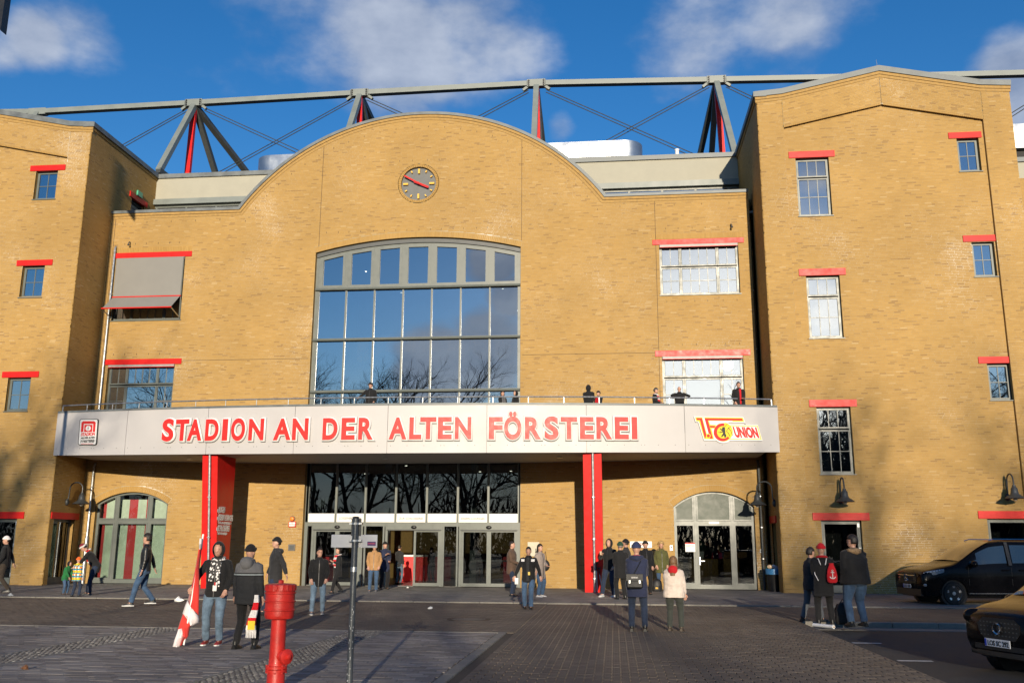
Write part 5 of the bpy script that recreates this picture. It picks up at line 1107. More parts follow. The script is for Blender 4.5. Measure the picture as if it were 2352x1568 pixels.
# ================================================================ street furniture
def hydrant():
    Y = -26.9; b = at(632, 1590, Z=0); X = at(641, 1420, Y=Y)[0]; zt = at(641, 1341, Y=Y)[2]; zb = at(641, 1417, Y=Y)[2]
    o = tag(empty('fire_hydrant', (X, Y, 0)), 'red pillar fire hydrant with ribbed barrel head and capped side outlet', 'fire hydrant')
    HR = mat('hydrant_red', (.50, .02, .013), .45, var=.22, scale=7, coat=.1, bump=.12, bscale=60); r = .172
    prof = [(.06, zb-.015), (r*.93, zb-.01), (r*.985, zb+.012), (r, zb+.03)]
    for k in range(1, 4): z = zb+(zt-zb)*(.255*k-.02); prof += [(r, z-.012), (r+.012, z-.006), (r+.012, z+.006), (r, z+.012)]
    prof += [(r, zt-.075), (r*.96, zt-.07)]
    MB().lathe(prof, (0, 0, 0), 40).build('barrel', HR, o, smooth=35)
    m = MB(); n = 40; ring = lambda z, k: [((r+(.014 if j % 2 else .006)+k)*math.cos(2*PI*j/n), (r+(.014 if j % 2 else .006)+k)*math.sin(2*PI*j/n), z) for j in range(n)]
    m.loft([ring(zt-.07, 0), ring(zt-.004, 0), [(.16*math.cos(2*PI*j/n), .16*math.sin(2*PI*j/n), zt+.006) for j in range(n)], [(.05*math.cos(2*PI*j/n), .05*math.sin(2*PI*j/n), zt+.014) for j in range(n)]]); m.build('cap', HR, o, smooth=25)
    MB().lathe([(.034, zt+.008), (.034, zt+.045), (.02, zt+.052)], (0, 0, 0), 6).build('spindle', HR, o); MB().lathe([(.03, 0), (.028, -.02)], (0, -r-.008, zt-.035), 12, 'y').build('lug', HR, o)
    MB().lathe([(.108, 0), (.1, .3), (.093, .32), (.09, .4), (.088, zb-.005)], (0, 0, 0), 28).build('pillar', HR, o, smooth=35)
    zf = at(628, 1533, Y=Y)[2]; MB().lathe([(.1, zf-.045), (.125, zf-.04), (.125, zf-.012), (.1, zf-.008), (.125, zf-.004), (.125, zf+.024), (.1, zf+.03)], (0, 0, 0), 24).build('flange', HR, o, smooth=30)
    for k in range(8): a = k*PI/4+.2; MB().lathe([(.012, zf-.055), (.012, zf+.036)], (.113*math.cos(a), .113*math.sin(a), 0), 6).build('bolt', HR, o)
    zo = at(650, 1505, Y=Y)[2]; d = Vector((.85, -.52, 0)).normalized(); q = MB(); q.lathe([(.062, .05), (.058, .12), (.055, .125), (.085, .14), (.088, .185), (.07, .195), (.03, .2), (.028, .225), (.018, .23)], (0, 0, 0), 22, 'x')
    ob = q.build('outlet', HR, o, smooth=35); ob.location = (0, 0, zo); ob.rotation_euler = (0, 0, math.atan2(d.y, d.x))
    c = MB(); c.tube([(.09, -.02, zf+.1), (.12, -.03, zf+.085), (.15, -.03, zf+.1)], .006, 5); c.ell((.1, -.03, zf+.07), (.03, .02, .022)); c.build('chain_eye', HR, o)
hydrant()
def signpost():
    x, y = -3.0, -27.21; o = tag(empty('sign_post', (x, y, 0)), 'thin grey sign post with a white board seen from behind', 'sign post'); PG = mat('post_grey_paint', (.075, .085, .095), .4, .3, var=.2, scale=10, bump=.1)
    zt = at(811, 1188, Y=y)[2]; MB().tube([(0, 0, 0), (0, 0, zt)], .036, 16).build('post', PG, o, smooth=40); MB().lathe([(.038, zt-.01), (.04, zt+.006), (.02, zt+.014)], (0, 0, 0), 14).build('cap', BLACK, o)
    a, b = at(762, 1227, Y=y+.06), at(866.5, 1257, Y=y+.06); bd = MB().cbox((a[0]-x, .05, b[2]), (b[0]-x, .056, a[2]), .002).build('board', mat('board_back', (.62, .63, .64), .45, var=.05), o)
    s0, s1 = at(844, 1243, Y=y+.05), at(863, 1252.5, Y=y+.05); MB().box((s0[0]-x, .047, s1[2]), (s1[0]-x, .05, s0[2])).build('sticker', mat('purple_sticker', (.1, .03, .16), .5), bd); MB().box((s0[0]-x+.01, .045, (s0[2]+s1[2])/2-.004), (s1[0]-x-.01, .047, (s0[2]+s1[2])/2+.006)).build('sticker_print', mat('pink_print', (.6, .1, .15), .5), bd)
    for zz in (at(811, 1241, Y=y)[2], at(811, 1202, Y=y)[2]):
        m = MB(); m.lathe([(.044, -.012), (.044, .012)], (0, 0, zz), 14); m.box((-.075, -.012, zz-.012), (.075, .05, zz+.012)); m.build('clamp', GALV, o)
        for s in (-1, 1): MB().lathe([(.012, -.02), (.012, -.012)], (s*.062, 0, zz), 6, 'y').build('clamp_bolt', GALV, o)
    MB().cbox((-.065, .045, at(811, 1230, Y=y)[2]), (.055, .055, at(811, 1190, Y=y)[2]), .003).build('small_plate', GREYD, o)
    MB().lathe([(.0375, at(811, 1312, Y=y)[2]), (.0375, at(811, 1301, Y=y)[2])], (0, 0, 0), 16, cap=False).build('silver_sticker', GALV, o)
    m = MB()
    for k in range(26): z = random.uniform(.1, 1.1); a = random.uniform(-2.4, -.7); u = Vector((math.cos(a), math.sin(a), 0)); t = Vector((-u.y, u.x, 0)); m.obox(u*.0358+Vector((0, 0, z)), t*random.uniform(.002, .005), Vector((0, 0, random.uniform(.003, .014))), u*.0006)
    m.build('paint_chip', mat('bare_metal_chip', (.45, .47, .48), .5), o)['kind'] = 'stuff'
signpost()
def litter_bin():
    p = at(1760, 1352, Z=.02); o = tag(empty('litter_bin', (p[0], -1.0, .022)), 'overflowing dark litter bin with blue liner bag in the shaded corner', 'litter bin'); x0 = 0
    MB().lathe([(.22, 0), (.27, .78), (.28, .8)], (0, 0, 0), 20).build('body', BLACK, o, smooth=40)
    m = MB(); n = 18; m.loft([[((.285+.02*math.sin(5*k+z*9))*math.cos(2*PI*k/n), (.285+.02*math.sin(3*k+z*7))*math.sin(2*PI*k/n), z) for k in range(n)] for z in (.62, .7, .78, .83)], cap=False); m.build('bag', mat('blue_bag', (.05, .2, .42), .35), o, smooth=True)
    for k, (c, nm) in enumerate((((.6, .05, .05), 'crumpled_cup'), ((.7, .7, .68), 'crumpled_cup'), ((.1, .3, .12), 'bottle_neck'), ((.6, .45, .3), 'paper_ball'), ((.2, .25, .35), 'paper_ball'))):
        MB().ell((.2*math.cos(k*1.3), .14*math.sin(k*1.3), .86+.04*(k % 2)), (.1, .08, .08), 7, 5).build(nm, mat('rubbish_%d' % k, c, .6), o)
litter_bin()
for (a, b, lb) in ((f8(637, 660), f8(641, 895), 'metal crutch leaning on the red column, the left one of the two'), (f8(652, 700), f8(684, 892), 'metal crutch leaning on the red column, the slanted right one')):
    q = at(*b, Z=.022); q = Vector((q[0], max(q[1], -3.55), .022)); t = Vector(at(*a, Y=q[1]+.18)); o = tag(empty('crutch', tuple(q)), lb, 'crutch', 'crutches leaning on the column'); d = t-q
    MB().tube([(0, 0, 0), d*.78], .013, 8).build('shaft', GALV, o); MB().tube([d*.76, d*.8+Vector((.0, -.12, .02))], .02, 8).build('handle', BLACK, o); m = MB(); m.tube([d*.76, d*.9, d*1.0+Vector((.03, 0, 0))], .018, 8); m.lathe([(.05, -.03), (.055, .03)], d*1.0+Vector((.03, 0, 0)), 10); m.build('arm_cuff', BLACK, o); MB().lathe([(.02, 0), (.02, .05)], (0, 0, 0), 8).build('foot', BLACK, o)
def bag_on_ground(px_, py_, w, h, lab, tint, z=0.0, patch=None):
    p = at(px_, py_, Z=z); o = tag(empty('backpack', (p[0], p[1], z)), lab, 'bag'); m = MB(); n = 12
    m.loft([[(w*s*(abs(math.cos(2*PI*k/n))**.7)*math.copysign(1, math.cos(2*PI*k/n))+lx, w*.6*s*(abs(math.sin(2*PI*k/n))**.7)*math.copysign(1, math.sin(2*PI*k/n)), zz*h) for k in range(n)] for s, zz, lx in ((.9, 0, 0), (1.05, .12, 0), (1.0, .5, .01), (.85, .8, .02), (.55, .95, .02), (.2, 1.0, .02))]); m.build('body', tint, o, smooth=True)
    m = MB(); m.loft([[(w*.7*math.cos(2*PI*k/n), -w*.62+w*.25*math.sin(2*PI*k/n)*(1), zz*h) for k in range(n)] for zz in (.1, .45)]); m.build('pocket', tint, o); MB().tube([(-.06, 0, h*.95), (0, .02, h*1.12), (.06, 0, h*.95)], .012, 6).build('grab_handle', tint, o)
    for s in (-1, 1): MB().tube([(s*w*.5, w*.5, h*.9), (s*w*.8, w*.8, h*.6), (s*w*.6, w*.6, h*.1)], .015, 6).build('shoulder_strap', tint, o)
    if patch: MB().box((-.04, -w*.9, h*.2), (.05, -w*.84, h*.34)).build('tag_label', patch, o)
NYL = mat('black_nylon', (.014, .014, .015), .55, var=.3)
bag_on_ground(1508, 1357, .2, .45, 'black backpack on the pavement beside the woman in the green parka', NYL, .022, YEL); bag_on_ground(1939, 1433, .19, .48, 'dark rucksack on the kerb between the red-capped person and the large man', NYL)
a, b = at(1869, 1434, Z=.04), at(1915, 1439, Z=.04); o = tag(empty('rolled_banner', tuple((a+b)/2)), 'white rolled-up banner lying on the ground behind the red-capped person', 'banner'); v = Vector(b-a)/2; MB().tube([-v, v], .04, 12).build('roll', WHITE, o, smooth=True); MB().tube([-v*1.06, v*1.06], .014, 8).build('stick', WOOD, o)
# grass beside the hydrant, a lamp mast standing just outside the left edge of the view
m = MB()
for k in range(1500):
    x, y = random.uniform(-5.2, -2.6), random.uniform(-27.6, -26.42+.12*random.random()); h = random.uniform(.02, .06); a = random.random()*6.28; dx, dy = .004*math.cos(a), .004*math.sin(a); tx, ty = random.uniform(-.02, .02), random.uniform(-.02, .02)
    m.add([(x-dx, y-dy, -.005), (x+dx, y+dy, -.005), (x+tx, y+ty, h)], [(0, 1, 2)])
tag(m.build('grass', mat('grass_green', (.045, .07, .018), .8, var=.4, scale=30), fix=False), kind='stuff')
Ym = -12.0; p = at(-22, 20, Y=Ym); o = tag(empty('lamp_mast', (p[0]-.5, Ym, 0)), 'dark lamp mast head cutting into the top left corner of the view', 'street lamp'); q = at(9, 76, Y=Ym); r_ = at(9, 0, Y=Ym); w = q[0]-p[0]+.5
MB().tube([(0, 0, 0), (0, 0, q[2]+3)], [.11, .07], 12).build('mast', GREYD, o); m = MB(); m.prism([(w-.9, q[2]+1.1), (w-.02, q[2]), (w-.02, q[2]+2.2), (w-.9, q[2]+2.4)], 'y', -.15, .15); m.build('lamp_head', BLACK, o); MB().bar((0, 0, q[2]+2), (w-.9, 0, q[2]+1.8), .09).build('bracket', GREYD, o)
# ================================================================ people
def cloth(name, col, rough=.85, var=.16, bump=.35, bscale=14, sheen=.12, spec=.25, scale=7, metal=0): return mat(name, col, rough, metal, var, scale, bump, bscale, 0, spec, sheen)
SKIN = mat('skin', (.46, .255, .18), .5, var=.07, scale=9); SKINP = mat('lip_and_brow', (.10, .04, .03), .6); EYED = mat('eye_dark', (.02, .015, .012), .3)
BLK = cloth('black_cloth', (.011, .011, .012)); BLK2 = cloth('charcoal_cloth', (.026, .026, .028)); NAVY = cloth('navy_cloth', (.022, .028, .062)); LEATH = mat('black_leather', (.012, .012, .012), .38, var=.2, bump=.5, bscale=11)
JEAN = cloth('blue_denim', (.045, .085, .155), var=.35, scale=5); JEANL = cloth('faded_denim', (.10, .15, .21), var=.5, scale=5); JEAND = cloth('dark_denim', (.018, .028, .055), var=.3)
TAN = cloth('tan_cloth', (.36, .20, .085)); BRN = cloth('brown_cloth', (.10, .062, .042)); BEIGE = cloth('beige_cloth', (.28, .23, .20)); CREAMC = cloth('cream_quilted_cloth', (.56, .48, .42), bump=.5, bscale=7); OLIVE = cloth('olive_parka_cloth', (.085, .085, .028)); DGREEN = cloth('dark_green_wool', (.02, .055, .03)); REDW = cloth('red_wool', (.48, .012, .018)); DRED = cloth('dark_red_wool', (.17, .012, .02)); ORNG = cloth('orange_wool', (.85, .12, .015)); GRYC = cloth('grey_cloth', (.11, .11, .115)); DGRN = cloth('grey_green_trousers', (.035, .04, .035)); GREENC = cloth('green_quilt', (.015, .14, .04)); WHT = cloth('white_cloth', (.72, .70, .68))
BROWNT = cloth('brown_trousers', (.05, .038, .028)); NAVYW = cloth('navy_wool', (.025, .035, .09)); BLUET = cloth('grey_denim', (.10, .11, .125))
HAIRD = mat('dark_hair', (.016, .011, .008), .5, var=.4, scale=30, bump=.5, bscale=60); HAIRB = mat('light_brown_hair', (.17, .09, .04), .5, var=.4, scale=30, bump=.5, bscale=60); HAIRY = mat('blonde_hair', (.42, .28, .12), .5, var=.4, scale=30, bump=.6, bscale=50); HAIRG = mat('grey_hair', (.16, .15, .14), .5, var=.3, scale=30); FUR = mat('brown_fur_trim', (.26, .17, .09), .9, var=.45, scale=40, bump=.9, bscale=50)
SHOEB = mat('black_shoe', (.012, .012, .012), .35, var=.2); SHOEW = mat('white_sole', (.65, .65, .63), .5); SHOER = mat('red_shoe', (.25, .02, .02), .5); SHOEG = mat('grey_shoe', (.14, .14, .15), .6); SHOEL = mat('light_shoe', (.5, .5, .5), .6); BOOT = mat('brown_boot', (.06, .045, .03), .6); GLOVE = mat('black_glove', (.012, .012, .012), .6)
def pattern_mat(name, kind, a, b, scale, axis=2, extra=None):
    if name in MATS: return MATS[name]
    m, t, bs = principled(name); tc = t.add('ShaderNodeTexCoord'); sp = t.add('ShaderNodeSeparateXYZ', {0: (tc, 'Object')})
    if kind == 'stripe':
        f = t.math('GREATER_THAN', t.math('FRACT', t.math('MULTIPLY', (sp, axis), scale)), .5)
        mx = t.mix(f, (*a, 1), (*b, 1))
    elif kind == 'plaid':
        fs = []
        for ax_, off in ((0, .2), (2, .0)):
            fs.append(t.math('GREATER_THAN', t.math('FRACT', t.math('MULTIPLY_ADD', (sp, ax_), scale, off)), .55))
        m1 = t.mix(fs[0], (.75, .72, .6, 1), (.85, .22, .02, 1)); m2 = t.mix(fs[1], m1, (.03, .25, .35, 1)); f3_ = t.math('GREATER_THAN', t.math('FRACT', t.math('MULTIPLY_ADD', (sp, 2), scale*.5, .3)), .72); m3 = t.mix(f3_, m2, (.7, .5, .02, 1)); f4 = t.math('GREATER_THAN', t.math('FRACT', t.math('MULTIPLY_ADD', (sp, 0), scale*1.0, .62)), .84); mx = t.mix(f4, m3, (.02, .03, .05, 1))
    elif kind == 'yoke':
        z0 = scale; f = t.math('GREATER_THAN', (sp, 2), z0); mx0 = t.mix(f, (*a, 1), (*b, 1)); g = t.math('LESS_THAN', t.math('ABSOLUTE', t.math('SUBTRACT', (sp, 2), z0)), .028); mx1 = t.mix(g, mx0, (.01, .01, .01, 1)); h = t.math('LESS_THAN', t.math('ABSOLUTE', t.math('SUBTRACT', (sp, 2), z0)), .012); mx = t.mix(h, mx1, (.2, .23, .24, 1))
    elif kind == 'print':
        n = t.add('ShaderNodeTexVoronoi', {'Vector': (tc, 'Object'), 'Scale': scale}); f = t.math('GREATER_THAN', (n, 0), .42); mx = t.mix(f, (*a, 1), (*b, 1))
        if extra: g = t.math('LESS_THAN', (sp, 2), extra); mx = t.mix(g, mx, (.55, .01, .015, 1))
    nz = t.add('ShaderNodeTexNoise', {'Vector': (tc, 'Object'), 'Scale': 16.0}); t.l.new(mx.outputs[2], bs.inputs['Base Color']); bs.inputs['Roughness'].default_value = .85; bs.inputs['Specular IOR Level'].default_value = .25
    bp = t.add('ShaderNodeBump', {'Strength': .3, 'Height': nz, 'Distance': .02}); t.l.new(bp.outputs[0], bs.inputs['Normal']); MATS[name] = m; return m
SCARF = pattern_mat('red_white_scarf', 'stripe', (.62, .012, .02), (.74, .72, .7), 6.5); SCARFP = pattern_mat('printed_scarf', 'print', (.74, .72, .7), (.05, .05, .05), 22, extra=.93); PLAID = pattern_mat('bright_plaid', 'plaid', 0, 0, 9.0)
YOKE = pattern_mat('grey_yoke_cloth', 'yoke', (.022, .023, .025), (.105, .105, .11), 1.19)
ZIPM = mat('dark_zip', (.05, .05, .052), .4, .5)
PENDING = []
def later(o, voxel, smooth=3, extra=None):
    md = o.modifiers.new('skin', 'REMESH'); md.mode = 'VOXEL'; md.voxel_size = voxel; md.use_smooth_shade = True
    s = o.modifiers.new('soft', 'SMOOTH'); s.factor = .5; s.iterations = smooth; PENDING.append((o, extra)); return o
def finish_people():
    dg = bpy.context.evaluated_depsgraph_get(); dg.update(); res = []
    for o, ex in PENDING: res.append((o, ex, bpy.data.meshes.new_from_object(o.evaluated_get(dg))))
    for o, ex, me in res:
        o.modifiers.clear(); old = o.data; mats = list(old.materials); o.data = me; me.name = old.name
        me.materials.clear()
        for m in mats: me.materials.append(m)
        me.polygons.foreach_set('material_index', [0]*len(me.polygons))
        if ex:
            b, ms = ex; bm = bmesh.new(); bm.from_mesh(me); t = b.mesh('x', ms, smooth=True); off = len(me.materials)
            for p in t.polygons: p.material_index += 0
            bm.from_mesh(t); bm.to_mesh(me); bm.free(); me.materials.clear()
            for m in ms: me.materials.append(m)
        if o.name.startswith(('jacket', 'trousers')):      # creases and folds of the cloth
            amp = .0062 if o.name.startswith('j') else .007; sd = random.random()*50
            n = len(me.vertices); co = np.empty(n*3); me.vertices.foreach_get('co', co); nr = np.empty(n*3); me.vertex_normals.foreach_get('vector', nr); co = co.reshape(-1, 3); nr = nr.reshape(-1, 3)
            f = np.array([mnoise.noise((x*7+sd, y*7, z*15))+.6*mnoise.noise((x*16, y*16+sd, z*24)) for x, y, z in co.tolist()]); co += nr*(f*amp)[:, None]; me.vertices.foreach_set('co', co.ravel()); me.update()
        me.polygons.foreach_set('use_smooth', [True]*len(me.polygons))
def ik(a, b, l1, l2, pole):
    a, b = Vector(a), Vector(b); d = b-a; L = min(max(d.length, abs(l1-l2)+.01), l1+l2-.004); d = d.normalized(); b = a+d*L
    x = (l1*l1-l2*l2+L*L)/(2*L); h = math.sqrt(max(l1*l1-x*x, 0)); p = Vector(pole); p = (p-d*p.dot(d)).normalized(); return a+d*x+p*h, b
HANDS = dict(down=(.27, -.05, .80), pocket=(.20, -.12, .93), front=(.06, -.27, 1.06), cup=(.10, -.30, 1.30), chest=(.08, -.24, 1.22), swing_f=(.26, -.25, .90), swing_b=(.27, .22, .88), away=(.40, -.12, .86), ear=(.16, -.06, 1.63), rail=(.30, -.32, 1.06), reach=(.22, -.45, .85), read=(.08, -.30, 1.15))
def person(label, px, pfoot, ptop=None, H=None, face=0, Y=None, zg=0.0, group=None, lean=0, head=(0, 0), arms=('down', 'down'), legs=((0, 0, 0), (0, 0, 0)), jacket=BLK, hem=.80, bulk=1.0, fat=1.0, trousers=JEAND, shoes=SHOEB, sole=None, hat=None, hatband=None, hair=HAIRD, longhair=0, hood=None, hoodmat=None, scarf=None, glove=None, open_=None, glasses=False, fine=.016, gender='m', wide=1.0, extra=None):
    g = at(px, pfoot, Z=zg) if Y is None else at(px, pfoot, Y=Y)
    if H is None: H = at(px, ptop, Y=g[1])[2]-zg-(.03 if hat else .015)
    k = H/1.78; root = tag(empty('person', (g[0], g[1], zg), R_(face)), label, 'person', group)
    if Y is not None: root.location = (g[0], Y, zg)
    th = R_(lean); HP = Vector((0, 0, .95)); NK = Vector((0, -.01, 1.50)); Mh = Matrix.Rotation(R_(head[0]), 3, 'Z')@Matrix.Rotation(R_(head[1]), 3, 'X'); Ml = Matrix.Rotation(th, 3, 'X')
    hs = Vector((0, .26*math.sin(th), 0))             # hips go back when bending
    U = lambda p: (HP+Ml@(Vector(p)-HP)+hs) if Vector(p).z > .86 else Vector(p)+hs*max(0, min(1, (Vector(p).z-.1)/.75))
    Hd = lambda p: U(NK+Mh@(Vector(p)-NK))
    S = lambda p: Vector(p)*k
    f = fat*wide; shw = (.188 if gender == 'm' else .165)*(1+.35*(fat-1))
    def ring(z, a, b, y=0.0, n=16): return [S(U((a*math.copysign(abs(math.cos(2*PI*i/n))**.8, math.cos(2*PI*i/n)), y+b*math.copysign(abs(math.sin(2*PI*i/n))**.8, math.sin(2*PI*i/n)), z))) for i in range(n)]
    # arms
    A = []
    for s, hp in zip((1, -1), arms):
        t = HANDS[hp] if isinstance(hp, str) else hp; sh = U((s*shw, .0, 1.415)); tg = U((s*t[0], t[1], t[2])) if (not isinstance(hp, str) or t[2] > .86) and lean == 0 else Vector((s*t[0], t[1], t[2]))+hs*.0
        if lean: tg = Vector((s*t[0], t[1], t[2]))
        el, wr = ik(sh, tg, .285, .255, (s*.55, .8, -.25)); A.append((s, sh, el, wr))
    # legs
    Lg = []
    for s, (dx, dy, dz) in zip((1, -1), legs):
        hp = Vector((s*.092*(1+.4*(fat-1)), 0, .91))+hs; ft = Vector((s*.10+dx, dy, .085+dz)); kn, an = ik(hp, ft, .435, .415, (s*.12, -1, 0)); Lg.append((s, hp, kn, ft if (ft-hp).length < .845 else an))
    # body: one figure from head to ankles
    b = MB()
    b.ell(S(Hd((0, -.012, 1.655))), Vector((.076, .094, .115))*k, 14, 10, Ml@Mh); b.ell(S(Hd((0, -.045, 1.595))), Vector((.056, .062, .062))*k, 10, 7, Ml@Mh)
    b.tube([S(Hd((0, -.085, 1.665))), S(Hd((0, -.112, 1.635))), S(Hd((0, -.098, 1.622)))], [.012*k, .017*k, .015*k], 7)
    for s in (-1, 1): b.ell(S(Hd((s*.078, .0, 1.645))), Vector((.012, .02, .032))*k, 6, 5, Ml@Mh)
    b.tube([S(U((0, .005, 1.42))), S(U((0, .0, 1.5))), S(Hd((0, -.005, 1.6)))], [.064*k, .056*k, .054*k], 10)
    b.loft([ring(z, a_, b_) for z, a_, b_ in ((.86, .13, .1), (1.0, .14, .1), (1.2, .15, .1), (1.36, .17, .1), (1.44, .13, .08), (1.48, .06, .06))])
    fx = MB()
    for s, sh, el, wr in A:
        b.tube([S(sh), S(el), S(wr)], [.05*k, .042*k, .028*k], 9); d = (wr-el).normalized(); pc = wr+d*.045; n_ = d.cross(Vector((s, 0, 0))); n_ = n_.normalized() if n_.length > .1 else Vector((0, -1, 0)); q = d.cross(n_).normalized()
        b.obox(S(pc), q*.038*k, d*.05*k, n_*.015*k)
        fx.cur = 3 if glove else 0
        for i in range(4):
            o_ = (i-1.5)*.019; L = (.062, .075, .078, .068)[i]; p0 = wr+d*.085+q*o_; fx.tube([S(p0), S(p0+d*L*.5+n_*.008), S(p0+d*L*.85+n_*.03)], [.0098*k, .009*k, .0072*k], 6)
        p0 = wr+d*.03-q*.036*(1); fx.tube([S(p0), S(p0+d*.03-q*.022+n_*.012), S(p0+d*.06-q*.022+n_*.03)], [.0115*k, .0105*k, .008*k], 6)
    for s, hp, kn, an in Lg: b.tube([S(hp), S(kn), S(an), S(an+Vector((0, -.08, -.05)))], [.075*k, .052*k, .038*k, .035*k], 9)
    fx.cur = 1
    for s in (-1, 1): fx.ell(S(Hd((s*.031, -.097, 1.668))), Vector((.0145, .009, .0085))*k, 8, 5, Ml@Mh)
    fx.cur = 2
    for s in (-1, 1): fx.ell(S(Hd((s*.033, -.099, 1.689))), Vector((.021, .008, .005))*k, 7, 4, Ml@Mh)
    fx.ell(S(Hd((0, -.107, 1.592))), Vector((.023, .008, .006))*k, 8, 4, Ml@Mh)
    body = link('body', b.mesh('body', [SKIN]), root); later(body, max(fine*.85, .011)*max(k, .7), 2, (fx, [SKIN, EYED, SKINP, glove or SKIN]))
    # trousers
    t = MB(); w = .012
    t.loft([[S(Vector(((.165*f*.98+w)*math.cos(2*PI*i/14), (.115*f+w)*math.sin(2*PI*i/14)+.01, z))+hs*(z/.95)) for i in range(14)] for z in (.80, .90, 1.0)])
    for s, hp, kn, an in Lg:
        t.tube([S(hp), S(hp.lerp(kn, .45)+Vector((s*.01, 0, 0))), S(kn), S(kn.lerp(an, .5)), S(an+Vector((0, .0, .0)))], [(.098*f+w)*k, (.085*f+w)*k, (.064*math.sqrt(f)+w)*k, (.058*math.sqrt(f)+w)*k, (.052*math.sqrt(f)+w)*k], 11)
    tr = link('trousers', t.mesh('trousers', [trousers]), root); later(tr, fine*max(k, .7), 2)
    # shoes
    for (s, hp, kn, an), (dx, dy, dz) in zip(Lg, legs):
        m = MB(); z0 = an.z-.085; pr = []
        for yy, ww, hh in ((.075, .032, .06), (.04, .042, .085), (-.02, .042, .09), (-.08, .045, .065), (-.14, .046, .05), (-.18, .036, .04), (-.2, .016, .025)):
            pr.append([S((an.x+ww*x_, an.y+yy, z0+hh*z_)) for x_, z_ in ((-1, .08), (-1, .5), (-.6, 1), (.6, 1), (1, .5), (1, .08))])
        m.loft(pr); m.tube([S((an.x, an.y+.015, z0+.06)), S((an.x, an.y+.012, z0+.13))], .045*k, 9)
        sh = m.build('shoe', shoes, root, smooth=50)
        m2 = MB(); m2.loft([[S((an.x+(ww+.004)*x_, an.y+yy, z0+z_)) for x_, z_ in ((-1, 0), (-1, .022), (1, .022), (1, 0))] for yy, ww in ((.08, .03), (.04, .043), (-.08, .047), (-.15, .047), (-.205, .02))]); m2.build('sole', sole or SHOEB, sh)
    # jacket
    j = MB(); bw = bulk; e = .0
    prof = [(hem, .19*f, .135*f), (max(hem+.06, .88), .188*f, .138*f), (.98, .178*f, .132*f), (1.08, .172*f, .128*f), (1.2, .185*(.5+.5*f), .132*f), (1.32, .198*(.6+.4*f), .13*(.5+.5*f)), (1.40, .185, .108), (1.455, .125, .085), (1.50, .078, .07), (1.535, .07, .066)]
    j.loft([ring(z, a_*bw+.012*(bw-1), b_*bw) for z, a_, b_ in prof])
    for s, sh, el, wr in A:
        r0 = .064*bw*(.6+.4*fat); j.tube([S(sh+Vector((-s*.05, 0, .01))), S(sh), S(sh.lerp(el, .5)), S(el), S(el.lerp(wr, .5)), S(wr.lerp(el, .04))], [r0*.95*k, r0*k, r0*.93*k, r0*.82*k, r0*.74*k, r0*.62*k], 11)
    jk = link('jacket', j.mesh('jacket', [jacket]), root); later(jk, fine*max(k, .7), 3)
    if not open_ and abs((face+180) % 360-180) < 100:      # front zip and pocket flaps
        yb = lambda z: -float(np.interp(z, [q_[0] for q_ in prof], [q_[2] for q_ in prof]))*bw-.006
        m = MB(); m.loft([[S(U((x_, yb(z)+y_, z))) for x_, y_ in ((-.009, -.004), (.009, -.004), (.009, .02), (-.009, .02))] for z in np.linspace(hem+.01, 1.45, 9)]); m.build('zip', ZIPM, root)
        for s in (-1, 1): m = MB(); zf_ = max(hem+.12, .92); m.loft([[S(U((s*x_, yb(zf_)*(1.0-.42*((x_-.03)/.13)**2)+y_, z))) for x_, y_ in ((.055, -.006), (.10, -.006), (.14, -.004), (.14, .02), (.055, .02))] for z in (zf_, zf_+.035)]); m.build('pocket_flap', jacket, root)
    if open_:      # shirt seen between the open fronts
        m = MB(); m.loft([[S(U((x_*w_, y_, z))) for x_, y_ in ((-1, -.03), (-.6, -.14*bw*f**.5-.012), (.6, -.14*bw*f**.5-.012), (1, -.03))] for z, w_ in ((hem+.05, .05), (1.2, .055), (1.38, .06), (1.47, .045))], cap=True); m.build('shirt', open_, root, smooth=40)
    # head wear and hair
    M3 = Ml@Mh; c = S(Hd((0, -.004, 1.668)))
    def shell(r, keep, name, mt, n=20, m_=14, cc=None, noise=0):
        v = MB(); pts = []
        for i in range(m_+1):
            t_ = -PI/2+PI*i/m_
            for q in range(n): a_ = 2*PI*q/n; pts.append(Vector((math.cos(t_)*math.cos(a_), math.cos(t_)*math.sin(a_), math.sin(t_))))
        fs = []
        for i in range(m_):
            for q in range(n):
                ids = (i*n+q, i*n+(q+1) % n, (i+1)*n+(q+1) % n, (i+1)*n+q); mid = sum((pts[x_] for x_ in ids), Vector())/4
                if keep(mid): fs.append(ids)
        def place(p): kk = 1+(noise*random.uniform(-1, 1)); return (cc or c)+M3@Vector((p.x*r[0]*kk, p.y*r[1]*kk, p.z*r[2]*kk))*k
        v.add([place(p) for p in pts], fs); o = v.build(name, mt, root, smooth=True); sd = o.modifiers.new('thick', 'SOLIDIFY'); sd.thickness = .012*k; sd.offset = -1; return o
    if hat:
        shell((.099, .117, .138), lambda p: p.z > .12-.22*p.y*-1*0 and not (p.y < -.2 and p.z < .28), 'hat', hat)
        bnd = MB(); bnd.loft([[c+M3@Vector(((.1+o_)*math.cos(2*PI*i/20), (.118+o_)*math.sin(2*PI*i/20)+.004, z+(.012 if math.sin(2*PI*i/20) < 0 else -.012)))*k for i in range(20)] for z, o_ in ((.015, 0), (.018, .006), (.058, .004), (.06, 0))], cap=False); bnd.build('hat_band', hatband or hat, root, smooth=True)
    if hair and not (hood == 'up'):
        hk = (lambda p: (p.z > .25 or (p.y > .05 and p.z > -.45)) and not (p.y < -.45 and p.z < .5)) if not hat else (lambda p: p.y > .1 and -.5 < p.z < .3)
        shell((.087, .105, .127) if not longhair else (.118, .128, .15) if hair is HAIRY else (.097, .115, .134), hk, 'hair', hair, noise=.09 if hair is HAIRY else .035)
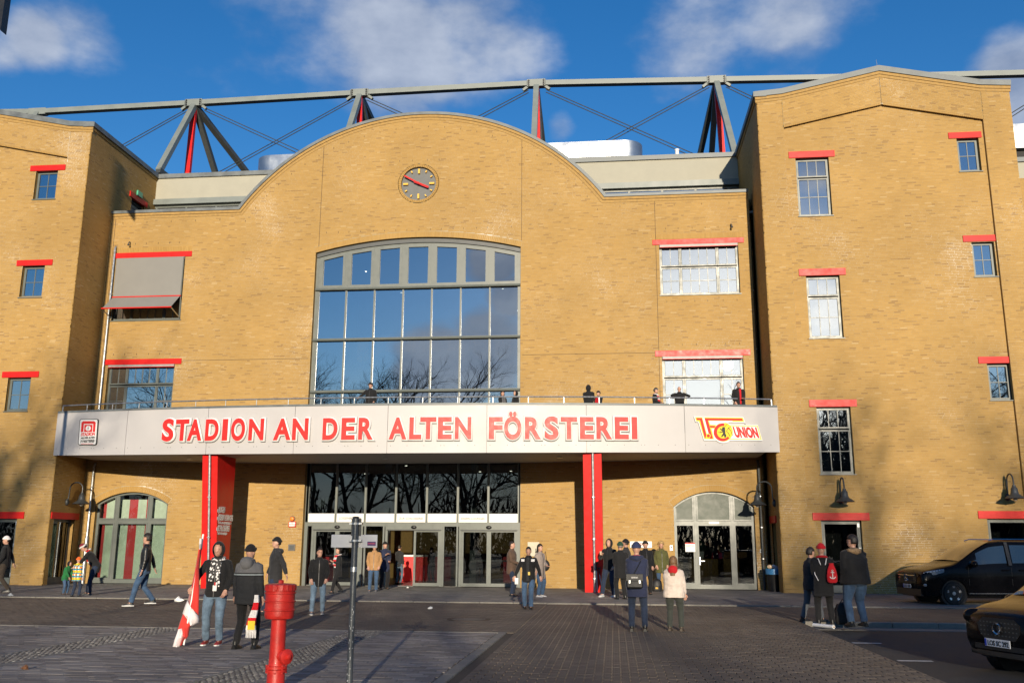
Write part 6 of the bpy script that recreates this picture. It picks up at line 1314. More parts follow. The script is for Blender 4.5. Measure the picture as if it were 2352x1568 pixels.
    if longhair:
        m = MB(); L = longhair; n = 13
        m.loft([[c+M3@Vector((ww*math.cos(PI*i/(n-1))+random.uniform(-.006, .006), dd*math.sin(PI*i/(n-1))-.012+random.uniform(-.006, .006), z))*k for i in range(n)]+[c+M3@Vector((ww*.75*math.cos(PI*(n-1-i)/(n-1)), dd*.55*math.sin(PI*(n-1-i)/(n-1))-.0, z))*k for i in range(n)] for z, ww, dd in ((.06, .09, .11), (-.05, .105, .125), (-.12, .115, .13), (-.12-L*.5, .13, .19), (-.12-L, .11, .21))]); m.build('long_hair', hair, root, smooth=True)
    hm = hoodmat or jacket
    if hood == 'up': shell((.112, .128, .152), lambda p: not (p.y < -.52 and abs(p.x) < .78 and p.z > -.75 and p.z < .72) and p.z > -.93, 'hood', hm, cc=S(Hd((0, .012, 1.645))))
    if hood in ('down', 'fur'):
        m = MB(); m.tube([S(U((s_*.115, -.055-.0*abs(s_), 1.475))) if abs(s_) > .9 else S(U((.135*s_, .03+.075*(1-s_*s_), 1.49-.03*(1-s_*s_)))) for s_ in (-1, -.85, -.5, 0, .5, .85, 1)], [.028*k, .042*k, .058*k, .07*k, .058*k, .042*k, .028*k], 9); m.build('hood', FUR if hood == 'fur' else hm, root, smooth=True)
    if hood == 'back':   # large hood lying on the back
        m = MB(); m.ell(S(U((0, .115, 1.47))), Vector((.125, .085, .115))*k, 14, 9, Ml); m.ell(S(U((0, .05, 1.53))), Vector((.105, .075, .05))*k, 12, 7, Ml); m.build('hood', hm, root, smooth=True)
    if scarf:
        m = MB(); m.tube([S(U((.098*math.cos(a_), .012+.09*math.sin(a_), 1.485+.02*math.sin(a_)))) for a_ in np.linspace(0, 2*PI, 13)], .036*k, 8, cap=False, flat=.8)
        for s_ in (-1, 1): m.loft([[S(U((s_*.05+x_*.04+s_*.012*q, -.088-.05*min(q*2, 1)*bw-.012+y_*.012, 1.46-q*(.46 if s_ > 0 else .36)))) for x_, y_ in ((-1, -1), (1, -1), (1, 1), (-1, 1))] for q in (0, .25, .5, .75, 1)])
        m.build('scarf', scarf, root, smooth=40)
    if glasses:
        m = MB()
        for s_ in (-1, 1): m.tube([S(Hd((s_*.033+.022*math.cos(a_), -.108, 1.667+.017*math.sin(a_)))) for a_ in np.linspace(0, 2*PI, 9)], .0028*k, 4); m.tube([S(Hd((s_*.056, -.106, 1.67))), S(Hd((s_*.08, .0, 1.665)))], .0028*k, 4)
        m.build('glasses', BLACK, root)
    if extra: extra(root, k, S, U, Hd, A, bulk)
    return root, k, S, U, A
def zip_line(root, k, S, U, A, bulk): pass
def badge(col_mat, x, z, w=.03, h=.045, name='badge', y=None):
    def f(root, k, S, U, Hd, A, bulk):
        y_ = -.155*bulk if y is None else y; m = MB(); m.obox(S(U((x, y_, z))), Vector((w, 0, 0))*k, Vector((0, .006, 0))*k, Vector((0, 0, h))*k); m.build(name, col_mat, root)
    return f
def both(*fs):
    def f(*a):
        for q in fs: q(*a)
    return f
W1 = ((.02, -.26, 0), (-.02, .24, .06)); W2 = ((.02, .24, .06), (-.02, -.26, 0)); ST = ((.03, 0, 0), (-.03, .02, 0)); ST2 = ((.06, .03, 0), (-.06, -.06, 0))
f2 = lambda x, y: ((x/2.296)/1.7415, (2048+y/2.296)/1.7415)
# --- on the ground, from the left
person('person in dark jacket and white knitted cap walking in at the left edge', 2, 1363, 1229, face=-72, legs=W2, arms=('pocket', 'swing_b'), jacket=BLK, hem=.80, trousers=BROWNT, hat=WHT, head=(30, 5))
dad, *_ = person('person in dark red cap and red white scarf bending down to two children', 203, 1367, H=1.80, face=-62, lean=34, arms=((.12, -.52, .86), (.16, -.55, .80)), legs=ST2, jacket=BLK, hem=.72, trousers=JEAND, hat=DRED, hatband=cloth('white_band', (.6, .58, .56)), scarf=SCARF, head=(0, 12))
person('small child in orange cap and bright plaid jacket, seen from behind', 172, 1371, 1277, face=165, legs=ST2, arms=((.16, -.3, 1.0), 'down'), jacket=PLAID, hem=.72, bulk=1.18, trousers=JEAND, hat=ORNG, hair=None, fine=.014)
person('small child in green and black hooded jacket beside the orange-capped child', 149, 1366, 1286, face=80, lean=14, legs=ST, arms=((.1, -.36, .75), (.1, -.36, .72)), jacket=GREENC, hem=.76, bulk=1.15, trousers=JEAN, hood='up', hoodmat=BLK, fine=.014)
person('person with dark hair in black leather jacket and blue jeans walking past the blinds', 326, 1392, 1224, face=-68, legs=W1, arms=('down', 'swing_b'), jacket=LEATH, hem=.86, trousers=JEAN, shoes=SHOEB, sole=SHOEW, hair=HAIRD, head=(-12, 0))
fl, fk, fS, fU, fA = person('youth in black hooded jacket, printed scarf and faded jeans holding a long flag', 488, 1480, 1242, face=6, head=(0, 14), legs=((.02, -.02, 0), (-.03, .02, 0)), arms=('pocket', (.36, -.20, 1.0)), jacket=BLK, hem=.82, trousers=JEANL, shoes=SHOER, sole=SHOEW, hood='up', scarf=SCARFP, bulk=1.06, fine=.013, extra=both(badge(WHT, .02, .98, .035, .05, 'pass_card'), badge(REDW, .02, 1.05, .012, .03, 'lanyard')))
person('youth seen from behind in grey and charcoal jacket with black cap', 561, 1490, 1247, face=172, legs=ST2, arms=('down', (.27, -.02, .84)), jacket=YOKE, hem=.76, bulk=1.2, trousers=BLK, shoes=SHOEB, hat=BLK, hair=None, hood='back', hoodmat=GRYC, fine=.013)
person('person in black winter coat, cap and gloves walking behind the red hydrant', 627, 1411, 1231, face=-58, legs=W1, arms=('swing_b', 'away'), jacket=BLK2, hem=.74, bulk=1.15, trousers=JEAND, hat=BLK, glove=GLOVE, hood='down', fine=.014)
person('person with glasses, black jacket and light blue jeans, hands in pockets', 728, 1410, 1256, face=18, legs=((.04, .02, 0), (-.05, -.12, 0)), arms=('pocket', 'pocket'), jacket=BLK, hem=.74, bulk=1.06, trousers=JEANL, shoes=SHOEG, sole=SHOEL, hair=HAIRD, glasses=True, head=(15, 0), fine=.014)
person('person in black coat with red white scarf striding in front of the glass door', 773, 1363, 1255, face=-48, legs=W1, arms=('chest', 'read'), jacket=BLK, hem=.66, bulk=1.05, trousers=BLK, scarf=SCARF, hair=HAIRD, gender='f', longhair=.02)
person('person in tan jacket and jeans standing behind the white board', 857, 1359, 1247, face=8, legs=((.0, .04, 0), (-.02, -.16, 0)), arms=('pocket', 'pocket'), jacket=TAN, hem=.80, bulk=1.14, trousers=JEAN, shoes=SHOEG, sole=SHOEL, hair=HAIRD)
person('person in navy coat and dark cap beside the open glass door', 881, 1354, 1242, face=40, legs=ST, arms=('front', 'cup'), jacket=NAVY, hem=.66, bulk=1.1, trousers=BLK, hat=BLK)
person('person in dark jacket and jeans just inside the open door', 915, 1342, 1250, face=150, Y=1.6, zg=.04, legs=ST, arms=('front', 'down'), jacket=BLK2, hem=.8, trousers=JEANL, hair=HAIRD, fine=.02)
person('person in dark coat at the red counter inside the hall', 990, 1338, 1256, face=-20, Y=4.4, zg=.04, legs=ST, arms=('front', 'front'), jacket=NAVY, hem=.6, trousers=BLK, hair=HAIRD, longhair=.1, gender='f', fine=.02)
person('person in pale trousers standing inside behind the right-hand glass doors', 1100, 1338, 1258, face=30, Y=4.0, zg=.04, legs=ST, arms=('front', 'front'), jacket=BLK2, hem=.85, trousers=BLUET, hair=HAIRD, fine=.02)
person('person in brown coat and dark trousers at the edge of the entrance', 1175, 1369, 1241, face=75, legs=ST2, arms=('pocket', 'front'), jacket=BRN, hem=.72, bulk=1.12, trousers=JEAND, hair=HAIRD)
def patches(root, k, S, U, Hd, A, bulk):
    for s in (-1, 1):
        m = MB(); m.loft([[S(U((s*x_, y_, z_))) for x_, y_, z_ in r] for r in (((.10, -.137, 1.36), (.20, -.105, 1.36), (.20, -.085, 1.42), (.10, -.112, 1.42)), ((.10, -.147, 1.36), (.20, -.118, 1.36), (.205, -.09, 1.43), (.10, -.122, 1.43)))]); m.build('shoulder_patch', WHT, root)
person('person in open black jacket with white shoulder patches, walking forward', 1214, 1398, 1254, face=-6, legs=((.0, -.12, 0), (-.02, .05, .0)), arms=('away', (.42, -.05, .88)), jacket=BLK, hem=.76, bulk=1.1, trousers=JEAN, hair=HAIRD, open_=BLK2, fine=.014, extra=both(patches, badge(mat('badge_yellow', (.7, .5, .1), .5), .05, 1.02, .03, .045, 'pass_card', -.185), badge(WHT, -.33, .80, .05, .09, 'paper_sheet', -.16)))
person('person in pale beige coat with black shoulder bag, behind the walking person in black', 1240, 1371, 1248, face=55, legs=ST2, arms=('front', 'down'), jacket=BEIGE, hem=.62, bulk=1.12, trousers=JEAN, shoes=SHOEL, hair=HAIRD, gender='f', longhair=.05)
def cupf(root, k, S, U, Hd, A, bulk): w = A[1][3]; m = MB(); m.lathe([(.03*k, -.05*k), (.04*k, .06*k)], S(w+Vector((0, -.07, .04))), 10); m.build('paper_cup', mat('beige_cup', (.5, .36, .24), .5), root)
person('person in black hooded jacket holding a paper cup, leaning near the red column', 1401, 1371, 1236, face=-28, legs=((.04, 0, 0), (-.02, -.28, 0)), arms=('pocket', 'cup'), jacket=BLK, hem=.84, bulk=1.1, trousers=JEAND, shoes=SHOEL, sole=SHOEW, hood='up', extra=cupf)
person('person in black coat and dark green cap in the group at the column', 1427, 1377, 1242, face=205, legs=ST, arms=('front', 'pocket'), jacket=BLK, hem=.66, bulk=1.14, trousers=BLK, hat=DGREEN, hair=HAIRG)
person('person in black cap half hidden at the back of the group at the column', 1440, 1367, 1236, face=-110, legs=ST, arms=('pocket', 'front'), jacket=BLK2, hem=.74, bulk=1.1, trousers=JEAND, hat=BLK)
def cross_bag(root, k, S, U, Hd, A, bulk):
    m = MB(); m.tube([S(U((-.14, -.09, 1.45))), S(U((-.12, .02, 1.475))), S(U((-.06, .15, 1.36))), S(U((.10, .185, 1.08))), S(U((.2, .17, .93)))], .012*k, 6); m.build('bag_strap', BLACK, root)
blue, bk_, bS, bU, bA = person('person seen from behind in long navy coat and navy knitted cap with red scarf', 1466, 1449, 1242, face=178, legs=((.03, 0, 0), (-.04, -.02, 0)), arms=('front', 'front'), jacket=NAVY, hem=.68, bulk=1.14, trousers=JEAND, hat=NAVYW, hair=None, scarf=cloth('red_patterned_scarf', (.3, .02, .04), var=.5, scale=25), hood='down', fine=.013, gender='f', extra=cross_bag)
person('person in black coat and black cap hidden behind the navy coat', 1485, 1366, 1240, face=15, legs=ST, arms=('pocket', 'pocket'), jacket=BLK, hem=.66, bulk=1.1, trousers=BLK, hat=BLK)
person('person with curly blonde hair in olive green parka standing at the wall', 1521, 1358, 1243, face=8, legs=((.03, -.04, 0), (-.03, .04, 0)), arms=('pocket', 'pocket'), jacket=OLIVE, hem=.66, bulk=1.2, trousers=JEAN, hair=HAIRY, longhair=.07, hood='fur', gender='f', head=(0, 6))
person('person with long brown hair in cream jacket and red hood, seen from behind', 1551, 1448, 1277, face=168, legs=((.03, 0, 0), (-.05, -.03, 0)), arms=('front', 'down'), jacket=CREAMC, hem=.80, bulk=1.3, fat=1.12, trousers=DGRN, shoes=BOOT, sole=BOOT, hair=HAIRB, longhair=.22, hood='back', hoodmat=REDW, scarf=BLK2, fine=.013, gender='f')
person('person with blonde hair and red top behind the reception counter', 1648, 1300, H=1.68, face=0, Y=3.3, zg=.04, arms=('front', 'chest'), jacket=REDW, trousers=BLK, hair=HAIRY, longhair=.15, gender='f', fine=.02)
def bag_red(root, k, S, U, Hd, A, bulk):
    for s in (-1, 1): m = MB(); m.tube([S(U((s*.05, .16, 1.32))), S(U((s*.09, .11, 1.46))), S(U((s*.15, -.06, 1.42))), S(U((s*.18, .1, 1.12))), S(U((s*.12, .17, .98)))], .009*k, 5); m.build('cord', WHT, root)
redp, rk, rS, rU, rA = person('person in red knitted cap and long black coat, seen from behind', 1897, 1437, 1245, face=176, legs=((.05, .02, 0), (-.05, -.05, 0)), arms=('front', 'front'), jacket=BLK, hem=.64, bulk=1.14, trousers=BLK, hat=REDW, hair=None, scarf=REDW, fine=.013, extra=bag_red)
person('person in grey trousers mostly hidden behind the red-capped person', 1868, 1427, H=1.66, face=110, lean=4, legs=((.0, .22, 0), (.0, -.18, 0)), arms=('front', 'chest'), jacket=BLK2, hem=.76, bulk=1.08, trousers=BLUET, shoes=SHOEB, hair=HAIRD)
person('large person with fur collar, black jacket and wide blue jeans', 1972, 1438, 1227, face=-158, legs=((.06, .0, 0), (-.06, -.02, 0)), arms=('pocket', 'front'), jacket=BLK, hem=.82, bulk=1.2, fat=1.36, trousers=JEAN, shoes=SHOEB, hair=HAIRD, hood='fur', glasses=True, head=(38, 0), fine=.013)
# --- up on the balcony
ZB = 6.10
def upper(label, px, ptop, Y=-2.6, **kw): return person(label, px, 925, ptop, Y=Y, zg=ZB, legs=ST, fine=.018, **kw)
upper('person in black cap with a hand on the balcony rail before the big window', 850, 877, Y=-3.9, face=-4, arms=('pocket', (.40, -.30, 1.12)), jacket=BLK, bulk=1.14, hat=BLK, trousers=BLK)
upper('person with long dark curly hair on the balcony before the big window', 1154, 897, face=35, arms=('front', 'front'), jacket=BLK, hair=HAIRD, longhair=.2, trousers=BLK, gender='f', scarf=GRYC)
upper('person in black hooded coat facing the curly-haired one on the balcony', 1184, 896, face=-50, arms=('front', 'front'), jacket=BLK, hood='up', trousers=BLK, bulk=1.1)
upper('person in black hood seen from behind on the balcony against the brick wall', 1352, 883, face=165, arms=('front', 'front'), jacket=BLK, hood='up', trousers=BLK, bulk=1.2)
upper('person in black cap and red scarf beside the hooded one on the balcony', 1375, 896, face=-35, arms=('front', 'front'), jacket=BLK, hat=BLK, trousers=BLK, scarf=REDW)
upper('person in black and grey cap with red scarf near the bright lower window', 1507, 889, face=60, arms=('front', 'front'), jacket=BLK, hat=BLK, hatband=GRYC, trousers=BLK, scarf=SCARF, bulk=1.12)
upper('bald person from behind raising one arm in front of the bright lower window', 1561, 886, face=175, arms=((.30, -.02, 1.28), (.22, -.18, 1.42)), jacket=BLK, hair=None, trousers=BLK, bulk=1.18)
upper('person in red shirt and open black jacket at the right end of the balcony', 1698, 876, face=12, arms=('front', 'pocket'), jacket=BLK, hair=HAIRD, trousers=BLK, open_=REDW, bulk=1.18, fat=1.1)
finish_people()
# --- things the people carry
def carried(name, lab, cat, loc): return tag(empty(name, tuple(loc)), lab, cat)
def W_(root, p): return Matrix.Translation(root.location)@Matrix.Rotation(root.rotation_euler.z, 4, 'Z')@Vector(p)
# long red and white flag, its foot on the ground
Yf = fl.location.y-.22; P = lambda x, y: Vector(at(x, y, Y=Yf))
foot = at(414, 1483, Z=.01); fo = carried('flag', 'long rolled red and white flag held upright by the youth', 'flag', (foot[0], foot[1], 0)); off = -Vector(fo.location)
top, bot = P(467, 1226), Vector((foot[0]+.06, foot[1], .03)); MB().tube([bot+off, top+off], .016, 10).build('pole', WHITE, fo, smooth=True)
f6 = lambda x, y: ((650+x/2.485)/1.7415, (2100+y/2.485)/1.7415)
def cloth_strip(nm, L, Rr, mt):
    m = MB(); n = len(L); fr, bkk = [], []
    for i in range(n):
        a, b = P(*f6(*L[i])), P(*f6(*Rr[i])); dy = (foot[1]-Yf)*max(0, 1-a.z/.9); row = []
        for q in range(7): t_ = q/6; p = a.lerp(b, t_); row.append(p+Vector((0, -.035-.05*math.sin(t_*PI)-.02*math.sin(t_*9+i)+dy*.8, 0))+off)
        fr.append(row)
    m.loft(fr, cap=False, closed=False); o = m.build(nm, mt, fo, smooth=True); sd = o.modifiers.new('thick', 'SOLIDIFY'); sd.thickness = .02; return o
FLR = cloth('flag_red', (.62, .045, .035), var=.08, bump=.2, bscale=5); FLW = cloth('flag_white', (.68, .62, .62), var=.05, bump=.2, bscale=5)
cloth_strip('red_cloth', [(384, 215), (372, 240), (340, 420), (300, 600), (262, 740)], [(400, 235), (393, 250), (372, 430), (372, 640), (374, 890)], FLR)
cloth_strip('white_cloth', [(384, 130), (378, 170), (374, 222)], [(408, 130), (406, 190), (398, 245)], FLW)
cloth_strip('white_cloth', [(262, 740), (244, 800), (226, 868), (318, 985)], [(374, 895), (380, 930), (378, 965), (330, 992)], FLW)
cloth_strip('red_cloth', [(226, 868), (206, 950), (188, 1025), (240, 1100), (225, 1180)], [(326, 992), (305, 1000), (300, 1008), (290, 1090), (240, 1170)], FLR)
cloth_strip('white_cloth', [(188, 1025), (160, 1130), (146, 1195), (180, 1206)], [(262, 1010), (246, 1100), (226, 1180), (215, 1195)], FLW)
# fan scarf hanging from the other youth's hand
q = Vector(at(*f6(937, 690), Y=-22.85)); sc = carried('fan_scarf', 'red and white fringed fan scarf hanging from a hand beside the hydrant', 'scarf', q); m = MB()
bt = Vector(at(*f6(880, 1040), Y=-22.85))-q; m.loft([[Vector((x_*(.03+.05*s_), y_*.02, 0))+bt*s_+Vector((.015*math.sin(s_*6), 0, 0)) for x_, y_ in ((-1, -1), (1, -1), (1, 1), (-1, 1))] for s_ in np.linspace(0, 1, 12)]); m.build('band', pattern_mat('fan_scarf_stripe', 'stripe', (.62, .012, .02), (.74, .72, .7), 4.2), sc, smooth=40)
m = MB()
for i in range(14): x = -.08+.16*i/13; m.tube([bt+Vector((x, 0, 0)), bt+Vector((x*1.1, random.uniform(-.02, .02), -.12))], .006, 4)
m.build('fringe', WHT, sc)['kind'] = 'stuff'; MB().cbox(tuple(bt*.86+Vector((-.06, -.03, -.07))), tuple(bt*.86+Vector((.06, -.021, .07))), .004).build('crest', EY, sc)
# black shoulder bag of the person in navy
q = Vector(at(*f8(925, 790), Y=blue.location.y-.25)); o = carried('shoulder_bag', 'black shoulder bag hanging at the hip of the person in the navy coat', 'bag', q); MB().cbox((-.17, -.05, -.16), (.17, .06, .12), .03).build('body', NYL, o); MB().cbox((-.172, -.062, -.02), (.172, -.04, .125), .01).build('flap', NYL, o); text_obj('lettering', 'VERYX'[:0] or 'UNION', MB().box((-.07, -.066, .03), (.07, -.06, .07)).build('print_patch', BLACK, o), (0, -.07, .04), height=.028, mat_=WHT, offset=.02, align='CENTER')
for s in (-1, 1): MB().box((s*.1-.015, -.068, -.06), (s*.1+.015, -.06, .0)).build('buckle', GALV, o)
# red drawstring bag with white anchor
a, b = at(*f3(437, 665), Y=redp.location.y-.22), at(*f3(525, 810), Y=redp.location.y-.22); q = Vector(((a[0]+b[0])/2, redp.location.y-.24, b[2])); o = carried('drawstring_bag', 'red drawstring bag with white anchor on the back of the red-capped person', 'bag', q); w, h = abs(b[0]-a[0])/2, a[2]-b[2]; n = 16
m = MB(); m.loft([[(w*s*math.cos(2*PI*i/n), w*.45*s*math.sin(2*PI*i/n), h*z) for i in range(n)] for s, z in ((.7, 0), (1.0, .08), (1.02, .35), (.85, .65), (.5, .9), (.42, .95), (.5, 1.02))]); m.build('body', REDW, o, smooth=True)
m = MB(); y = -w*.5; c_ = h*.42
m.box((-.008, y-.012, c_-.075), (.008, y-.0, c_+.07)); m.box((-.035, y-.012, c_+.04), (.035, y, c_+.055)); m.lathe([(.012, -.012), (.012, 0), (.02, 0), (.02, -.012)], (0, y, c_+.088), 10, 'y', cap=False)
m.loft([[(r_*math.sin(t_), yy, c_-.015-r_*math.cos(t_)) for r_, yy in ((.055, y-.012), (.072, y-.012), (.072, y), (.055, y))] for t_ in np.linspace(-1.15, 1.15, 9)]); m.build('anchor', WHT, o)
# bag and paper of the entrance group
q = Vector(at(*f8(252, 680), Y=-3.6)); o = carried('handbag', 'black handbag at the side of the person in the beige coat', 'bag', q); m = MB(); m.ell((0, 0, 0), (.16, .1, .2), 12, 8); m.build('body', NYL, o, smooth=True); MB().tube([(-.08, 0, .16), (-.05, 0, .42), (.0, 0, .5), (.05, 0, .16)], .012, 6).build('strap', NYL, o)
# ================================================================ vehicles
PAINT = mat('black_car_paint', (.004, .004, .005), .16, .0, var=.1, coat=0, spec=.16); TYRE = mat('tyre_rubber', (.012, .012, .012), .8, var=.2, bump=.3, bscale=60); RIM = mat('alloy_rim', (.55, .56, .58), .28, .9, var=.06); CHROME = mat('chrome', (.75, .76, .78), .08, 1.0, var=.02); PLATEW = mat('plate_white', (.62, .64, .68), .45, var=.03); LENS = mat('clear_lamp_lens', (.32, .36, .40), .08, .3, var=.3, scale=30, coat=1.0); AMB = mat('amber_lens', (.6, .2, .03), .2)
def lerp_table(tab, x):
    xs = [r[0] for r in tab]; return [float(np.interp(x, xs, [r[i] for r in tab])) for i in range(1, len(tab[0]))]
def smooth_table(tab, x):
    """soft interpolation between stations"""
    return [sum(c)/3 for c in zip(*(lerp_table(tab, x+d) for d in (-.07, 0, .07)))]
def vehicle(name, label, cat, loc, heading, L, tab, wheels, wr, ww, glass, extras):
    """car along local -X (nose at x = 0, tail at x = L). Stations: x, z bottom, z belt, z top, half-width bottom, belt, top"""
    root = tag(empty(name, loc, heading), label, cat); sec = lambda x: smooth_table(tab, min(max(x, .0), L))
    def ring(x):
        zb, zm, zt, wb, wm, wt = sec(x); zt = max(zt, zm+.02); h = zm-zb
        half = [(0, zb), (wb*.8, zb), (wb, zb+h*.1), (wm*1.0, zb+h*.38), (wm*1.005, zb+h*.66), (wm*.985, zm-h*.06), (wm*.96, zm), (wm+(wt-wm)*.5+.0, zm+(zt-zm)*.5), (wt+.03, zt-(zt-zm)*.12-.0), (wt-.07, zt-(zt-zm)*.015), (wt*.55, zt+.012), (0, zt+.016)]
        return [(x, y, z) for y, z in half]+[(x, -y, z) for y, z in half[-2:0:-1]]
    xs = np.concatenate([[.0, .03, .08], np.linspace(.15, L-.15, 58), [L-.06, L]]); m = MB(); rings = []
    for x in xs:
        r = ring(x)
        if x < .08: f = (.94, .985, 1)[[.0, .03, .08].index(x)] if x in (.0, .03, .08) else 1; zc = (r[0][2]+r[11][2])/2; r = [(p[0], p[1]*f, zc+(p[2]-zc)*f) for p in r]
        # wheel arches are cut into the flanks
        q = []
        for (px_, py_, pz_) in r:
            for wx in wheels:
                if abs(py_) > .4 and pz_ < .7 and math.hypot(px_-wx, pz_-wr) < wr+.065:
                    dz = math.sqrt(max((wr+.065)**2-(px_-wx)**2, 0)); pz_ = max(pz_, wr+dz*.98) if pz_ < wr+dz else pz_
            q.append((px_, py_, pz_))
        rings.append(q)
    m.loft(rings); m.build('body', PAINT, root, smooth=48)
    for wx in wheels:
        for s in (-1, 1):
            zb, zm, zt, wb, wm, wt = sec(wx); y = s*(wm-.02-ww/2)
            w = MB().lathe([(wr*.64, -ww/2), (wr*.9, -ww/2), (wr*.985, -ww/2+.03), (wr, -ww*.2), (wr, ww*.2), (wr*.985, ww/2-.03), (wr*.9, ww/2), (wr*.64, ww/2)], (0, 0, 0), 30, 'y', cap=False).build('wheel', TYRE, root, smooth=40); w.location = (wx, y, wr)
            d = MB().lathe([(.0, -s*ww*.1), (wr*.66, -s*ww*.1), (wr*.66, s*ww*.1)], (0, 0, 0), 24, 'y').build('brake_well', BLACK, w)
            r = MB(); yo = s*(ww/2-.015)
            r.lathe([(wr*.70, yo-s*.05), (wr*.70, yo), (wr*.655, yo+s*.008), (wr*.63, yo-s*.02)], (0, 0, 0), 32, 'y', cap=False)
            for k in range(5):
                a = 2*PI*k/5+.3; u = Vector((math.cos(a), 0, math.sin(a))); v = Vector((-math.sin(a), 0, math.cos(a))); yv = Vector((0, 1, 0))
                r.loft([[u*rr_+v*hw+yv*(yo+s*e-(s*.03 if q_ else 0)) for hw, q_ in ((-b, 0), (b, 0), (b*.9, 1), (-b*.9, 1))] for rr_, b, e in ((wr*.1, .022, -.03), (wr*.4, .026, -.018), (wr*.66, .042, -.004))])
            r.lathe([(.0, yo-s*.01), (wr*.15, yo-s*.012), (wr*.17, yo-s*.04)], (0, 0, 0), 14, 'y'); r.build('rim', RIM, w, smooth=35)
            a = MB(); ts = np.linspace(-.12, PI+.12, 21); a.loft([[(wx+(wr+rr_)*math.cos(t), s*(wm+yy), wr+(wr+rr_)*math.sin(t)) for rr_, yy in ((.045, -.03), (.055, .006), (.085, .008), (.10, -.02))] for t in ts], cap=False, closed=False); a.build('wheel_arch', PAINT, root, smooth=True)
            MB().lathe([(wr+.06, -.12), (wr+.06, .12)], (wx, s*(wm-.17), wr), 24, 'y').build('arch_liner', BLACK, root)
    for (x0, x1, e0, e1) in glass:       # side glass following the flank
        for s in (-1, 1):
            g = MB(); n = 8; rows = []
            for i in range(n+1):
                x = x0+(x1-x0)*i/n; zb, zm, zt, wb, wm, wt = sec(x); P = []
                for k in (e0, (e0+e1)/2, e1):
                    z = zm+(zt-zm)*k; P.append((x, s*(wm*.96+(wt+.03-wm*.96)*k*1.02+.012), z))
                rows.append(P)
            g.loft(rows, cap=False, closed=False); g.build('side_window', GLASS_V, root, smooth=True)
    extras(root, sec); return root
GLASS_V = mat('dark_vehicle_glass', (.018, .022, .024), .03, .0, var=.05, coat=1.0, spec=.8)
def windscreen(root, sec, x0, x1, w0, w1, mt, lift=.012):
    g = MB(); rows = []
    for i in range(9):
        x = x0+(x1-x0)*i/8; zt = sec(x)[2]+.02; w = w0+(w1-w0)*i/8; rows.append([(x-.012*(1-(2*k-1)**2)*2, w*(2*k-1), zt+lift-.035*abs(2*k-1)**2.2) for k in np.linspace(0, 1, 9)])
    g.loft(rows, cap=False, closed=False); return g.build('windscreen', mt, root, smooth=True)
def plate_text(root, s, x, y, z, w=.50, rot=-PI/2, tilt=0, size=.075):
    p = MB().cbox((-w/2, -.006, -.055), (w/2, .006, .055), .003).build('number_plate', PLATEW, root); p.location = (x, y, z); p.rotation_euler = (0, 0, rot)
    text_obj('lettering', s, p, (.02, -.008, -size/2), width=w*.82, height=size, mat_=EBK, offset=.02, align='CENTER'); MB().box((-w/2+.004, -.0075, -.05), (-w/2+.04, -.006, .05)).build('blue_band', mat('plate_blue', (.02, .05, .4), .5), p); return p
VANT = [(0, .30, .86, .90, .84, .90, .70), (.12, .22, .94, .99, .90, .93, .74), (.5, .2, 1.03, 1.09, .93, .955, .78), (1.05, .2, 1.10, 1.19, .94, .965, .80), (1.3, .2, 1.12, 1.32, .94, .965, .80), (1.75, .2, 1.13, 1.62, .94, .965, .77), (2.15, .2, 1.14, 1.83, .94, .965, .76), (2.6, .2, 1.15, 1.885, .94, .965, .755), (4.6, .2, 1.17, 1.88, .94, .965, .75), (5.0, .22, 1.17, 1.83, .93, .95, .74), (5.14, .3, 1.15, 1.70, .90, .93, .74)]
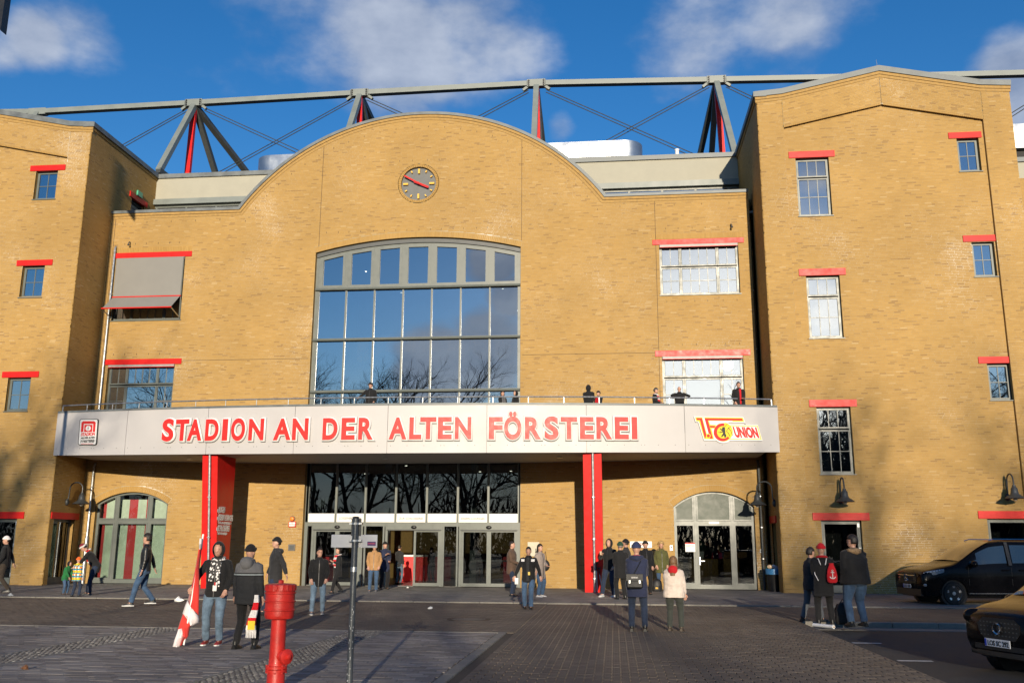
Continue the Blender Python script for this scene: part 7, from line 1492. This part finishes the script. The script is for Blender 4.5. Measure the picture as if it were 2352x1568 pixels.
def van_extra(root, sec):
    windscreen(root, sec, 1.22, 2.22, .80, .72, mat('tinted_windscreen', (.05, .05, .045), .05, coat=1.0))
    s = -1
    g = MB(); g.prism([(-.52, .62), (.52, .62), (.56, .80), (.48, .92), (-.48, .92), (-.56, .80)], 'x', -.02, .1); gr = g.build('grille', BLACK, root)
    for z in (.70, .77, .845): m = MB(); m.loft([[(-.03-.02*math.cos(y), y, z-.012), (-.05-.02*math.cos(y), y, z), (-.03-.02*math.cos(y), y, z+.012), (-.0, y, z)] for y in np.linspace(-.5, .5, 9)]); m.build('grille_bar', CHROME, gr, smooth=30)
    e = MB(); e.lathe([(.105, -.075), (.105, -.055), (.088, -.055), (.088, -.075)], (0, 0, .775), 28, 'x', cap=False)
    for k in range(3): a = PI/2+k*2*PI/3; u = Vector((0, math.cos(a), math.sin(a))); v = Vector((0, -math.sin(a), math.cos(a))); c = Vector((-.068, 0, .775)); e.loft([[c+v*.018+Vector((-.006, 0, 0)), c-v*.018+Vector((-.006, 0, 0)), c-v*.018+Vector((.01, 0, 0)), c+v*.018+Vector((.01, 0, 0))], [c+u*.095+v*.002, c+u*.095-v*.002, c+u*.095-v*.002+Vector((.01, 0, 0)), c+u*.095+v*.002+Vector((.01, 0, 0))]])
    e.build('star_emblem', CHROME, gr, smooth=30)
    for s in (-1, 1):
        h = MB(); h.loft([[(x, s*(y+o), z) for o, z in ((.0, za), (.012, za+.01), (.012, zb_-.01), (0, zb_))] for x, y, za, zb_ in ((.0, .60, .80, .87), (.06, .76, .81, .93), (.18, .885, .83, .98), (.40, .945, .88, 1.02), (.66, .962, .95, 1.05))]); hl = h.build('headlight', LENS, root, smooth=30)
        d = MB()
        for k in range(6): d.ell((.10+.085*k, s*(.845+.118*min(k/3, 1)), .925+.018*k), (.022, .02, .016), 8, 5)
        d.build('led_row', mat('led_chip', (.8, .85, .9), .2, coat=1), hl); MB().ell((.08, s*.86, .58), (.06, .1, .055), 12, 7).build('fog_lamp', LENS, root)
        mr = MB(); mr.ell((1.52, s*1.10, 1.20), (.10, .14, .10), 14, 9); mr.bar((1.50, s*.94, 1.14), (1.52, s*1.05, 1.15), .06); mr.build('mirror', PAINT, root, smooth=True)
        r = MB(); r.tube([(2.25, s*.70, 1.88), (2.4, s*.70, 1.925), (4.7, s*.70, 1.925), (4.85, s*.70, 1.885)], .016, 6); r.build('roof_rail', CHROME, root, smooth=True)
        for x in (2.42, 2.95): MB().cbox((x, s*.975-.02, 1.0), (x+.24, s*.975+.02, 1.045), .012).build('door_handle', PAINT, root)
        for x in (1.40, 2.72, 4.0):
            zz = [.32, .6, .9, 1.1]; q = MB(); q.loft([[(x-.004, s*(sec(x)[4]*(.97 if z < .4 else 1.003)+.001), z), (x+.004, s*(sec(x)[4]*(.97 if z < .4 else 1.003)+.001), z)] for z in zz], cap=False, closed=False); q.build('door_gap', BLACK, root)
        t = MB(); t.loft([[(x, s*(.955+o), z) for o, z in ((0, .33), (.02, .335), (.02, .36), (0, .365))] for x in (1.35, 2.4, 3.55)]); t.build('sill_trim', mat('dark_chrome', (.2, .2, .21), .25, .8), root)
        MB().obox((2.70, s*.885, 1.5), (.05, 0, 0), (0, .006*1, 0), (0, -s*.085, .34)).build('door_pillar', BLACK, root)
    m = MB(); m.box((-.015, -.78, .27), (.06, .78, .46)); m.build('bumper_intake', BLACK, root); plate_text(root, 'B EU 4200', -.045, .0, .53)
    w = MB(); w.tube([(1.18, -.5, 1.275), (1.22, -.1, 1.30), (1.25, .35, 1.315)], .012, 5); w.build('wiper', BLACK, root)
    MB().ell((1.95, 0, 1.66), (.05, .14, .05), 10, 6).build('inner_mirror', BLACK, root)
pf = Vector(at(2195, 1390, Z=0)); hd = R_(9)
# front near wheel centre is at x = .93 along the van, on its flank that faces the viewer (local +y after the turn)
def place(wheel_pt, wx, wy, h): c, s_ = math.cos(h), math.sin(h); return (wheel_pt.x-(c*wx-s_*wy), wheel_pt.y-(s_*wx+c*wy), wheel_pt.z)
vl = place(pf, .93, -.93, hd); vehicle('van', 'black passenger van with star emblem parked nose-left by the right tower', 'van', vl, hd, 5.14, VANT, (.93, 4.13), .345, .235, [(1.5, 1.95, .12, .42), (1.72, 2.62, .10, .80), (2.80, 3.95, .10, .82), (4.08, 4.85, .10, .80)], van_extra)
SMT = [(0, .32, .74, .82, .62, .70, .52), (.10, .22, .84, .90, .70, .77, .58), (.35, .18, .90, .97, .76, .82, .64), (.7, .18, .93, 1.03, .78, .835, .66), (.92, .18, .95, 1.12, .78, .835, .66), (1.3, .18, .96, 1.40, .78, .835, .62), (1.6, .18, .97, 1.53, .78, .835, .60), (2.2, .18, .98, 1.56, .78, .83, .60), (3.2, .2, .99, 1.50, .77, .82, .60), (3.5, .28, .96, 1.25, .72, .78, .58)]
def small_extra(root, sec):
    windscreen(root, sec, .86, 1.56, .64, .57, mat('tinted_windscreen', (.05, .05, .045), .05, coat=1.0))
    g = MB(); g.prism([(-.40, .60), (-.30, .50), (.30, .50), (.40, .60), (.42, .72), (.30, .80), (-.30, .80), (-.42, .72)], 'x', -.012, .1); gr = g.build('grille', BLACK, root)
    for i in range(11):
        for k in range(4): MB().box((-.016, -.36+.07*i, .55+.06*k), (-.012, -.335+.07*i, .565+.06*k)).build('grille_cell', GREYD, gr)
    e = MB(); e.lathe([(.085, -.05), (.085, -.03), (.062, -.03), (.062, -.05)], (0, 0, .66), 24, 'x', cap=False); e.prism([(-.085, .69), (-.05, .66), (-.085, .63)], 'x', -.05, -.035); e.build('ring_emblem', CHROME, gr, smooth=30)
    for s in (-1, 1):
        h = MB(); M_ = Matrix.Rotation(s*.62, 3, 'Z'); h.ell((.12, s*.60, .79), (.10, .15, .105), 16, 9, M_); hl = h.build('headlight', LENS, root, smooth=True); c = MB(); c.ell((.10, s*.605, .79), (.105, .165, .118), 16, 9, M_); c.build('lamp_ring', PAINT, hl, smooth=True)
        MB().ell((.075, s*.60, .79), (.06, .06, .06), 12, 8).build('projector', CHROME, hl, smooth=True)
        MB().ell((.08, s*.60, .46), (.045, .09, .05), 12, 7).build('fog_lamp', CHROME, root, smooth=True)
        mr = MB(); mr.ell((1.12, s*.98, 1.0), (.08, .11, .08), 12, 8); mr.bar((1.1, s*.82, .97), (1.12, s*.93, .98), .05); mr.build('mirror', PAINT, root, smooth=True)
    m = MB(); m.loft([[(x_-.02, y, z) for z in (.26, .30, .33)]+[(x_+.06, y, .33), (x_+.06, y, .26)] for y, x_ in ((-.66, .06), (-.4, .0), (0, -.02), (.4, .0), (.66, .06))]); m.build('lower_lip', mat('bumper_gloss', (.02, .02, .02), .2, coat=1), root, smooth=30)
    MB().box((-.02, -.5, .35), (.05, .5, .42)).build('bumper_intake', BLACK, root); plate_text(root, 'LOS SC 292', -.035, .02, .45)
    w = MB(); w.tube([(.83, -.35, 1.12), (.86, .0, 1.14), (.9, .4, 1.15)], .012, 5); w.build('wiper', BLACK, root)
pp = Vector(at(2291, 1477, Y=-23.2)); hs_ = R_(20); c, s_ = math.cos(hs_), math.sin(hs_)
sx, sy = pp.x-(c*-.035-s_*.02), pp.y-(s_*-.035+c*.02); vehicle('small_car', 'glossy black small car at the right edge, front with number plate facing left', 'car', (sx, sy, -.118), hs_, 3.5, SMT, (.72, 3.0), .30, .19, [(1.25, 2.0, .12, .82), (2.1, 3.0, .12, .80)], small_extra)
# ================================================================ bare winter trees behind the viewer: they shade the square and show in the panes
BARK = mat('bark', (.05, .04, .032), .9, var=.3, scale=6, bump=.5, bscale=20)
def tree_mesh(seed, H):
    rnd = random.Random(seed); tr, tw = MB(), MB()
    def branch(p, d, L, r, lvl):
        n = 4 if lvl < 2 else 3; pts = [p]; q = d.copy(); rs = [r]
        for i in range(n): q = (q+Vector((rnd.gauss(0, .13), rnd.gauss(0, .13), rnd.gauss(.03, .08)))).normalized(); pts.append(pts[-1]+q*L/n); rs.append(r*(1-.55*(i+1)/n))
        (tr if lvl < 2 else tw).tube(pts, rs, 7 if lvl == 0 else 5 if lvl == 1 else 3, cap=False)
        if lvl >= 4: return
        k = (9, 7, 6, 5)[lvl]
        for i in range(k):
            t = (.32 if lvl == 0 else .2)+(.68 if lvl == 0 else .8)*(i+rnd.random()*.7)/k; j = min(int(t*n), n-1); f = t*n-j; b = pts[j].lerp(pts[j+1], f); a = rnd.random()*2*PI; o = q.orthogonal().normalized(); o = Matrix.Rotation(a, 3, q)@o; e = rnd.uniform(.55, 1.0)
            nd = (q*math.cos(e)+o*math.sin(e)+Vector((0, 0, .15))).normalized(); branch(b, nd, L*(.52 if lvl == 0 else .58)*(1-.35*t)*rnd.uniform(.8, 1.2), rs[j]*.52, lvl+1)
    branch(Vector((0, 0, 0)), Vector((0, 0, 1)), H*.92, H*.016, 0)
    return tr.mesh('trunk', BARK, fix=False), tw.mesh('crown', BARK, fix=False)
TREES = [tree_mesh(s, 16) for s in (3, 11, 29)]
tp = []
for row, (y0, st) in enumerate(((-66, 6.2), (-76, 6.6), (-88, 7.5))):
    for x in np.arange(-60, 62, st):
        xx, y = x+random.uniform(-2, 2)+row*2.1, y0+random.uniform(-3, 3); up = .187*(-y-66)
        gx = xx-(-y-66)*.146                        # the same shadow line, taken back to the first row
        h = random.uniform(15.5, 19.5) if gx < -13 else random.uniform(6.5, 8.6) if gx < 4.5 else (random.uniform(7.6, 8.4) if 9.3 < gx < 14.2 else random.uniform(10.5, 13)) if gx < 15.5 else random.uniform(15.5, 18.5)  # low stretch is a gap shaped to let sun reach the paving
        if -13 < gx < 4.5 and row: continue
        tp.append((xx, y, h+up))
for x in np.arange(15, 44, 5.2): tp.append((x+random.uniform(-1, 1), random.uniform(-74, -70), random.uniform(13, 16)))
for x in np.arange(20, 56, 4.2): tp.append((x+random.uniform(-1, 1), random.uniform(-97, -92), random.uniform(19.5, 22)))
for i, (x, y, h) in enumerate(tp):
    a, b = TREES[i % 3]; o = tag(empty('bare_tree', (x, y, -.15), random.random()*6.28), 'tall bare winter tree in the rows across the square from the building', 'tree', 'bare trees across the square'); k = h/16; o.scale = (k*1.05, k*1.05, k); link('trunk', a, o); link('crown', b, o)
m = MB()                                             # the dense wood edge beyond them
for k in range(24000):
    x, y = (random.uniform(-130, 130) if k < 14000 else random.uniform(23, 72)), random.uniform(-122, -104); z = (1.85 if 23 < x < 72 else 1)*random.random()**1.3*9.5*(.75+.25*math.sin(x*.21)+.12*math.sin(x*.83)); a = random.gauss(0, .5); L = random.uniform(.6, 2.2); w = random.uniform(.05, .22)
    m.add([(x-w, y, z), (x+w, y, z), (x+w*.4+L*math.sin(a), y+random.uniform(-.4, .4), z+L*math.cos(a)), (x-w*.4+L*math.sin(a), y, z+L*math.cos(a))], [(0, 1, 2, 3)])
tag(m.build('woods', BARK, fix=False), kind='stuff')
